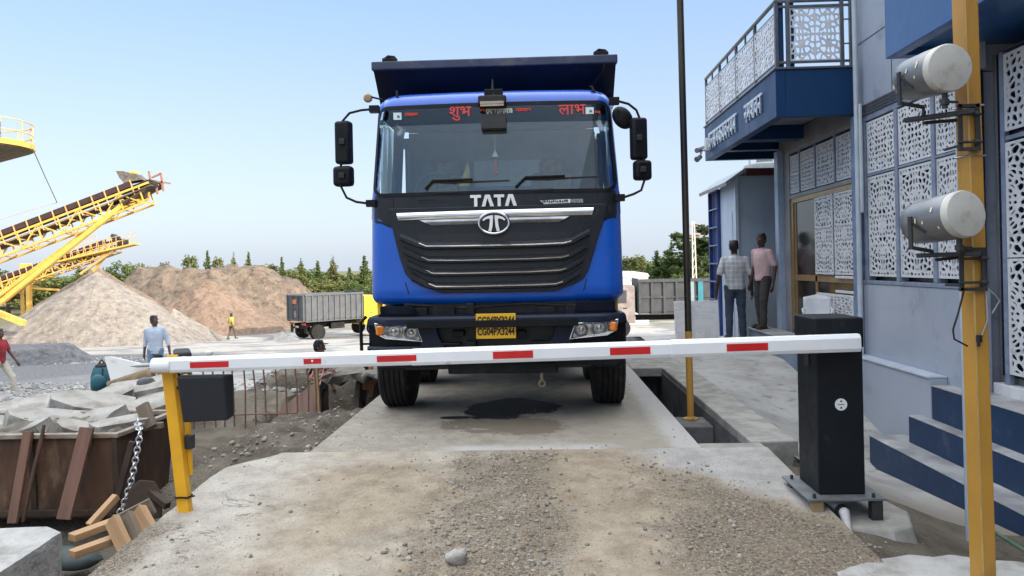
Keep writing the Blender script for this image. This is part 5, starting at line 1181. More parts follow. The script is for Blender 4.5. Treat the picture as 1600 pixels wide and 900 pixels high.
def barrel(label, cap, rear, r, arm_y, arm_x0, clamp, cable=False):
    yl = yp-.02
    C = ony(cap[0], cap[1], yl-.16); Rv = ony(rear[0], rear[1], yl+.13)
    t = thing('barrel_lamp', label, 'lamp', C[:])
    ax = (C-Rv).normalized(); Ln = (C-Rv).length
    mb = MB(); mb.lathe(Rv, ax, [(0, -.006), (r*.80, -.004), (r*.93, .012), (r*.97, .05), (r, Ln*.55), (r, Ln*.56), (r*1.015, Ln*.565), (r*1.015, Ln-.012), (r*.985, Ln+.002)], 30); sh = mb.build('shell', m_lampg, t, world=True, smooth_ang=35)
    mb = MB(); mb.lathe(Rv, ax, [(r*1.022, Ln-.028), (r*1.022, Ln-.004), (r*.97, Ln+.008), (r*.6, Ln+.016), (0, Ln+.018)], 30); cp = mb.build('cap', m_lampw, t, world=True, smooth_ang=35)
    side = ax.cross(Vector((0, 0, 1))).normalized()
    # small printed strokes and a yoke on each side
    zb = ony(1500, arm_y, yl).z
    for k, tt in enumerate((.34, .88)):
        P = Rv+ax*(Ln*tt)
        sd = -1 if (side*-1).y < 0 else 1
        n = side*sd
        if k == 0:
            mb = MB(); mb.bar(P+n*(r+.012)+Vector((0, 0, .02)), P+n*(r+.010)+Vector((0, 0, -r-.03)), .022, .010, n); mb.tube([P+n*(r+.01)+Vector((0, 0, -r-.02)), P+Vector((0, 0, -r-.04)), Vector((P.x, P.y, zb+.01))], .010, 8); mb.bar(P+n*(r+.012)+Vector((0, 0, .0)), P+n*(r*.82)+ax*.06+Vector((0, 0, -r*.6)), .012, .010, n)
        else:
            mb = MB(); mb.cyl(P+Vector((0, 0, -r+.004)), Vector((P.x, P.y, zb+.01)), .013, n=10); mb.cyl(P+Vector((0, 0, -r-.03)), P+Vector((0, 0, -r-.055)), .022, n=6); mb.tube([P+Vector((0, 0, -r-.04)), P+Vector((.06, 0, -r-.045))], .006, 6)
        mb.build('yoke', m_steel_dk, t, world=True)
    x0 = ony(arm_x0, arm_y, yl+.08); x1 = ony(clamp[2]-8, arm_y-6, yl-.07)
    mb = MB(); mb.bar(Vector((x0.x, yl+.10, zb)), Vector((x1.x, yl-.075, zb+.004)), .035, .022); mb.bar(Vector((x0.x+.07, yl+.06, zb-.022)), Vector((x1.x, yl+.07, zb-.01)), .02, .016); mb.build('arm', m_steel_dk, t, world=True, bevel=.003)
    c0 = ony(clamp[0], clamp[1], yp-.06); c1 = ony(clamp[2], clamp[3], yp-.06)
    mb = MB()
    for yy in (yp-.062,):
        mb.box2((c0.x, yy-.006, c1.z), (c0.x+.02, yy+.006, c0.z)); mb.box2((c1.x-.02, yy-.006, c1.z), (c1.x, yy+.006, c0.z))
    mb.box2((c0.x, yp-.068, c0.z-.018), (c1.x, yp-.05, c0.z)); mb.box2((c0.x, yp-.068, c1.z), (c1.x, yp-.05, c1.z+.016))
    for z in (c1.z+.04, c0.z-.05): mb.cyl((c0.x-.008, yp-.07, z), (c1.x+.006, yp-.072, z), .007, n=8); mb.cyl((c1.x-.03, yp-.07, z), (c1.x-.012, yp-.07, z), .014, n=6)
    for xx in (c0.x+.01, c1.x-.01): mb.box2((xx-.006, yp-.06, c1.z+.02), (xx+.006, yp+.075, c1.z+.032))
    mb.build('clamp', m_steel_dk, t, world=True, bevel=.002)
    return t, sh, Rv, ax, Ln, side
def marks(t, sh, Rv, ax, Ln, side, r, seed):
    rnd = random.Random(seed); mb = MB(); sd = 1 if side.y < 0 else -1; n = (side*sd)
    for k in range(5):
        a = rnd.uniform(-.5, .5); P = Rv+ax*(Ln*rnd.uniform(.12, .85)); nn = Matrix.Rotation(a, 3, ax) @ n
        q = P+nn*(r*1.02+.001); w = ax.cross(nn); mb.bar(q, q+w*rnd.uniform(.012, .03), .008, .002, nn)
    mb.build('print', M('lamp_print', (.75, .68, .5), None, 5, .6), sh, world=True)
rL = .108
v = barrel('upper of the two barrel lamps on the ochre post, grey with a clean white cap', (1483, 106), (1422, 126), rL, 180, 1416, (1496, 163, 1531, 235)); marks(*v, rL, 1)
v = barrel('lower of the two barrel lamps on the ochre post, dented with a scuffed cap', (1508, 334), (1430, 350), rL, 398, 1436, (1498, 388, 1541, 454)); marks(*v, rL, 2)
k0 = [(1506, 455), (1497, 490), (1489, 515), (1491, 530), (1512, 541)]; mb = MB(); mb.tube([ony(x, y, yp-.03) for x, y in k0], .0045, 6)
cb = mb.build('lamp_cable', m_ink, smooth_ang=40); tag(cb, 'black cable looping down from the lower barrel lamp', 'cable')
k1 = [(1540, 447), (1556, 462), (1562, 470), (1550, 490)]; mb = MB(); mb.tube([ony(x, y, yp-.06) for x, y in k1], .0035, 6)
k2 = [(1541, 455), (1543, 500), (1533, 527)]; mb.tube([ony(x, y, yp-.054) for x, y in k2], .004, 6); mb.tube([ony(1540, 452, yp-.058), ony(1541, 447, yp-.06)], .005, 6); tag(mb.build('post_cable', M('cable_grey', (.3, .3, .3), None, 5, .5), smooth_ang=40), 'thin grey cable hanging on the front of the ochre post', 'cable')
c = ony(1530, 529, yp-.06); mb = MB(); mb.box(c, (.022, .02, .035)); mb.box(c+Vector((-.006, -.006, -.022)), (.012, .012, .03)); tag(mb.build('plug', m_ink, bevel=.004), 'small black plug at the end of the post cable', 'plug')
# white conduit beside it
g0 = onz(1514, 837, -.27); mb = MB(); tpz = ony(1500, 150, 3.95); mb.tube([Vector((g0.x, g0.y, -.3)), Vector((ony(1499, 300, g0.y).x, g0.y, 2.6))], .0175, 12)
cp = mb.build('conduit_post', M('pale_conduit', (.40, .48, .58), (.33, .41, .52), 5, .4), smooth_ang=40); tag(cp, 'thin pale blue conduit standing just left of the ochre post', 'pipe')
# round concrete footing and hose
mb = MB(); rr = []
q = onz(1500, 905, -.13); n = 40; rnd = random.Random(8)
top = [Vector((q.x+.68*math.cos(2*math.pi*i/n)*(1+.05*rnd.uniform(-1, 1)), 3.45+.50*math.sin(2*math.pi*i/n)*(1+.05*rnd.uniform(-1, 1)), -.115)) for i in range(n)]
ctr = [q.x, 3.45]; lo = [Vector((ctr[0]+(v.x-ctr[0])*1.1, ctr[1]+(v.y-ctr[1])*1.1, -.30)) for v in top]
mb.add(top+lo, [tuple(range(n))]+[(i, (i+1) % n, n+(i+1) % n, n+i) for i in range(n)]); tag(mb.build('concrete_footing', m_concw, bevel=.02, seg=3), 'round white concrete footing around the foot of the ochre post', 'footing')
mb = MB(); mb.tube([onz(1556, 832, -.30), onz(1578, 846, -.32), onz(1606, 864, -.31), onz(1700, 900, -.30)], .013, 8); tag(mb.build('garden_hose', M('hose_green', (.05, .12, .06), (.10, .16, .09), 8, .5), smooth_ang=40), 'green hose on the dirt at the right edge', 'hose')
# ================================================================== LEFT FOREGROUND: skip, rubble, timber
m_crust = M('earth_crust', (.20, .18, .15), (.11, .10, .08), 6, .95, bmp=.8, bscale=14)
def gz(x, y): return float(terr(np.array([x]), np.array([y]))[0])
m_rust = M('rusty_plate', (.042, .023, .014), (.11, .053, .027), 3.5, .8, bmp=.3, bscale=30, dirt=(.24, .16, .10), dirt_amt=.35, dscale=3, thin=(1, 1, .35))
m_rustd = M('dark_rust', (.035, .022, .016), (.06, .035, .022), 5, .85, bmp=.3)
m_rim = M('skip_rim', (.30, .26, .22), (.20, .15, .11), 7, .8, dirt=(.10, .06, .04), dirt_amt=.4, dscale=5)
def wood(name, a, b, sx=1): return M(name, a, b, 9, .75, bmp=.25, bscale=30, thin=(1, 1, .12), dirt=(.16, .12, .08), dirt_amt=.25, dscale=4)
m_wred = wood('weathered_red_timber', (.17, .085, .055), (.11, .055, .038)); m_wnew = wood('fresh_timber', (.40, .25, .13), (.30, .175, .085)); m_wold = wood('grey_timber', (.20, .155, .11), (.13, .10, .07))
YS = 5.9; cr_ = ony(183, 680, YS); zt_ = cr_.z; zb_ = -.56; xr = cr_.x
skip = thing('skip', 'big open rusty steel skip in the hollow left of the ramp', 'skip', (xr-1.5, YS+.45, zb_))
def shell_box(mb, x0, x1, y0, y1, z0, z1, ib, th=.02):
    o0 = [(x0+ib, y0+ib, z0), (x1-ib, y0+ib, z0), (x1-ib, y1-ib, z0), (x0+ib, y1-ib, z0)]; o1 = [(x0, y0, z1), (x1, y0, z1), (x1, y1, z1), (x0, y1, z1)]
    i1 = [(x0+th, y0+th, z1), (x1-th, y0+th, z1), (x1-th, y1-th, z1), (x0+th, y1-th, z1)]; i0 = [(x0+ib+th, y0+ib+th, z0+th), (x1-ib-th, y0+ib+th, z0+th), (x1-ib-th, y1-ib-th, z0+th), (x0+ib+th, y1-ib-th, z0+th)]
    f = [(3, 2, 1, 0)]+[(i, (i+1) % 4, 4+(i+1) % 4, 4+i) for i in range(4)]+[(4+i, 4+(i+1) % 4, 8+(i+1) % 4, 8+i) for i in range(4)]+[(8+i, 8+(i+1) % 4, 12+(i+1) % 4, 12+i) for i in range(4)]+[(12, 13, 14, 15)]
    mb.add(o0+o1+i1+i0, f)
mb = MB(); shell_box(mb, xr-3.6, xr, YS, YS+.95, zb_, zt_, .05); mb.build('skip_body', m_rust, skip, world=True)
mb = MB(); mb.box2((xr-3.62, YS-.03, zt_-.018), (xr+.02, YS+.03, zt_+.02)); mb.box2((xr-.03, YS+.032, zt_-.018), (xr+.025, YS+.97, zt_+.018)); mb.box2((xr-3.62, YS+.92, zt_-.018), (xr-.032, YS+.98, zt_+.02)); mb.build('rim', m_rim, skip, world=True, bevel=.006)
for x in (xr-.02, xr-.72, xr-1.5): mb = MB(); mb.bar((x, YS-.004, zt_-.02), (x-.01, YS+.045, zb_+.02), .05, .03, (0, 1, 0)); mb.build('rib', m_rustd, skip, world=True, bevel=.004)
mb = MB(); mb.bar((xr-3.5, YS+.03, zb_+.05), (xr-.05, YS+.03, zb_+.05), .05, .05); mb.build('skid', m_rustd, skip, world=True, bevel=.005)
def plank(name, p0, p1, w, t, mat, label, cat='timber', up=(0, 1, 0)):
    p0 = Vector(p0); p1 = Vector(p1); d = (p1-p0); L = d.length; d.normalize(); u = Vector(up); x = d.cross(u).normalized(); z = x.cross(d); m = Matrix((x, z, d)).transposed()
    mb = MB(); mb.box((0, 0, L/2), (w, t, L)); me = mb.mesh(name)
    for v in me.vertices: v.co += Vector((mnoise.noise(v.co*3+p0), mnoise.noise(v.co*5+p1), 0))*.006
    o = link_mesh(name, me, mat, None, bevel=.004); o.matrix_world = Matrix.Translation(p0) @ m.to_4x4(); tag(o, label, cat); return o
plank('leaning_plank', ony(100, 812, YS-.28), ony(136, 668, YS-.045), .11, .03, m_wred, 'wide weathered red plank leaning on the skip, beside its right rib')
plank('leaning_plank', ony(20, 818, YS-.25), ony(44, 674, YS-.045), .075, .035, m_wred, 'narrow reddish plank leaning on the skip at the left edge')
mb = MB(); mb.tube([ony(36, 815, YS-.22), ony(52, 740, YS-.15), ony(64, 690, YS-.06), ony(69, 664, YS-.03)], [.014, .016, .017, .012], 8); tag(mb.build('rusty_bar', m_rust, smooth_ang=40), 'thin crooked rusty bar leaning on the skip between two planks', 'bar')
# chain
def chain(pts, n, r=.024):
    P = [Vector(p) for p in pts]; mb = MB(); seg = [(P[i+1]-P[i]).length for i in range(len(P)-1)]; tot = sum(seg)
    for k in range(n):
        s = tot*(k+.5)/n; i = 0
        while i < len(seg)-1 and s > seg[i]: s -= seg[i]; i += 1
        d = (P[i+1]-P[i]).normalized(); c = P[i]+d*s; x = d.cross(Vector((0, 1, .2))).normalized(); y = d.cross(x)
        if k % 2: x, y = y, x
        L = tot/n*.66
        mb.tube([c+d*(L*math.cos(a)*1.0)+x*(r*math.sin(a)) for a in [2*math.pi*j/10 for j in range(10)]], .0065, 5, True)
    return mb
ch = chain([ony(214, 657, YS+.1), ony(219, 675, YS-.06), ony(217, 690, YS-.07), ony(213, 712, YS-.08), ony(207, 745, YS-.10), ony(196, 782, YS-.13), ony(183, 812, YS-.16)], 22)
tag(ch.build('chain', M('galvanised', (.62, .62, .63), (.5, .5, .5), 9, .35, .8), smooth_ang=40), 'bright galvanised chain hanging over the rim of the skip', 'chain')
plank('leaning_plank', ony(178, 800, YS-.05), ony(207, 690, YS-.03), .05, .03, m_rustd, 'dark narrow board on the skip wall right behind the chain')
# timber heap at the foot of the skip
def pl2(a, b, d0, d1, w, t, mat, label, nm='timber_piece', up=(0, 0, 1)): return plank(nm, ony(*a, d0), ony(*b, d1), w, t, mat, label, 'timber', up)
pl2((112, 840), (200, 808), 4.95, 5.3, .09, .05, m_wnew, 'long fresh timber lying uppermost in the heap below the chain')
pl2((112, 866), (190, 838), 4.8, 5.1, .085, .05, m_wnew, 'fresh timber lowest in the heap, its end towards the concrete block')
pl2((140, 822), (182, 775), 5.25, 5.45, .055, .05, m_wnew, 'fresh timber rising steeply from the heap towards the skip')
pl2((176, 812), (196, 858), 5.05, 4.9, .10, .05, m_wnew, 'short board end facing forwards in the timber heap', up=(0, 1, 0))
pl2((200, 806), (216, 846), 5.12, 4.98, .10, .06, m_wold, 'short grey board in the heap, second from its right end', up=(0, 1, 0))
pl2((218, 796), (238, 834), 5.15, 5.0, .09, .06, m_wnew, 'short board at the right end of the timber heap', up=(0, 1, 0))
pl2((176, 822), (238, 790), 5.2, 5.25, .05, .12, m_wold, 'rough grey timber laid across the short boards of the heap')
pl2((232, 766), (262, 790), 5.5, 5.4, .05, .05, m_rustd, 'dark bar sticking out of the dirt between skip and yellow post')
mb = MB(); q = ony(222, 790, 5.45); mb.prism([(-.12, -.02), (-.09, .13), (-.02, .19), (.08, .17), (.13, .08), (.14, -.1), (.0, -.12)], 'Y', -.02, .02); bo = mb.build('bent_plate', m_rustd, bevel=.006); bo.location = q; bo.rotation_euler = (R(-15), 0, R(20)); tag(bo, 'curved dark rusty plate standing behind the timber heap', 'plate')
mb = MB(); q = onz(150, 850, -.62); mb.ball((0, 0, .06), .2, 14, 8, (1.4, .6, .4)); me = mb.mesh('tarp')
for v in me.vertices: v.co *= 1+.3*mnoise.noise(v.co*6)
o = link_mesh('tarp', me, M('dark_tarp', (.03, .05, .055), (.05, .07, .075), 6, .6), smooth_ang=60); o.location = (q.x, 5.2, -.66); tag(o, 'crumpled dark tarpaulin under the timber heap', 'tarpaulin')
for a, b, lb in (((262, 660), (284, 664), 'pale offcut on the concrete left of the yellow post foot'),): pass
q = onz(256, 792, -.30); mb = MB(); mb.box((0, 0, 0), (.16, .09, .03)); o = mb.build('offcut', m_wnew, bevel=.005); o.location = (q.x, q.y, gz(q.x, q.y)+.02); o.rotation_euler = (.1, .15, .5); tag(o, 'pale timber offcut lying left of the yellow post foot', 'timber')
q = onz(270, 802, -.2); mb = MB(); mb.box((0, 0, 0), (.14, .06, .025)); o = mb.build('offcut', m_wnew, bevel=.005); o.location = (q.x-.1, q.y-.0, gz(q.x-.1, q.y)+.02); o.rotation_euler = (.0, .1, -.2); tag(o, 'pale timber offcut touching the yellow post foot', 'timber')
# rough blocks and broken slabs
def rough_block(name, poly, z0, z1, mat, label, cat, loc, rot=(0, 0, 0), amp=.03, seed=1, sub=3, inset=.03):
    bm = bmesh.new(); b = [bm.verts.new((x, y, z0)) for x, y in poly]
    f = bm.faces.new(b); r = bmesh.ops.extrude_face_region(bm, geom=[f]); bmesh.ops.translate(bm, verts=[v for v in r['geom'] if isinstance(v, bmesh.types.BMVert)], vec=(0, 0, z1-z0))
    bmesh.ops.recalc_face_normals(bm, faces=bm.faces); bmesh.ops.triangulate(bm, faces=bm.faces)
    for k in range(sub): bmesh.ops.subdivide_edges(bm, edges=[e for e in bm.edges if e.calc_length() > .05], cuts=1, use_grid_fill=True)
    bmesh.ops.triangulate(bm, faces=bm.faces)
    for v in bm.verts:
        s = Vector((seed*3.1, seed*1.7, seed)); n = mnoise.fractal(v.co*4+s, 1, 2, 4); top = abs(v.co.z-z1) < 1e-3
        d = Vector((mnoise.noise(v.co*6+s), mnoise.noise(v.co*6-s), mnoise.noise(v.co*7+s*2)))
        v.co += d*amp*(.12 if top else 1.0)+Vector((0, 0, n*amp*(.18 if top else .4)))
    me = bpy.data.meshes.new(name); bm.to_mesh(me); bm.free()
    o = link_mesh(name, me, mat, smooth_ang=28); o.location = loc; o.rotation_euler = rot; tag(o, label, cat); return o
q = onz(58, 822, -.06)
rough_block('concrete_block', [(-.9, -.42), (.22, -.42), (.20, .18), (.05, .30), (-.9, .24)], -.62, .0, m_concw, 'big pale concrete block at the bottom left corner', 'concrete block', (onz(86, 830, -.06).x-.12, 4.0, -.05), (0, 0, R(4)), .028, 2)
q = onz(150, 872, -.3)
for k, (x, y, s, lb) in enumerate(((128, 892, .05, 'small grey stone lying just right of the corner block'), (268, 846, .035, 'small grey stone in the gravel right of the timber heap'))):
    q = onz(x, y, -.2); z = gz(q.x, q.y); mb = MB(); mb.ball((0, 0, 0), s, 10, 7, (1.2, .9, .7)); me = mb.mesh('stone')
    for v in me.vertices: v.co *= 1+.3*mnoise.noise(v.co*20+Vector((k, 0, 0)))
    o = link_mesh('stone', me, m_conc, smooth_ang=40); o.location = (q.x, q.y, z+s*.4); tag(o, lb, 'stone')
def slab_at(px, py, y, size, rot, th, label, mat=m_conc, seed=1, amp=.03, cat='concrete slab'):
    q = ony(px, py, y); a, b = size; rnd = random.Random(seed); P = []
    for k in range(9): t = 2*math.pi*k/9; sq = 1/max(abs(math.cos(t)), abs(math.sin(t))); P.append((a*math.cos(t)*sq*rnd.uniform(.72, 1), b*math.sin(t)*sq*rnd.uniform(.72, 1)))
    return rough_block('concrete_slab', P, -th, 0, mat, label, cat, (q.x, q.y, q.z), rot, amp, seed, 3)
# broken concrete heaped in the skip and behind it
hx0, hx1, hy0, hy1 = xr-3.5, xr-.10, YS+.08, YS+.88
HX, HY = np.meshgrid(np.linspace(hx0, hx1, 70), np.linspace(hy0, hy1, 22), indexing='ij')
HZ = zt_-.16+.16*np.sin(np.pi*(HY-hy0)/(hy1-hy0))+.10*fbm(HX*2.2, HY*2.2, 4, 31)+.09*fbm(HX*8, HY*8, 3, 33)
rb = link_mesh('rubble', grid_mesh('rubble', HX, HY, HZ), m_crust, smooth_ang=30); tag(rb, 'loose rubble filling the rusty skip', 'rubble', kind='stuff')
m_slab = M('broken_concrete', (.36, .345, .315), (.27, .255, .225), 4, .95, bmp=1.0, bscale=16, dirt=(.16, .135, .10), dirt_amt=.5, dscale=2.2)
SL = [(206, 604, 8.6, (.50, .30), (12, -9, 18), .24, 'broken pale slab at the top of the rubble near the white vane', m_slab, 3),
      (150, 626, 7.6, (.42, .26), (16, 14, 35), .22, 'tilted slab with a dirt crust in the upper middle of the rubble', m_slab, 5),
      (226, 632, 7.0, (.28, .20), (14, -16, 40), .26, 'tilted thick slab at the right of the rubble by the upright board', m_slab, 7),
      (84, 648, 6.62, (.40, .17), (18, 12, 38), .13, 'long thin slab sloping over the rubble towards the skip rim', m_slab, 8),
      (150, 648, 6.55, (.26, .15), (22, -10, -14), .15, 'small slab with a straight cut edge in the middle of the skip', m_slab, 14),
      (188, 656, 6.28, (.30, .10), (16, -6, 14), .12, 'narrow slab lying along the rim of the skip', m_slab, 9),
      (18, 662, 6.5, (.34, .18), (10, 12, 10), .16, 'low slab at the far left inside the skip', m_slab, 10),
      (52, 662, 6.25, (.20, .10), (24, -14, -30), .10, 'small broken piece standing on edge at the left of the skip', m_slab, 18),
      (118, 664, 6.2, (.18, .09), (20, 18, 12), .10, 'small broken piece leaning above the wide red plank', m_slab, 19),
      (70, 628, 7.9, (.36, .22), (14, 6, -20), .16, 'flat slab left of the middle behind the skip', m_slab, 16),
      (18, 640, 7.7, (.42, .22), (8, 8, -12), .14, 'flat slab at the far left behind the skip', m_slab, 17),
      (178, 612, 8.2, (.22, .14), (20, -14, 50), .14, 'small slab between the backpack and the upper slabs', m_slab, 20),
      (243, 622, 7.8, (.17, .26), (4, 10, -10), .42, 'upright brown broken slab just left of the yellow post', m_wold, 12)]
for px, py, y, sz, rt, th, lb, mt, sd_ in SL:
    o = slab_at(px, py, y, sz, tuple(R(a) for a in rt), th, lb, mt, sd_, .022)
plank('board', ony(236, 668, 6.3), ony(222, 632, 6.35), .11, .05, m_wold, 'short upright old board wedged in the rubble by the chain')
plank('board', ony(0, 672, 6.4), ony(92, 655, 6.6), .06, .04, m_wold, 'old board lying flat across the rubble at the left of the skip', up=(0, 0, 1))
plank('board', ony(175, 671, 6.3), ony(255, 664, 6.35), .05, .05, m_wold, 'old board lying behind the chain on the skip corner', up=(0, 0, 1))
# broken crust overhanging the trench
rough_block('crust_slab', [(-.85, -.75), (-.45, -1.0), (-.1, -.72), (.22, -.95), (.58, -.6), (.60, .9), (-.80, .95)], -.10, .0, m_crust, 'broken concrete crust hanging over the dark trench left of the deck', 'concrete crust', (-2.50, 11.35, -.10), (R(-3), R(-2), 0), .11, 6)
q = ony(262, 655, 7.2); mb = MB(); mb.grid([[Vector((.34*i/8-.17, .25*j/6, .05*mnoise.noise(Vector((i*.5, j*.6, 3)))-.10*j/6*0)) for i in range(9)] for j in range(7)]); o = mb.build('sheet_cloth', M('dusty_sheet', (.45, .44, .42), (.34, .33, .31), 6, .85), smooth_ang=60); o.location = q; o.rotation_euler = (R(35), R(-15), 0); tag(o, 'crumpled pale sheet behind the yellow post', 'sheet')
# log and backpack beneath the vane
l0 = ony(172, 606, 8.9); l1 = ony(240, 588, 9.0); mb = MB(); mb.tube([l0+(l1-l0)*t+Vector((0, 0, .012*math.sin(t*9))) for t in np.linspace(0, 1, 9)], [.085, .09, .1, .105, .11, .112, .11, .1, .09], 14)
tag(mb.build('log', wood('log_bark', (.20, .14, .07), (.12, .085, .045)), smooth_ang=50), 'thick brown log lying under the white vane', 'log')
for px, py, s, lb in ((228, 600, .10, 'dark boulder at the right end of the brown log'), (219, 604, .055, 'small pale stone in front of the log'), (178, 606, .06, 'pale stone at the left end of the log by the backpack')):
    q = ony(px, py, 8.7); mb = MB(); mb.ball((0, 0, 0), s, 12, 8, (1, .9, .9)); me = mb.mesh('boulder')
    for v in me.vertices: v.co *= 1+.3*mnoise.noise(v.co*12+q)
    o = link_mesh('boulder', me, m_dark if s > .09 else m_conc, smooth_ang=40); o.location = q; tag(o, lb, 'stone')
q = ony(160, 612, 9.0); bag = thing('backpack', 'teal and black backpack standing in the rubble left of the white vane', 'backpack', q[:], R(15))
m_teal = M('teal_nylon', (.02, .11, .14), (.015, .085, .11), 6, .6, bmp=.1); m_nyl = M('black_nylon', (.012, .013, .015), None, 6, .7)
mb = MB(); mb.lathe((0, 0, 0), (0, 0, 1), [(.0, 0), (.11, .0), (.135, .05), (.13, .2), (.10, .30), (.05, .34), (0, .345)], 18); me = mb.mesh('pack')
for v in me.vertices: v.co.y *= .62
link_mesh('pack', me, m_teal, bag, smooth_ang=50)
mb = MB(); mb.ball((-.02, -.085, .13), .09, 12, 8, (1, .45, 1.15)); mb.build('front_pocket', m_teal, bag, smooth_ang=50)
mb = MB(); mb.tube([(.03, -.075, .02), (.025, -.095, .15), (.03, -.07, .3)], .008, 6); mb.build('zip', m_nyl, bag)
mb = MB(); mb.ball((0, 0, .315), .085, 12, 6, (1, .7, .5)); mb.tube([(-.04, 0, .34), (0, 0, .40), (.04, 0, .34)], .012, 6); mb.build('top_flap', m_nyl, bag, smooth_ang=50)
for s in (-1, 1): mb = MB(); mb.tube([(s*.06, .08, .3), (s*.11, .12, .2), (s*.10, .09, .04)], .018, 6); mb.build('strap', m_nyl, bag, smooth_ang=50)
# motorcycle parked behind the barrier end, hidden up to its handlebar by the box
q = ony(300, 560, 9.7); mz = gz(q.x, 9.7)
moto = thing('motorcycle', 'white motorcycle parked behind the black box, only its handlebar showing', 'motorcycle', (q.x-.12, 9.7, mz), R(28))
m_mw = M('bike_white', (.7, .7, .68), None, 5, .3, coat=.4)
dz = ony(290, 562, 9.7).z-.02-mz
for y in (-.62, .62):
    mb = MB(); mb.lathe((0, y, .29), (1, 0, 0), [(.20, -.03), (.26, -.045), (.29, -.02), (.29, .02), (.26, .045), (.20, .03)], 28); wl = mb.build('wheel', m_rub, moto, smooth_ang=40)
    mb = MB(); mb.cyl((-.02, y, .29), (.02, y, .29), .05)
    for t in range(6): mb.bar((0, y, .29), (0, y+.2*math.cos(t*math.pi/3), .29+.2*math.sin(t*math.pi/3)), .012, .012, (1, 0, 0))
    mb.build('spokes', m_chrome, wl)
mb = MB(); mb.tube([(0, -.62, .29), (0, -.45, .72), (0, -.38, dz-.02)], .03, 8); mb.tube([(0, -.4, .66), (0, .1, .4), (0, .62, .29)], .03, 8); mb.box((0, 0, .38), (.2, .34, .26)); mb.build('frame', m_chas, moto, bevel=.02)
mb = MB(); mb.ball((0, -.15, .62), .15, 14, 8, (.75, 1.3, .62)); mb.build('fuel_tank', m_mw, moto, smooth_ang=50)
mb = MB(); mb.box((0, .38, .70), (.22, .62, .09)); mb.build('seat', m_nyl, moto, bevel=.035, seg=3)
mb = MB(); mb.tube([(-.33, -.30, dz+.0), (-.2, -.36, dz+.02), (0, -.40, dz-.01), (.2, -.36, dz+.02), (.33, -.30, dz)], .014, 8); mb.build('handlebar', m_chrome, moto, smooth_ang=40)
mb = MB(); mb.lathe((0, -.46, dz-.02), (0, -1, 0), [(.05, -.1), (.09, -.02), (.10, .02), (.06, .05), (0, .06)], 20); mb.build('headlamp', m_mw, moto, smooth_ang=40)
for s in (-1, 1): mb = MB(); mb.tube([(s*.26, -.33, dz+.01), (s*.30, -.36, dz+.1)], .007, 6); mb.ball((s*.30, -.36, dz+.12), .05, 10, 6, (1, .3, .7)); mb.build('mirror', m_mw if s > 0 else m_nyl, moto, smooth_ang=50)

# ---- bar fence and formwork by the trench
m_rebar = M('rusty_rebar', (.16, .085, .055), (.22, .13, .09), 12, .8)
yf = 8.85
f0 = ony(300, 652, yf); f1 = ony(497, 648, yf)
fence = thing('bar_fence', 'rusty reinforcing-bar fence on the dirt bank behind the barrier arm', 'fence', ((f0.x+f1.x)/2, yf, -.3))
mb = MB(); zf = .36
for k, px in enumerate((300, 318, 334, 350, 365, 381, 397, 414, 431, 447, 463, 480, 492)):
    b = ony(px+2, 655-4*(k > 9), yf); rr = random.Random(k); mb.tube([(b.x+rr.uniform(-.01, .01), yf, b.z-.12), (b.x+rr.uniform(-.012, .012), yf+rr.uniform(-.02, .02), (b.z+zf)/2), (b.x-.02+rr.uniform(-.012, .012), yf, zf)], .0105, 6)
mb.build('bars', m_rebar, fence, world=True, smooth_ang=40)
mb = MB(); mb.tube([(f0.x-.02, yf-.015, f0.z+.02), (f1.x, yf-.015, f1.z+.03)], .010, 6); mb.tube([(f0.x-.02, yf-.015, zf-.03), (f1.x-.02, yf-.015, zf-.01)], .010, 6); mb.build('rails', m_rebar, fence, world=True)
pq = ony(497, 650, yf); mb = MB(); mb.bar((pq.x, yf+.03, -.42), (pq.x-.03, yf+.03, .30), .055, .05, (0, 1, 0)); mb.build('end_post', m_wnew, fence, world=True, bevel=.004)
V = [ony(x, y, yf+.25) for x, y in ((430, 652), (440, 636), (492, 598), (492, 652))]; mb = MB(); mb.add(V+[v+Vector((0, .03, 0)) for v in V], [(0, 1, 2, 3), (7, 6, 5, 4)]+[(i, (i+1) % 4, 4+(i+1) % 4, 4+i) for i in range(4)])
fw = wood('formwork_board', (.42, .28, .22), (.3, .19, .155)); tag(mb.build('formwork_board', fw), 'triangular pinkish formwork board behind the bar fence', 'board')
rnd = random.Random(5); mb = MB()
for k in range(16):
    a = ony(rnd.uniform(478, 500), rnd.uniform(588, 604), 9.4); b = ony(rnd.uniform(500, 535), rnd.uniform(572, 584), 10.6); m_ = (a+b)/2+Vector((rnd.uniform(-.1, .1), 0, rnd.uniform(.0, .15))); mb.tube([a, m_, b], .007, 5)
tag(mb.build('rebar_bundle', M('red_rebar', (.28, .12, .09), (.36, .2, .16), 14, .8)), 'tangle of reddish reinforcing rods at the end of the bar fence', 'rods')
for px, py, w_, h_, lb in ((575, 575, .12, .22, 'small pale timber stake at the trench edge left of the truck tyre'), (582, 590, .07, .14, 'short reddish block beside the stake at the trench edge')):
    q = ony(px, py, 11.2); mb = MB(); mb.box((0, 0, 0), (w_, .06, h_+.25), Matrix.Rotation(R(8), 3, 'Y')); o = mb.build('stake', m_wnew, bevel=.005); o.location = q+Vector((0, 0, -.1)); tag(o, lb, 'stake')
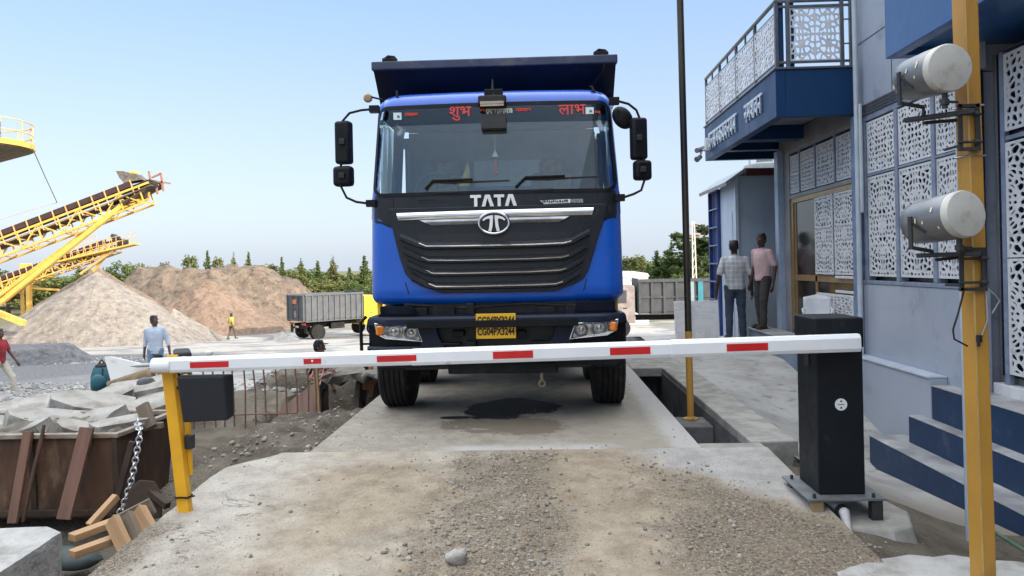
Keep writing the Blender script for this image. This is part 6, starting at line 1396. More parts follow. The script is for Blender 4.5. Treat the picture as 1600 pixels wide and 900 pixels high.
# ================================================================== PEOPLE
m_skin = M('brown_skin', (.13, .062, .038), (.105, .048, .03), 9, .55); m_skin2 = M('dark_skin', (.075, .036, .024), (.06, .028, .019), 9, .55)
m_hair = M('black_hair', (.006, .005, .005), (.012, .010, .010), 30, .6, bmp=.3, bscale=90)
m_shoe = M('dark_shoe', (.022, .018, .016), (.03, .025, .02), 9, .5); m_eyew = M('eye_white', (.5, .48, .45), None, 5, .3)
def cloth(name, a, b=None): return M(name, a, b or tuple(v*.8 for v in a), 7, .9, bmp=.25, bscale=9)
def plaid(name, base, line, line2):
    m, nt, bs, out = new_mat(name); co = coords(nt); s = node(nt, 'SeparateXYZ', {0: co})
    def ln(v, f, w): return smooth(nt, mth(nt, 'ABSOLUTE', mth(nt, 'ADD', mth(nt, 'FRACT', mth(nt, 'MULTIPLY', v, f)), -.5)), w, w*.4)
    a = mth(nt, 'MAXIMUM', ln(s.outputs[0], 26, .16), ln(s.outputs[2], 26, .16)); b = mth(nt, 'MAXIMUM', ln(s.outputs[0], 13, .07), ln(s.outputs[2], 13, .07))
    c = mixc(nt, mth(nt, 'MULTIPLY', a, .75), base, line); c = mixc(nt, mth(nt, 'MULTIPLY', b, .6), c, line2); nt.links.new(c, bs.inputs['Base Color']); bs.inputs['Roughness'].default_value = .9
    bump(nt, bs, nz(nt, co, 9, 6), .3, .02); return m
def fuse(mb, name, mat, parent, vox=.011, it=5, fac=.5):
    me = mb.mesh(name, fix=False); bm = bmesh.new(); bm.from_mesh(me); bmesh.ops.recalc_face_normals(bm, faces=bm.faces); bm.to_mesh(me); bm.free()
    o = bpy.data.objects.new('tmp', me); COL.objects.link(o)
    r = o.modifiers.new('r', 'REMESH'); r.mode = 'VOXEL'; r.voxel_size = vox
    s = o.modifiers.new('s', 'SMOOTH'); s.iterations = it; s.factor = fac
    dg = bpy.context.evaluated_depsgraph_get(); dg.update(); m2 = bpy.data.meshes.new_from_object(o.evaluated_get(dg)); bpy.data.objects.remove(o)
    m2.materials.clear(); return link_mesh(name, m2, mat, parent, smooth_ang=80)
def cap(mb, p0, p1, r0, r1, n=14):
    p0 = Vector(p0); p1 = Vector(p1); mb.cyl(p0, p1, r0, r1, n); mb.ball(p0, r0, n, 8); mb.ball(p1, r1, n, 8)
def person(label, loc, rotz, H, shirt, trouser, skin, feet=((-.10, 0, 0), (.10, 0, 0)), hands=((-.25, -.03, .45), (.25, -.03, .45)), head=(0, 0), sleeve=.62, lean=0.0, cap_mat=None, shoes=m_shoe, vox=.011, elbow=(-.012, .045), tuck=True, hem=.50, group=None):
    t = thing('person', label, 'person', loc, rotz, group)
    V = lambda x, y, z: Vector((x*H, y*H+lean*(z-.5)*H*(z > .5), z*H))
    hip = [V(-.052, 0, .515), V(.052, 0, .515)]; sh = [V(-.106, 0, .800), V(.106, 0, .800)]
    ank = [Vector((f[0], f[1], .085+f[2])) for f in feet]
    knee = [(hip[i]+ank[i])/2+Vector((0, -.02-.5*abs(feet[i][1])*.35, .0)) for i in (0, 1)]
    hand = [Vector((h[0], h[1], h[2]*H/1.0)) for h in hands]
    elb = [(sh[i]+hand[i])/2+Vector(((-1, 1)[i]*abs(elbow[0])*H, elbow[1]*H, .02)) for i in (0, 1)]
    neck0, neck1 = V(0, .0, .815), V(0, -.008, .875); hy, hp = R(head[0]), R(head[1])
    HR = Matrix.Rotation(hy, 3, 'Z') @ Matrix.Rotation(hp, 3, 'X'); hc = V(0, -.012, .925); hp_ = lambda x, y, z: hc+HR @ Vector((x*H, y*H, z*H))
    # one continuous body
    b = MB(); rot = HR
    b.ball(hp_(0, .008, .012), H*.050, 20, 14, (.86, 1.06, 1.12), rot); b.ball(hp_(0, -.012, -.030), H*.036, 16, 10, (.92, 1.0, .95), rot)
    cap(b, hp_(0, -.046, .004), hp_(0, -.058, -.016), H*.006, H*.0095, 8); b.ball(hp_(0, -.040, -.038), H*.012, 10, 6, (1.2, .7, .6), rot)
    for s in (-1, 1): b.ball(hp_(s*.045, .006, -.006), H*.012, 8, 6, (.4, .8, 1.3), rot); b.ball(hp_(s*.019, -.044, .018), H*.010, 8, 6, (1.4, .5, .5), rot)
    cap(b, neck0, hp_(0, .008, -.028), H*.034, H*.031)
    cap(b, V(0, .004, .56), V(0, 0, .76), H*.050, H*.052)
    for i in (0, 1):
        s = (-1, 1)[i]
        cap(b, V(0, 0, .79), sh[i]-Vector((0, 0, .01)), H*.030, H*.024); cap(b, sh[i]-Vector((0, 0, .01)), elb[i], H*.024, H*.023); cap(b, elb[i], hand[i], H*.0235, H*.0155)
        cap(b, hip[i], knee[i], H*.05, H*.035); cap(b, knee[i], ank[i], H*.034, H*.022)
        d = (hand[i]-elb[i]).normalized(); side = d.cross(Vector((1, 0, 0))).normalized(); nrm = d.cross(side)
        pc = hand[i]+d*H*.030; cap(b, hand[i], pc, H*.015, H*.019)
        for k in range(4):
            o_ = side*(k-1.5)*H*.0105; L = H*(.040, .046, .043, .034)[k]; p0 = pc+o_+d*H*.010; p1 = p0+d*L*.55+nrm*s*H*.003; p2 = p1+d*L*.4+nrm*s*H*.012
            cap(b, p0, p1, H*.0056, H*.0052, 6); cap(b, p1, p2, H*.0052, H*.0045, 6)
        cap(b, hand[i]+d*H*.012-side*H*.012, hand[i]+d*H*.036-side*H*.024+nrm*s*H*.006, H*.0068, H*.0055, 6); cap(b, hand[i]+d*H*.036-side*H*.024+nrm*s*H*.006, hand[i]+d*H*.052-side*H*.021+nrm*s*H*.012, H*.0055, H*.0048, 6)
        b.ball(ank[i]+Vector((0, -.04, -.04)), .04, 10, 6, (1, 1.6, .8))
    body = fuse(b, 'body', skin, t, max(.0075, vox*.7), 3, .4)
    # hair
    h = MB(); h.ball(hp_(0, .014, .022), H*.0545, 18, 12, (.90, 1.04, 1.06), rot); h.ball(hp_(0, .030, -.008), H*.043, 14, 10, (.95, .8, .95), rot)
    for k in range(14):
        a = k*2.39; h.ball(hp_(.030*math.cos(a), .010+.032*math.sin(a), .052+.010*math.sin(k*1.7)), H*.017, 8, 6, (1, 1, .9))
    me = fuse(h, 'hair', cap_mat or m_hair, t, .009, 2, .4)
    bm = bmesh.new(); bm.from_mesh(me.data); inv = HR.inverted()
    kill = [v for v in bm.verts if (lambda q: q.y < -.012*H and q.z < .034*H)(inv @ (v.co-hc))]
    bmesh.ops.delete(bm, geom=kill, context='VERTS'); bm.to_mesh(me.data); bm.free()
    for s in (-1, 1):
        e = MB(); e.ball(hp_(s*.019, -.0455, .009), H*.0065, 8, 6, (1.2, .6, .8), rot); ey = e.build('eye', m_eyew, t, smooth_ang=60)
        e = MB(); e.ball(hp_(s*.019, -.0490, .009), H*.0035, 8, 6); e.build('pupil', m_ink, ey)
        e = MB(); e.tube([hp_(s*.010, -.050, .024), hp_(s*.019, -.050, .028), hp_(s*.029, -.045, .025)], H*.003, 5); e.build('eyebrow', m_hair, t)
    e = MB(); e.tube([hp_(-.014, -.0485, -.036), hp_(0, -.052, -.034), hp_(.014, -.0485, -.036)], H*.0028, 5); e.build('mouth', M('lips', (.10, .035, .03), None, 5, .5), t)
    if cap_mat:
        e = MB(); e.ball(hp_(0, -.055, .040), H*.035, 14, 6, (1.1, 1.0, .15), rot); e.build('cap_peak', cap_mat, t, smooth_ang=60)
    # shirt
    c = MB(); rings = [(hem, .098, .072), (.53, .100, .074), (.57, .094, .070), (.62, .096, .071), (.68, .105, .076), (.74, .112, .078), (.785, .112, .070), (.815, .085, .055), (.835, .05, .045)]
    P = [[V(0, .004, z)+Vector((a*H*math.cos(q*math.pi/12), bb_*H*math.sin(q*math.pi/12), 0)) for q in range(24)] for z, a, bb_ in rings]
    n = 24; vs = [p for r_ in P for p in r_]; k = len(P)
    c.add(vs, [(i*n+j, i*n+(j+1) % n, (i+1)*n+(j+1) % n, (i+1)*n+j) for i in range(k-1) for j in range(n)]+[tuple(range(n-1, -1, -1)), tuple((k-1)*n+j for j in range(n))])
    for i in (0, 1):
        cap(c, V(0, 0, .795), sh[i], H*.045, H*.035)
        if sleeve <= 1: cap(c, sh[i], sh[i].lerp(elb[i], sleeve*1.35 if sleeve < .75 else 1), H*.036, H*.033)
        if sleeve > .75: e1 = elb[i]; cap(c, e1, e1.lerp(hand[i], min(1, (sleeve-.75)*3.2)), H*.032, H*.026)
    so_ = fuse(c, 'shirt', shirt, t, vox, 4, .5)
    for v in so_.data.vertices: v.co += v.normal*(H*.006*mnoise.fractal(v.co*Vector((9, 9, 5))+Vector((H*7, 0, 0)), 1, 2, 3))
    cl = MB(); cl.lathe(V(0, -.002, .826), (0, -.2, 1), [(H*.043, 0), (H*.040, H*.022), (H*.033, H*.024), (H*.036, H*.002)], 18); cl.build('collar', shirt, so_, smooth_ang=50)
    tr = MB(); tr.ball(V(0, .004, .515), H*.092, 20, 12, (1.0, .76, .62))
    for i in (0, 1): cap(tr, hip[i], knee[i], H*.058, H*.043); cap(tr, knee[i], ank[i]+Vector((0, 0, -.02)), H*.042, H*.034)
    tq = fuse(tr, 'trousers', trouser, t, vox, 4, .5)
    for v in tq.data.vertices: v.co += v.normal*(H*.005*mnoise.fractal(v.co*Vector((8, 8, 10)), 1, 2, 3))
    for i in (0, 1):
        f = MB(); a = ank[i]; yaw = (-1, 1)[i]*.18; mrot = Matrix.Rotation(yaw, 3, 'Z'); zf_ = a.z-.085
        f.ball(Vector((a.x, a.y, zf_+.045)), .05, 12, 8, (.9, 1.1, .9)); f.ball(Vector((a.x, a.y, zf_+.035))+mrot @ Vector((0, -.10, 0)), .05, 14, 8, (.92, 1.75, .68)); f.box(Vector((a.x, a.y, zf_+.012))+mrot @ Vector((0, -.05, 0)), (.08, .24, .024), mrot)
        fuse(f, 'shoe', shoes, t, .010, 2, .4)
    return t
m_jean = cloth('dark_jeans', (.035, .055, .085), (.055, .08, .115)); m_jean2 = cloth('light_jeans', (.14, .22, .31), (.10, .17, .25))
q = ony(1150, 529, 12.55); g = .11
person('man seen from behind in a white checked shirt and blue jeans by the kiosk', (q.x, q.y, q.z), R(174), 1.66, plaid('checked_shirt', (.60, .61, .62), (.30, .32, .35), (.13, .14, .17)), m_jean, m_skin2, ((-.12, 0, 0), (.11, .02, 0)), ((-.29, -.08, .47), (.30, -.04, .475)), (-14, 0), .66)
q = ony(1190, 511, 12.25)
person('man in a pink shirt and dark trousers standing on the office landing', (3.66, 12.22, .337), R(-62), 1.56, cloth('pink_shirt', (.60, .42, .42), (.52, .36, .36)), cloth('grey_trousers', (.055, .05, .05), (.04, .036, .036)), m_skin2, ((-.09, .04, 0), (.09, -.08, 0)), ((-.26, -.02, .47), (.24, -.02, .46)), (12, 4), .60)
q = ony(244, 605, 17.0); zz = gz(q.x, 17.0)
person('man in a pale blue shirt and jeans looking to his side beyond the white vane', (q.x, 17.0, min(zz, q.z)), R(14), 1.70, cloth('pale_blue_shirt', (.40, .46, .54), (.34, .40, .48)), m_jean2, m_skin2, ((-.10, .0, 0), (.11, -.05, 0)), ((-.25, .02, .47), (.33, -.06, .47)), (52, -4), .86, hem=.47, elbow=(-.008, .03))
q = ony(2, 621, 16.2); zz = gz(q.x, 16.2)
person('man in a red shirt and beige trousers walking in at the left edge', (q.x-.02, 16.2, q.z), R(88), 1.56, cloth('red_shirt', (.30, .02, .03), (.16, .012, .02)), cloth('beige_trousers', (.42, .39, .32), (.35, .32, .26)), m_skin2, ((-.09, .30, .03), (.08, -.32, 0)), ((-.22, .2, .47), (.22, -.24, .5)), (0, 0), .6)
q = ony(362, 530, 46)
person('man in a yellow shirt and brown trousers walking by the red-brown heap', (q.x, 46, q.z), R(150), 1.66, cloth('yellow_shirt', (.50, .40, .08), (.42, .33, .06)), cloth('brown_trousers', (.10, .075, .055)), m_skin2, ((-.10, -.22, .02), (.10, .22, 0)), ((-.24, .1, .47), (.24, -.12, .48)), (20, 0), .6, vox=.016)
q = ony(498, 533, 12.2)
person('man in a dark cap and dark shirt standing low in the trench behind the arm', (q.x, 12.2, q.z-1.62), R(70), 1.64, cloth('dark_shirt', (.012, .014, .025)), cloth('dark_trousers', (.05, .03, .03)), m_skin, ((-.10, 0, 0), (.10, 0, 0)), ((-.24, -.1, .5), (.24, -.1, .5)), (20, 4), .6, cap_mat=cloth('dark_cap', (.012, .012, .018)))
# ================================================================== QUARRY BACKGROUND: heaps, conveyors, trucks, trees
def m_pile(name, a, b, c, sc=1.0):
    m, nt, bs, out = new_mat(name); p = coords(nt)
    v = vor(nt, p, 4.5*sc); v2 = vor(nt, p, 1.6*sc); n = nz(nt, p, .5, 6, .6); n2 = nz(nt, p, 2.6*sc, 8, .75)
    col = mixc(nt, smooth(nt, n, .38, .62), a, b); col = mixc(nt, mth(nt, 'MULTIPLY', smooth(nt, n2, .46, .66), .75), col, c)
    col = mixc(nt, mth(nt, 'MULTIPLY', smooth(nt, v, .35, .1), .35), col, tuple(min(.7, x*1.6) for x in a))
    nt.links.new(col, bs.inputs['Base Color']); bs.inputs['Roughness'].default_value = .95; bs.inputs['Specular IOR Level'].default_value = .15
    bump(nt, bs, mth(nt, 'ADD', mth(nt, 'MULTIPLY', n2, .8), v2), 1.0, .25); return m
def heap(label, apex, y, left, right, mat, name='gravel_pile', cat='gravel pile', yspan=None, seed=1, amp=.25, flat=.0, ridge=0.0, nrad=46, nang=120, power=1.0, base=None):
    """cone of loose stone: apex, left foot and right foot as seen, standing at distance y"""
    A_ = ony(apex[0], apex[1], y); L_ = ony(left[0], left[1], y); R_ = ony(right[0], right[1], y)
    zb = min(L_.z, R_.z)-.5 if base is None else base; H = A_.z-zb; rl = A_.x-L_.x; rr = R_.x-A_.x
    ry = yspan or (rl+rr)/2
    t = thing(name, label, cat, (A_.x, y, zb)) if False else None
    vs = [(0, 0, H)]; fs = []
    for i in range(1, nrad+1):
        q = (i/nrad)
        for j in range(nang):
            a = 2*math.pi*j/nang; ca, sa = math.cos(a), math.sin(a); rx = rr if ca > 0 else rl
            rim = 1+.10*mnoise.noise(Vector((ca*1.5, sa*1.5, seed*3.7)))
            x = rx*q*ca*rim; yy = ry*q*sa*rim
            if ridge: x += ridge*ca*(1-q)*min(1, q*6)
            h = H*(1-max(0, (q-flat)/(1-flat)))**power
            nv = Vector((x*.35+seed*9, yy*.35, seed)); f = mnoise.fractal(nv, .9, 2.1, 5)
            vs.append((x, yy, h+amp*f*min(1, q*3+.15)*(1 if q < .97 else .2)))
    for j in range(nang): fs.append((0, 1+j, 1+(j+1) % nang))
    for i in range(nrad-1):
        for j in range(nang): a = 1+i*nang+j; b = 1+i*nang+(j+1) % nang; fs.append((a, a+nang, b+nang, b))
    me = bpy.data.meshes.new(name); me.from_pydata(vs, [], fs)
    o = link_mesh(name, me, mat, smooth_ang=60); o.location = (A_.x, y, zb); tag(o, label, cat); return o
mp_g = m_pile('grey_gravel', (.31, .28, .245), (.255, .23, .20), (.13, .12, .11)); mp_t = m_pile('tan_gravel', (.24, .18, .135), (.19, .14, .105), (.10, .078, .062)); mp_r = m_pile('red_gravel', (.255, .185, .138), (.205, .148, .11), (.10, .074, .058)); mp_k = m_pile('rock_spoil', (.21, .165, .125), (.14, .112, .088), (.04, .035, .03), .6)
heap('big grey gravel pile nearest on the left under the conveyors', (152, 424), 46, (-40, 552), (352, 534), mp_g, seed=2, yspan=7.5, amp=.22, base=-3.6)
heap('small pale gravel pile at the right foot of the big grey one', (272, 482), 47.5, (205, 540), (366, 532), mp_g, seed=4, amp=.12, yspan=3.4, base=-3.6)
heap('tan gravel pile rising behind the big grey one', (152, 417), 58, (-30, 545), (330, 530), mp_t, seed=6, amp=.2, yspan=7, base=-4)
heap('red-brown gravel pile in front of the rocky ridge', (322, 437), 58, (205, 545), (475, 536), mp_r, seed=9, amp=.35, yspan=6, flat=.04, base=-4)
heap('long rocky spoil ridge behind the gravel piles', (315, 424), 72, (120, 500), (560, 505), mp_k, 'spoil_ridge', 'spoil heap', yspan=9, seed=12, amp=.9, flat=.48, power=1.1, base=-4)
heap('low grey gravel bank on the yard between the cones and the men', (60, 541), 27, (-300, 600), (178, 585), m_pile('dark_gravel', (.25, .25, .255), (.19, .19, .195), (.08, .08, .085), 1.6), yspan=3.2, seed=15, amp=.12, flat=.35, power=1.3, base=-2.4)
heap('pale low dust heap beside the grey tipper on the left', (512, 522), 44, (440, 541), (585, 540), mp_g, seed=18, amp=.08, yspan=2, base=-3.0) if False else None
q = ony(432, 528, 47); heap('low pale gravel heap by the rear of the left tipper', (440, 518), 47, (398, 536), (480, 536), m_pile('pale_gravel', (.28, .28, .28), (.22, .22, .225), (.12, .12, .12), 1.4), seed=21, amp=.12, yspan=1.8, base=-3.3)

# ---- conveyors
m_cy = M('conveyor_yellow', (.72, .44, .09), (.64, .38, .07), 3, .55, dirt=(.38, .22, .07), dirt_amt=.3, dscale=2); m_belt = M('belt_rubber', (.018, .015, .016), (.03, .026, .026), 4, .8); m_skirt = M('skirt_maroon', (.05, .022, .022), (.035, .018, .018), 4, .8)
m_under = M('conveyor_underside', (.11, .09, .055), (.08, .065, .045), 4, .8); m_crail = M('conveyor_rail', (.62, .40, .18), (.5, .3, .12), 5, .6)
def conveyor(label, tail, head, y, depth, width, n, loc, rail=.9, chord=.11, under=None):
    P0, P1 = ony(*tail, y), ony(*head, y); d = (P1-P0).normalized(); up = Vector((-d.z, 0, d.x)); L = (P1-P0).length
    t = thing('conveyor', label, 'conveyor', (P0.x, y, loc))
    Yv = Vector((0, width/2, 0)); mb = MB()
    for s in (-1, 1):
        mb.bar(P0+Yv*s, P1+Yv*s, chord, chord, up); mb.bar(P0+Yv*s-up*depth, P1-d*.6+Yv*s-up*depth, chord*.9, chord*.9, up)
        for k in range(n+1):
            a = P0+d*(L-.6)*k/n; mb.bar(a+Yv*s, a+Yv*s-up*depth, .06, .06, (0, 1, 0))
            if k < n:
                b = P0+d*(L-.6)*(k+1)/n
                if k % 2: mb.bar(a+Yv*s-up*depth, b+Yv*s, .055, .055, (0, 1, 0))
                else: mb.bar(a+Yv*s, b+Yv*s-up*depth, .055, .055, (0, 1, 0))
    for k in range(n+1): a = P0+d*(L-.6)*k/n; mb.bar(a-Yv-up*depth, a+Yv-up*depth, .06, .06)
    mb.build('truss', m_cy, t, world=True)
    mb = MB(); mb.bar(P0+up*.17, P1+up*.17, width*.82, .05, up); mb.bar(P0-up*.30, P1-up*.30, width*.82, .05, up); mb.lathe(P1+up*-.06-Vector((0, width*.41, 0)), (0, 1, 0), [(.24, 0), (.24, width*.82)], 18); mb.build('belt', m_belt, t, world=True)
    mb = MB()
    for s in (-1, 1): mb.bar(P0+up*.30+Yv*s*.92, P1-d*.9+up*.30+Yv*s*.92, .03, .30, up)
    mb.build('skirt', m_skirt, t, world=True)
    mb = MB()
    for k in range(int(n*1.6)): a = P0+d*L*k/(n*1.6); mb = MB(); mb.bar(a-Yv-up*.05, a-Yv+up*.5, .05, .05, (0, 1, 0)); mb.cyl(a-Yv-up*.36, a+Yv-up*.36, .05, n=8); mb.bar(a-Yv-up*.36, a-Yv, .05, .05, (0, 1, 0)); mb.build('idler', m_crail, t, world=True)
    return t, P0, P1, d, up
t, P0, P1, d, up = conveyor('big yellow conveyor climbing across the left edge to a hooded head', (-300, 492), (240, 287), 40, .95, 1.1, 17, -3)
mb = MB(); a = P1-d*2.1; mb.bar(a-up*.30, P1+d*.15-up*.22, 1.5, .06, up); mb.bar(a-up*.62-d*.4, P1-d*.25-up*.28, 1.2, .05, up); mb.build('discharge_plate', m_under, t, world=True)
def cz7(x, y, yy=40): return ony(x/3.75, 180+y/3.75, yy)
hood = [cz7(*q) for q in ((700, 332), (740, 332), (775, 343), (812, 348), (842, 375), (845, 382), (745, 400), (720, 372))]; k = len(hood)
mb = MB(); mb.add([v+Vector((0, -.35, 0)) for v in hood]+[v+Vector((0, .35, 0)) for v in hood], [tuple(range(k)), tuple(range(2*k-1, k-1, -1))]+[(i, k+i, k+(i+1) % k, (i+1) % k) for i in range(k)]); mb.build('head_hood', M('hood_grey', (.07, .065, .06), (.16, .14, .11), 3, .8), t, world=True)
mb = MB(); c = cz7(788, 338); mb.cyl(c+Vector((0, -.3, 0)), c+Vector((0, .3, 0)), .09, n=12); mb.bar(cz7(725, 372), cz7(740, 415), .12, .12, (0, 1, 0)); mb.bar(cz7(735, 385), cz7(790, 375), .08, .08, (0, 1, 0)); mb.bar(cz7(680, 430), cz7(740, 400), .12, .12, (0, 1, 0)); mb.build('head_frame', m_cy, t, world=True)
mb = MB()
for a, b in (((872, 328), (880, 378)), ((942, 338), (957, 445)), ((872, 380), (998, 400)), ((890, 365), (942, 342)), ((915, 410), (922, 462)), ((850, 385), (930, 408))): mb.bar(cz7(*a), cz7(*b), .09, .09, (0, 1, 0))
mb.build('tip_rods', M('rust_red_rod', (.32, .15, .09), None, 5, .7), t, world=True)
mb = MB(); mb.bar(cz7(705, 545), cz7(875, 490), .10, .10, (0, 1, 0)); mb.bar(cz7(705, 520), cz7(872, 482), .08, .08, (0, 1, 0)); mb.bar(cz7(872, 440), cz7(872, 492), .08, .08, (0, 1, 0)); mb.bar(cz7(820, 450), cz7(825, 495), .06, .06, (0, 1, 0)); mb.build('walkway', m_cy, t, world=True)
mb = MB(); c = cz7(848, 468); mb.box(c, (.35, .35, .4)); mb.build('motor', m_steel_dk, t, world=True, bevel=.05)
mb = MB(); mb.tube([cz7(0, 612), cz7(160, 560), cz7(345, 508)], .018, 5); mb.build('cable_run', M('pale_cable', (.5, .42, .36), None, 5, .6), t, world=True)
def strut(a, b, w, parent, y=40, name='strut', mat=m_cy): mb = MB(); mb.bar(ony(*a, y), ony(*b, y), w, w, (0, 1, 0)); mb.build(name, mat, parent, world=True)
strut((190, 322), (-30, 497), .24, t, 39.5); strut((190, 322), (-40, 490), .20, t, 40.6); strut((186, 326), (10, 470), .14, t, 40.1, 'strut', M('rusty_strut', (.30, .16, .06), None, 5, .7))
strut((-20, 482), (38, 505), .30, t, 40.0, 'base_beam')
mb = MB()
for k in range(9): f = k/8; a = Vector(ony(182-190*f, 328+152*f, 39.5)); b = Vector(ony(182-190*(f+.06), 328+152*(f+.05), 40.6)); mb.bar(a, b, .07, .07, (0, 0, 1))
mb.build('strut_lacing', m_cy, t, world=True)
t2, Q0, Q1, d2, up2 = conveyor('smaller yellow conveyor with a handrail behind the big one, over the grey pile', (-130, 490), (192, 377), 52, .62, 1.0, 20, -3.2, chord=.09)
mb = MB(); mb.bar(ony(90, 410, 51.4), ony(214, 381, 51.4), .9, .10, up2); mb.build('walkway', m_cy, t2, world=True)
mb = MB()
for f in np.linspace(0, 1, 13):
    a = ony(90+(212-90)*f, 408+(379-408)*f, 51.0); mb.bar(a, a+Vector((0, 0, .75)), .035, .035, (0, 1, 0))
for h in (.38, .75): mb.bar(ony(90, 408, 51)+Vector((0, 0, h)), ony(212, 379, 51)+Vector((0, 0, h)), .035, .035)
for f in np.linspace(0, 1, 9): a = ony(100+(150-100)*f, 402+(385-402)*f, 53); mb.bar(a, a+Vector((0, 0, .8)), .03, .03, (0, 1, 0))
mb.bar(ony(100, 402, 53)+Vector((0, 0, .8)), ony(150, 385, 53)+Vector((0, 0, .8)), .03, .03); mb.build('handrail', m_crail, t2, world=True)
mb = MB(); c = ony(180, 371, 52); mb.box(c, (.5, .5, .35), Matrix.Rotation(R(30), 3, 'Y')); mb.bar(ony(176, 367, 52), ony(190, 377, 52), .22, .2, (0, 1, 0)); mb.build('drive', m_steel_dk, t2, world=True, bevel=.04)
strut((168, 398), (126, 428), .16, t2, 51.5, 'strut', m_crail); strut((166, 399), (146, 424), .16, t2, 52.3)
strut((48, 450), (92, 453), .14, t2, 51.8, 'cross_beam'); strut((45, 425), (46, 500), .28, t2, 51.6, 'leg'); strut((34, 440), (36, 502), .18, t2, 52.6, 'leg')
mb = MB(); mb.box(ony(40, 420, 52), (.55, .5, .75)); mb.build('yellow_box', m_cy, t2, world=True, bevel=.03)
# round platform in the top left corner
yP = 32; c0 = ony(0, 232, yP); rad = .86*(ony(51, 232, yP).x-ony(-45, 232, yP).x); cxp = ony(-45, 232, yP).x
plat = thing('platform', 'round yellow railed platform high in the top left corner', 'platform', (cxp, yP, -2.5))
mb = MB(); zt2_ = ony(40, 222, yP).z; mb.lathe((cxp, yP, zt2_-.22), (0, 0, 1), [(rad*.9, 0), (rad, .02), (rad, .26), (0, .27)], 40); mb.build('deck_rim', m_cy, plat, world=True, smooth_ang=40)
mb = MB(); mb.lathe((cxp, yP, zt2_-.75), (0, 0, 1), [(rad*.45, 0), (rad*.96, .50), (rad*.96, .52), (0, .53)], 32); mb.build('hopper', m_under, plat, world=True, smooth_ang=40)
mb = MB()
for h in (.45, .95): mb.tube([(cxp+rad*.97*math.cos(a), yP+rad*.97*math.sin(a), zt2_+h) for a in np.linspace(0, 2*math.pi, 40)[:-1]], .03, 6, True)
for a in np.linspace(0, 2*math.pi, 15)[:-1]: p = Vector((cxp+rad*.97*math.cos(a), yP+rad*.97*math.sin(a), zt2_)); mb.cyl(p, p+Vector((0, 0, .95)), .03, n=6)
mb.build('railing', m_crail, plat, world=True)
mb = MB(); p = Vector((cxp+rad*.8, yP-rad*.5, zt2_)); mb.box(p+Vector((0, 0, .38)), (.5, .3, .7)); mb.build('control_box', M('control_grey', (.2, .22, .26), (.1, .1, .12), 9, .5), plat, world=True, bevel=.02)
mb = MB(); mb.bar((cxp, yP, -2.6), (cxp, yP, zt2_-.5), .5, .5, (0, 1, 0)); mb.bar((cxp-1, yP, -2.6), (cxp+.4, yP, zt2_-.6), .25, .25, (0, 1, 0)); mb.build('column', m_cy, plat, world=True)
mb = MB(); mb.tube([ony(51, 232, yP), ony(70, 275, 36), ony(89, 316, 40)], .022, 5); tag(mb.build('guy_wire', M('wire_grey', (.2, .19, .2), None, 4, .6)), 'thin wire from the round platform down to the big conveyor', 'wire')

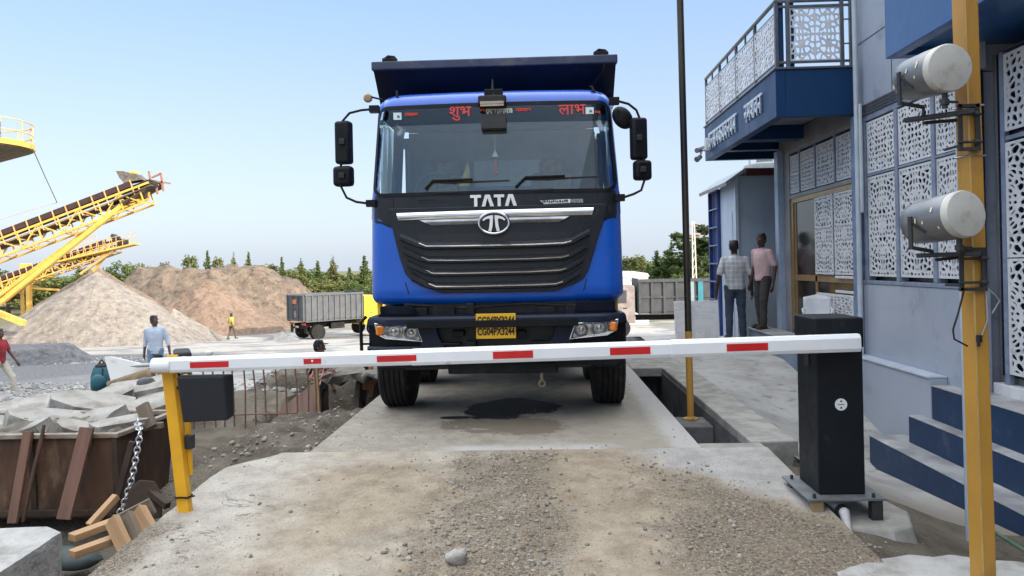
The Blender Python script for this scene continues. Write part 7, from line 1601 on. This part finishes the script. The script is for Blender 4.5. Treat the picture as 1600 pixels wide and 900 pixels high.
# ---- tippers far away
m_tgrey = M('tipper_grey', (.085, .094, .102), (.062, .070, .078), 2, .6, dirt=(.11, .105, .095), dirt_amt=.2, dscale=1.5); m_tyel = M('cab_yellow', (.75, .50, .02), (.68, .44, .02), 3, .4, coat=.3); m_trust = M('rusty_panel', (.30, .26, .25), (.22, .17, .15), 3, .7)
def far_tipper(label, loc, rotz, L=4.6, side_mat=m_tgrey, cabm=m_tyel, accents=None, nrib=9, two=False):
    """forward is local +Y; rear at y = 0"""
    t = thing('tipper_truck', label, 'truck', loc, rotz)
    mb = MB(); z0, z1 = 1.25, 2.95; w = 1.2
    mb.box2((-w, 0, z0), (w, L, z0+.08))
    for s in (-1, 1): mb.box2((s*w-.03, 0, z0+.082), (s*w+.03, L, z1))
    mb.box2((-w+.032, L-.06, z0+.082), (w-.032, L, z1+.15)); bdy = mb.build('tipper_body', side_mat, t, bevel=.01)
    mb = MB()
    for s in (-1, 1):
        for k in range(nrib): y = .1+(L-.2)*k/(nrib-1); mb.box2((s*(w+.031), y-.055, z0), (s*(w+.11), y+.055, z1-.062))
        mb.box2((s*(w-.04), -.02, z1-.06), (s*(w+.12), L, z1+.06)); mb.box2((s*(w+.031), 0, z0-.06), (s*(w+.13), L, z0-.002))
        if two: mb.box2((s*(w+.031), .06, 2.05), (s*(w+.09), L-.06, 2.15))
    mb.build('ribs', side_mat, bdy, bevel=.008)
    mb = MB(); mb.box2((-w, -.06, z0), (w, -.005, z1)); tg = mb.build('tailgate', side_mat, t, bevel=.008)
    mb = MB()
    for x in (-1.14, -.4, .4, 1.14): mb.box2((x-.06, -.12, z0), (x+.06, -.062, z1))
    for z in (z0+.02, 2.1, z1-.1): mb.box2((-1.07, -.105, z), (-.47, -.063, z+.1)); mb.box2((.47, -.105, z), (1.07, -.063, z+.1)); mb.box2((-.33, -.105, z), (.33, -.063, z+.1))
    mb.build('tailgate_frame', side_mat, tg, bevel=.006)
    mb = MB()
    for x in (-.4, .4): mb.box2((x-.06, .05, .85), (x+.06, L+1.9, 1.1))
    mb.box2((-1.1, .1, .72), (1.1, .2, .84)); mb.box2((.75, 1.9, .65), (1.15, 2.9, 1.05)); mb.box2((-1.15, 1.9, .65), (-.75, 2.9, 1.05))
    for s in (-1, 1): mb.box2((s*.8, .12, .45), (s*1.18, .16, 1.0))
    mb.build('chassis', m_chas, t, bevel=.015)
    for s in (-1, 1):
        for y in (.95, 2.2 if two else 1.0, L+.9):
            if y == 1.0: continue
            wheel(s*1.03, y, t, .5, .42 if y < 3 else .3, s=s)
        mb = MB(); mb.box2((s*.62, .04, .98), (s*1.12, .09, 1.12)); mb.build('tail_light', M('tail_red', (.5, .02, .02), None, 5, .3), t)
    mb = MB(); mb.box2((-.22, .02, .8), (.22, .05, .93)); mb.build('rear_plate', M('old_plate', (.5, .45, .3), None, 6, .6), t)
    yc = L+.12; pr_ = [(yc, .75), (yc+1.75, .75), (yc+1.83, 1.35), (yc+1.70, 1.75), (yc+1.50, 2.62), (yc+1.3, 2.74), (yc+.05, 2.74), (yc, 2.6)]
    mb = MB(); mb.prism(pr_, 'X', -1.15, 1.15); cb = mb.build('cab', cabm, t, bevel=.05, seg=3)
    for s in (-1, 1):
        mb = MB(); mb.prism([(yc+.45, 1.82), (yc+1.5, 1.80), (yc+1.36, 2.5), (yc+.45, 2.5)], 'X', s*1.145, s*1.162); mb.build('door_window', m_dglass, cb)
        mb = MB(); mb.tube([(s*1.16, yc+1.5, 2.4), (s*1.4, yc+1.75, 2.35), (s*1.4, yc+1.75, 1.9)], .02, 6); mb.box((s*1.42, yc+1.72, 2.1), (.2, .1, .5)); mb.build('mirror', m_blk, cb, bevel=.02)
        mb = MB(); mb.prism([(yc+.4, .9), (yc+1.55, .9), (yc+1.55, .915), (yc+.4, .915)], 'X', s*1.15, s*1.16); mb.box((s*1.165, yc+.55, 1.55), (.02, .2, .05)); mb.build('door_trim', m_ink, cb)
        mb = MB(); mb.box((s*.8, yc+1.80, 1.05), (.42, .06, .2)); mb.build('headlight', m_refl, cb, bevel=.02)
    mb = MB(); mb.add([(-1.0, yc+1.735, 1.8), (1.0, yc+1.735, 1.8), (.95, yc+1.565, 2.52), (-.95, yc+1.565, 2.52)], [(0, 1, 2, 3)]); mb.build('windscreen', m_winb, cb)
    mb = MB(); mb.box2((-1.15, yc+1.76, .5), (1.15, yc+1.9, .85)); mb.build('bumper', m_blk, t, bevel=.03)
    return t, bdy, tg
q = ony(464, 531, 48); rz_ = R(-46)
ft, fb_, ftg = far_tipper('grey tipper with a yellow cab parked left of the blue truck, tailgate towards us', (q.x, 48, q.z), rz_, 4.3, nrib=11)
mb = MB(); mb.box((-.1, -.085, 2.52), (.62, .02, .30)); mb.build('poster', M('poster_orange', (.45, .30, .2), (.5, .16, .04), 1.4, .6), ftg); mb = MB(); mb.box((-.02, -.085, 1.70), (.36, .02, .42)); mb.build('poster', M('poster_red', (.42, .2, .16), (.16, .14, .16), 3, .6), ftg)
q = ony(1080, 523, 40); ft2, fb2, ftg2 = far_tipper('dirty grey tipper standing side-on right of the blue truck, under the trees', (q.x+2.4, 40.3, q.z), R(90), 5.35, M('shaded_grey', (.060, .064, .068), (.045, .048, .052), 2, .65, dirt=(.09, .082, .072), dirt_amt=.3, dscale=1.5), m_trust, two=True, nrib=9)  # shade is put into this tipper's darker grey, the sun still reaches it
xa_ = ony(1096, 470, 38.9).x; loc2 = ft2.location
mb = MB(); yy_ = -(xa_-loc2.x); mb.box2((-1.315, yy_-.12, 1.25), (-1.308, yy_+.14, 2.9)); mb.build('stripe', M('teal_paint', (.03, .22, .27), None, 3, .5), fb2)
mb = MB(); mb.box2((-1.315, yy_+.35, 1.25), (-1.308, yy_+.75, 2.9)); mb.build('stripe', M('pale_patch', (.26, .33, .35), None, 3, .5), fb2)
# white cabin beyond
q0 = ony(968, 500, 58); q1 = ony(1006, 423, 58)
wc = thing('site_cabin', 'white site cabin with a curved roof showing between the blue truck and the right tipper', 'cabin', (q0.x, 58, -3.4))
mb = MB(); wdt = q1.x-q0.x+.3; hgt = q1.z+3.4-.45; mb.box((0, 1, hgt/2), (2*wdt, 2.4, hgt)); mb.build('wall', M('cabin_white', (.62, .65, .63), (.55, .58, .57), 3, .5), wc)
mb = MB(); mb.prism([(-wdt-.1, hgt), (wdt+.1, hgt), (wdt-.05, hgt+.25), (wdt*.5, hgt+.42), (-wdt*.5, hgt+.45), (-wdt, hgt+.2)], 'Y', -.3, 2.4); mb.build('roof', M('cabin_roof', (.7, .72, .74), None, 3, .4), wc)
mb = MB(); mb.box((wdt*.45, -.21, hgt*.5), (.5, .03, .5)); mb.build('window', m_winb, wc)
# pale lattice mast
q = ony(1086, 450, 62); mast = thing('utility_pole', 'pale utility pole with short cross arms in front of the dark trees', 'pole', (q.x, 62, -3.5))
zt_m = ony(1084, 346, 62).z; xt = ony(1083, 346, 62).x-q.x; mb = MB(); H_ = zt_m+3.5
for s in (-1, 1): mb.bar((s*.20, 0, 0), (xt+s*.08, 0, H_), .10, .10, (0, 1, 0))
for k in range(12): z = H_*k/12; mb.bar((xt*k/12-.2+.01*k, 0, z), (xt*k/12+.2-.01*k, 0, z+H_/12), .05, .05, (0, 1, 0))
mb.build('pole_shaft', M('pole_concrete', (.55, .52, .46), None, 4, .7), mast)
for z, w_ in ((H_-.4, .35), (H_-1.1, .6), (H_-1.3, .5)): mb = MB(); mb.bar((xt-w_, 0, z), (xt+w_, 0, z), .08, .08); mb.build('cross_arm', M('arm_red', (.36, .2, .16), None, 4, .7), mast)

# ================================================================== TREES
def m_leaf(name, a, b):
    m, nt, bs, out = new_mat(name); rn = nt.nodes.new('ShaderNodeNewGeometry').outputs['Random Per Island']
    orr = nt.nodes.new('ShaderNodeObjectInfo').outputs['Random']; n = nz(nt, coords(nt), .9, 4)
    c = mixc(nt, rn, a, b); c = mixc(nt, mth(nt, 'MULTIPLY', smooth(nt, n, .4, .65), .5), c, tuple(x*1.35 for x in b)); c = mixc(nt, mth(nt, 'MULTIPLY', orr, .35), c, (.085, .095, .035))
    nt.links.new(c, bs.inputs['Base Color']); bs.inputs['Roughness'].default_value = .7; bs.inputs['Specular IOR Level'].default_value = .2
    bs.inputs['Transmission Weight'].default_value = 0
    tl_ = node(nt, 'BsdfTranslucent', {'Color': (.09, .12, .02, 1)}); mx = node(nt, 'MixShader', {0: .22, 1: bs.outputs[0], 2: tl_.outputs[0]}); nt.links.new(mx.outputs[0], out.inputs[0]); return m
ml_a = m_leaf('leaf_olive', (.09, .108, .036), (.155, .165, .058)); ml_b = m_leaf('leaf_green', (.056, .098, .032), (.105, .148, .05)); ml_d = m_leaf('leaf_dark', (.024, .044, .018), (.05, .075, .027))
m_bark = M('bark', (.11, .08, .055), (.07, .05, .038), 8, .9, bmp=.4)
def crown(kind, seed, H=6.0, W=2.6, n=2600, leaf=.17):
    rnd = random.Random(seed); mb = MB()
    cl = []
    if kind == 'conifer':
        ph = [rnd.random()*6.28 for _ in range(4)]
        def pt():
            f = 1-math.sqrt(rnd.random()); a = rnd.random()*6.283
            Rm = W*.5*(1-f)**.85*(.72+.28*math.sin(f*34+ph[0]+a))*(1+.30*math.sin(a*3+ph[1]+f*9)+.2*math.sin(a*5+ph[2]-f*14))
            r = Rm*rnd.random()**.38
            return Vector((r*math.cos(a), r*math.sin(a), H*(.09+.91*f)-.10*r+rnd.gauss(0, .05)))
        pts = [pt() for _ in range(n)]
    elif kind == 'conifer_clumps':
        for k in range(46):
            f = rnd.random()**.85; z = H*(.14+.86*f); r = W*.5*(1-f)**.75*(rnd.uniform(.55, 1.15)); a = rnd.random()*6.283
            cl.append((r*math.cos(a), r*math.sin(a), z, .18+.50*(1-f)*rnd.uniform(.5, 1), .7))
        cl += [(rnd.gauss(0, .04), rnd.gauss(0, .04), H*(.80+.2*k/6), .22-.025*k, 1.5) for k in range(7)]
    elif kind == 'feather':
        for k in range(34):
            f = rnd.random(); z = H*(.25+.72*f); r = W*.5*math.sin(math.pi*min(1, (.18+f*.82)))**.7*rnd.uniform(.3, 1.1); a = rnd.random()*6.283
            cl.append((r*math.cos(a), r*math.sin(a), z, rnd.uniform(.22, .5), 1.3))
    else:
        for k in range(40):
            v = Vector((rnd.gauss(0, 1), rnd.gauss(0, 1), rnd.gauss(0, 1))).normalized()*rnd.random()**.4
            cl.append((v.x*W*.5, v.y*W*.5, H*.60+v.z*H*.38, rnd.uniform(.35, .75), .85))
    vs = []; fs = []
    for i in range(n):
        cx, cy, cz, r, st = cl[rnd.randrange(len(cl))] if cl else (0, 0, 0, 0, 0)
        v = Vector((rnd.gauss(0, 1), rnd.gauss(0, 1), rnd.gauss(0, 1))); v.normalize(); v *= r*rnd.random()**.45
        p = Vector((cx+v.x, cy+v.y, max(.25, cz+v.z*st))) if cl else pts[i]; u = Vector((rnd.gauss(0, 1), rnd.gauss(0, 1), rnd.gauss(.2, .8))).normalized(); w_ = u.cross(Vector((rnd.gauss(0, 1), rnd.gauss(0, 1), rnd.gauss(0, 1)))).normalized()
        s = leaf*rnd.uniform(.5, 1.2); b = len(vs); vs += [p-u*s, p+w_*s*.42, p+u*s, p-w_*s*.42]; fs.append((b, b+1, b+2, b+3))
    me = bpy.data.meshes.new('crown'); me.from_pydata(vs, [], fs); return me
def trunk(H, seed, bare=False):
    rnd = random.Random(seed); mb = MB(); mb.tube([(0, 0, -.3), (.03, 0, H*.3), (-.03, .03, H*.6), (0, 0, H*.92)], [.16, .12, .075, .02], 7)
    for k in range(7): z = H*(.25+.08*k); a = rnd.random()*6.28; r = .9*(1-k/9); mb.tube([(0, 0, z), (r*.5*math.cos(a), r*.5*math.sin(a), z+.2), (r*math.cos(a), r*math.sin(a), z+.5)], [.05, .035, .012], 5)
    return mb.mesh('trunk')
protos = {}
for key, kind, seed, H, W, n, lf, ml in (('c1', 'conifer', 1, 6, 2.6, 2600, .17, ml_b), ('c2', 'conifer', 2, 6, 2.2, 2200, .16, ml_a), ('c3', 'conifer', 3, 6, 3.0, 3000, .18, ml_d), ('f1', 'feather', 4, 6, 2.6, 1500, .17, ml_a), ('b1', 'bushy', 5, 5, 5.2, 3200, .20, ml_b), ('b2', 'bushy', 6, 5, 4.6, 2600, .20, ml_a), ('d1', 'bushy', 7, 8, 4.2, 4200, .20, ml_d)):
    cm = crown(kind, seed, H, W, n, lf); cm.materials.append(ml); tm = trunk(H, seed); tm.materials.append(m_bark); protos[key] = (cm, tm, H, W)
def tree(key, px, top, wpx, y, label, group, name=None, base=None):
    cm, tm, H, W = protos[key]; a = ony(px, top, y); b = ony(px-wpx/2, top, y); c = ony(px+wpx/2, top, y)
    zb = base if base is not None else -3.6; sz = (a.z-zb)/H; sx = 1.45*(c.x-b.x)/W
    t = thing(name or {'c': 'conifer_tree', 'f': 'feathery_tree', 'b': 'bushy_tree', 'd': 'dense_tree'}[key[0]], label, 'tree', (a.x, y, zb), random.Random(px*7+top).random()*6.28, group)
    t.scale = (sx, sx, sz)
    for nme, me in (('trunk', tm), ('crown', cm)): o = bpy.data.objects.new(nme, me); COL.objects.link(o); o.parent = t
    return t
gb_ = 'far back row of trees'; rnd = random.Random(77)
def back_row(x0, x1, step, ytop, y):
    px = x0
    while px < x1:
        key = rnd.choice(('b1', 'b2', 'd1', 'b1')); tree(key, px, ytop+rnd.uniform(-5, 7), rnd.uniform(55, 80), y+rnd.uniform(-4, 6), 'hazy dark tree in the unbroken far row behind the quarry trees', gb_, 'far_tree'); px += step*rnd.uniform(.8, 1.2)
gl_ = 'trees beyond the quarry heaps'; gr_ = 'trees behind the right tipper'
for args in (('b1', 12, 418, 75, 88, 'olive bushy tree at the left edge behind the big conveyor'), ('b2', 62, 432, 62, 86, 'olive bushy tree between the conveyor struts'), ('b1', 105, 424, 70, 90, 'green bushy tree behind the left slope of the grey pile'), ('f1', 128, 416, 34, 84, 'pale feathery tree just left of the grey pile top'),
             ('b1', 190, 405, 52, 92, 'dark bushy tree right of the grey pile top, first of a pair'), ('b2', 217, 410, 46, 94, 'dark bushy tree right of the grey pile top, second of the pair'),
             ('f1', 257, 409, 26, 96, 'small round tree alone above the left end of the rocky ridge'), ('f1', 298, 398, 32, 92, 'feathery tree over the middle of the rocky ridge, leftmost of its five'), ('c1', 324, 391, 26, 92, 'pointed green conifer over the rocky ridge, second of its five'), ('f1', 342, 401, 24, 92, 'small pale tree over the rocky ridge, between two pointed conifers'), ('c2', 365, 395, 24, 92, 'olive conifer over the rocky ridge, fourth of its five'), ('c1', 388, 393, 26, 92, 'green conifer at the right end of the rocky ridge'),
             ('f1', 428, 412, 36, 90, 'feathery tree at the right foot of the rocky ridge'), ('c1', 440, 401, 24, 88, 'thin spire-like conifer above the tailgate of the left tipper'), ('c2', 470, 404, 32, 90, 'olive conifer above the body of the left tipper'), ('f1', 455, 425, 40, 84, 'low olive tree above the left tipper tailgate'), ('c1', 496, 407, 34, 84, 'green conifer above the middle of the left tipper'), ('c2', 520, 400, 38, 84, 'tall olive conifer left of the yellow cab'), ('c1', 546, 417, 32, 82, 'short green conifer right above the yellow cab'), ('c1', 569, 399, 36, 86, 'tall green conifer touching the blue truck left side'), ('b2', 505, 436, 60, 78, 'low bushes right behind the body of the left tipper'), ('b1', 560, 438, 55, 78, 'low bushes behind the yellow cab')):
    tree(*args, gl_)
for args in (('f1', 984, 400, 40, 94, 'pale feathery tree behind the white cabin'), ('f1', 1003, 398, 34, 92, 'feathery tree right of the white cabin roof'), ('c1', 1026, 391, 46, 80, 'bright green conifer above the left end of the right tipper'), ('c3', 1047, 384, 48, 82, 'dark conifer left of the slim pole'), ('c1', 1012, 412, 26, 72, 'small bright conifer in front of the feathery trees'), ('c1', 1034, 424, 22, 70, 'lowest small conifer above the right tipper, left of the slim pole'), ('d1', 1072, 374, 62, 78, 'dense dark tree right behind the slim pole'), ('d1', 1100, 340, 85, 70, 'tallest dense dark tree beside the kiosk'), ('b1', 1085, 415, 60, 66, 'green bushes at the foot of the utility pole')):
    tree(*args, gr_)
back_row(-20, 140, 20, 430, 105); back_row(405, 600, 19, 422, 104); back_row(965, 1110, 20, 408, 108)
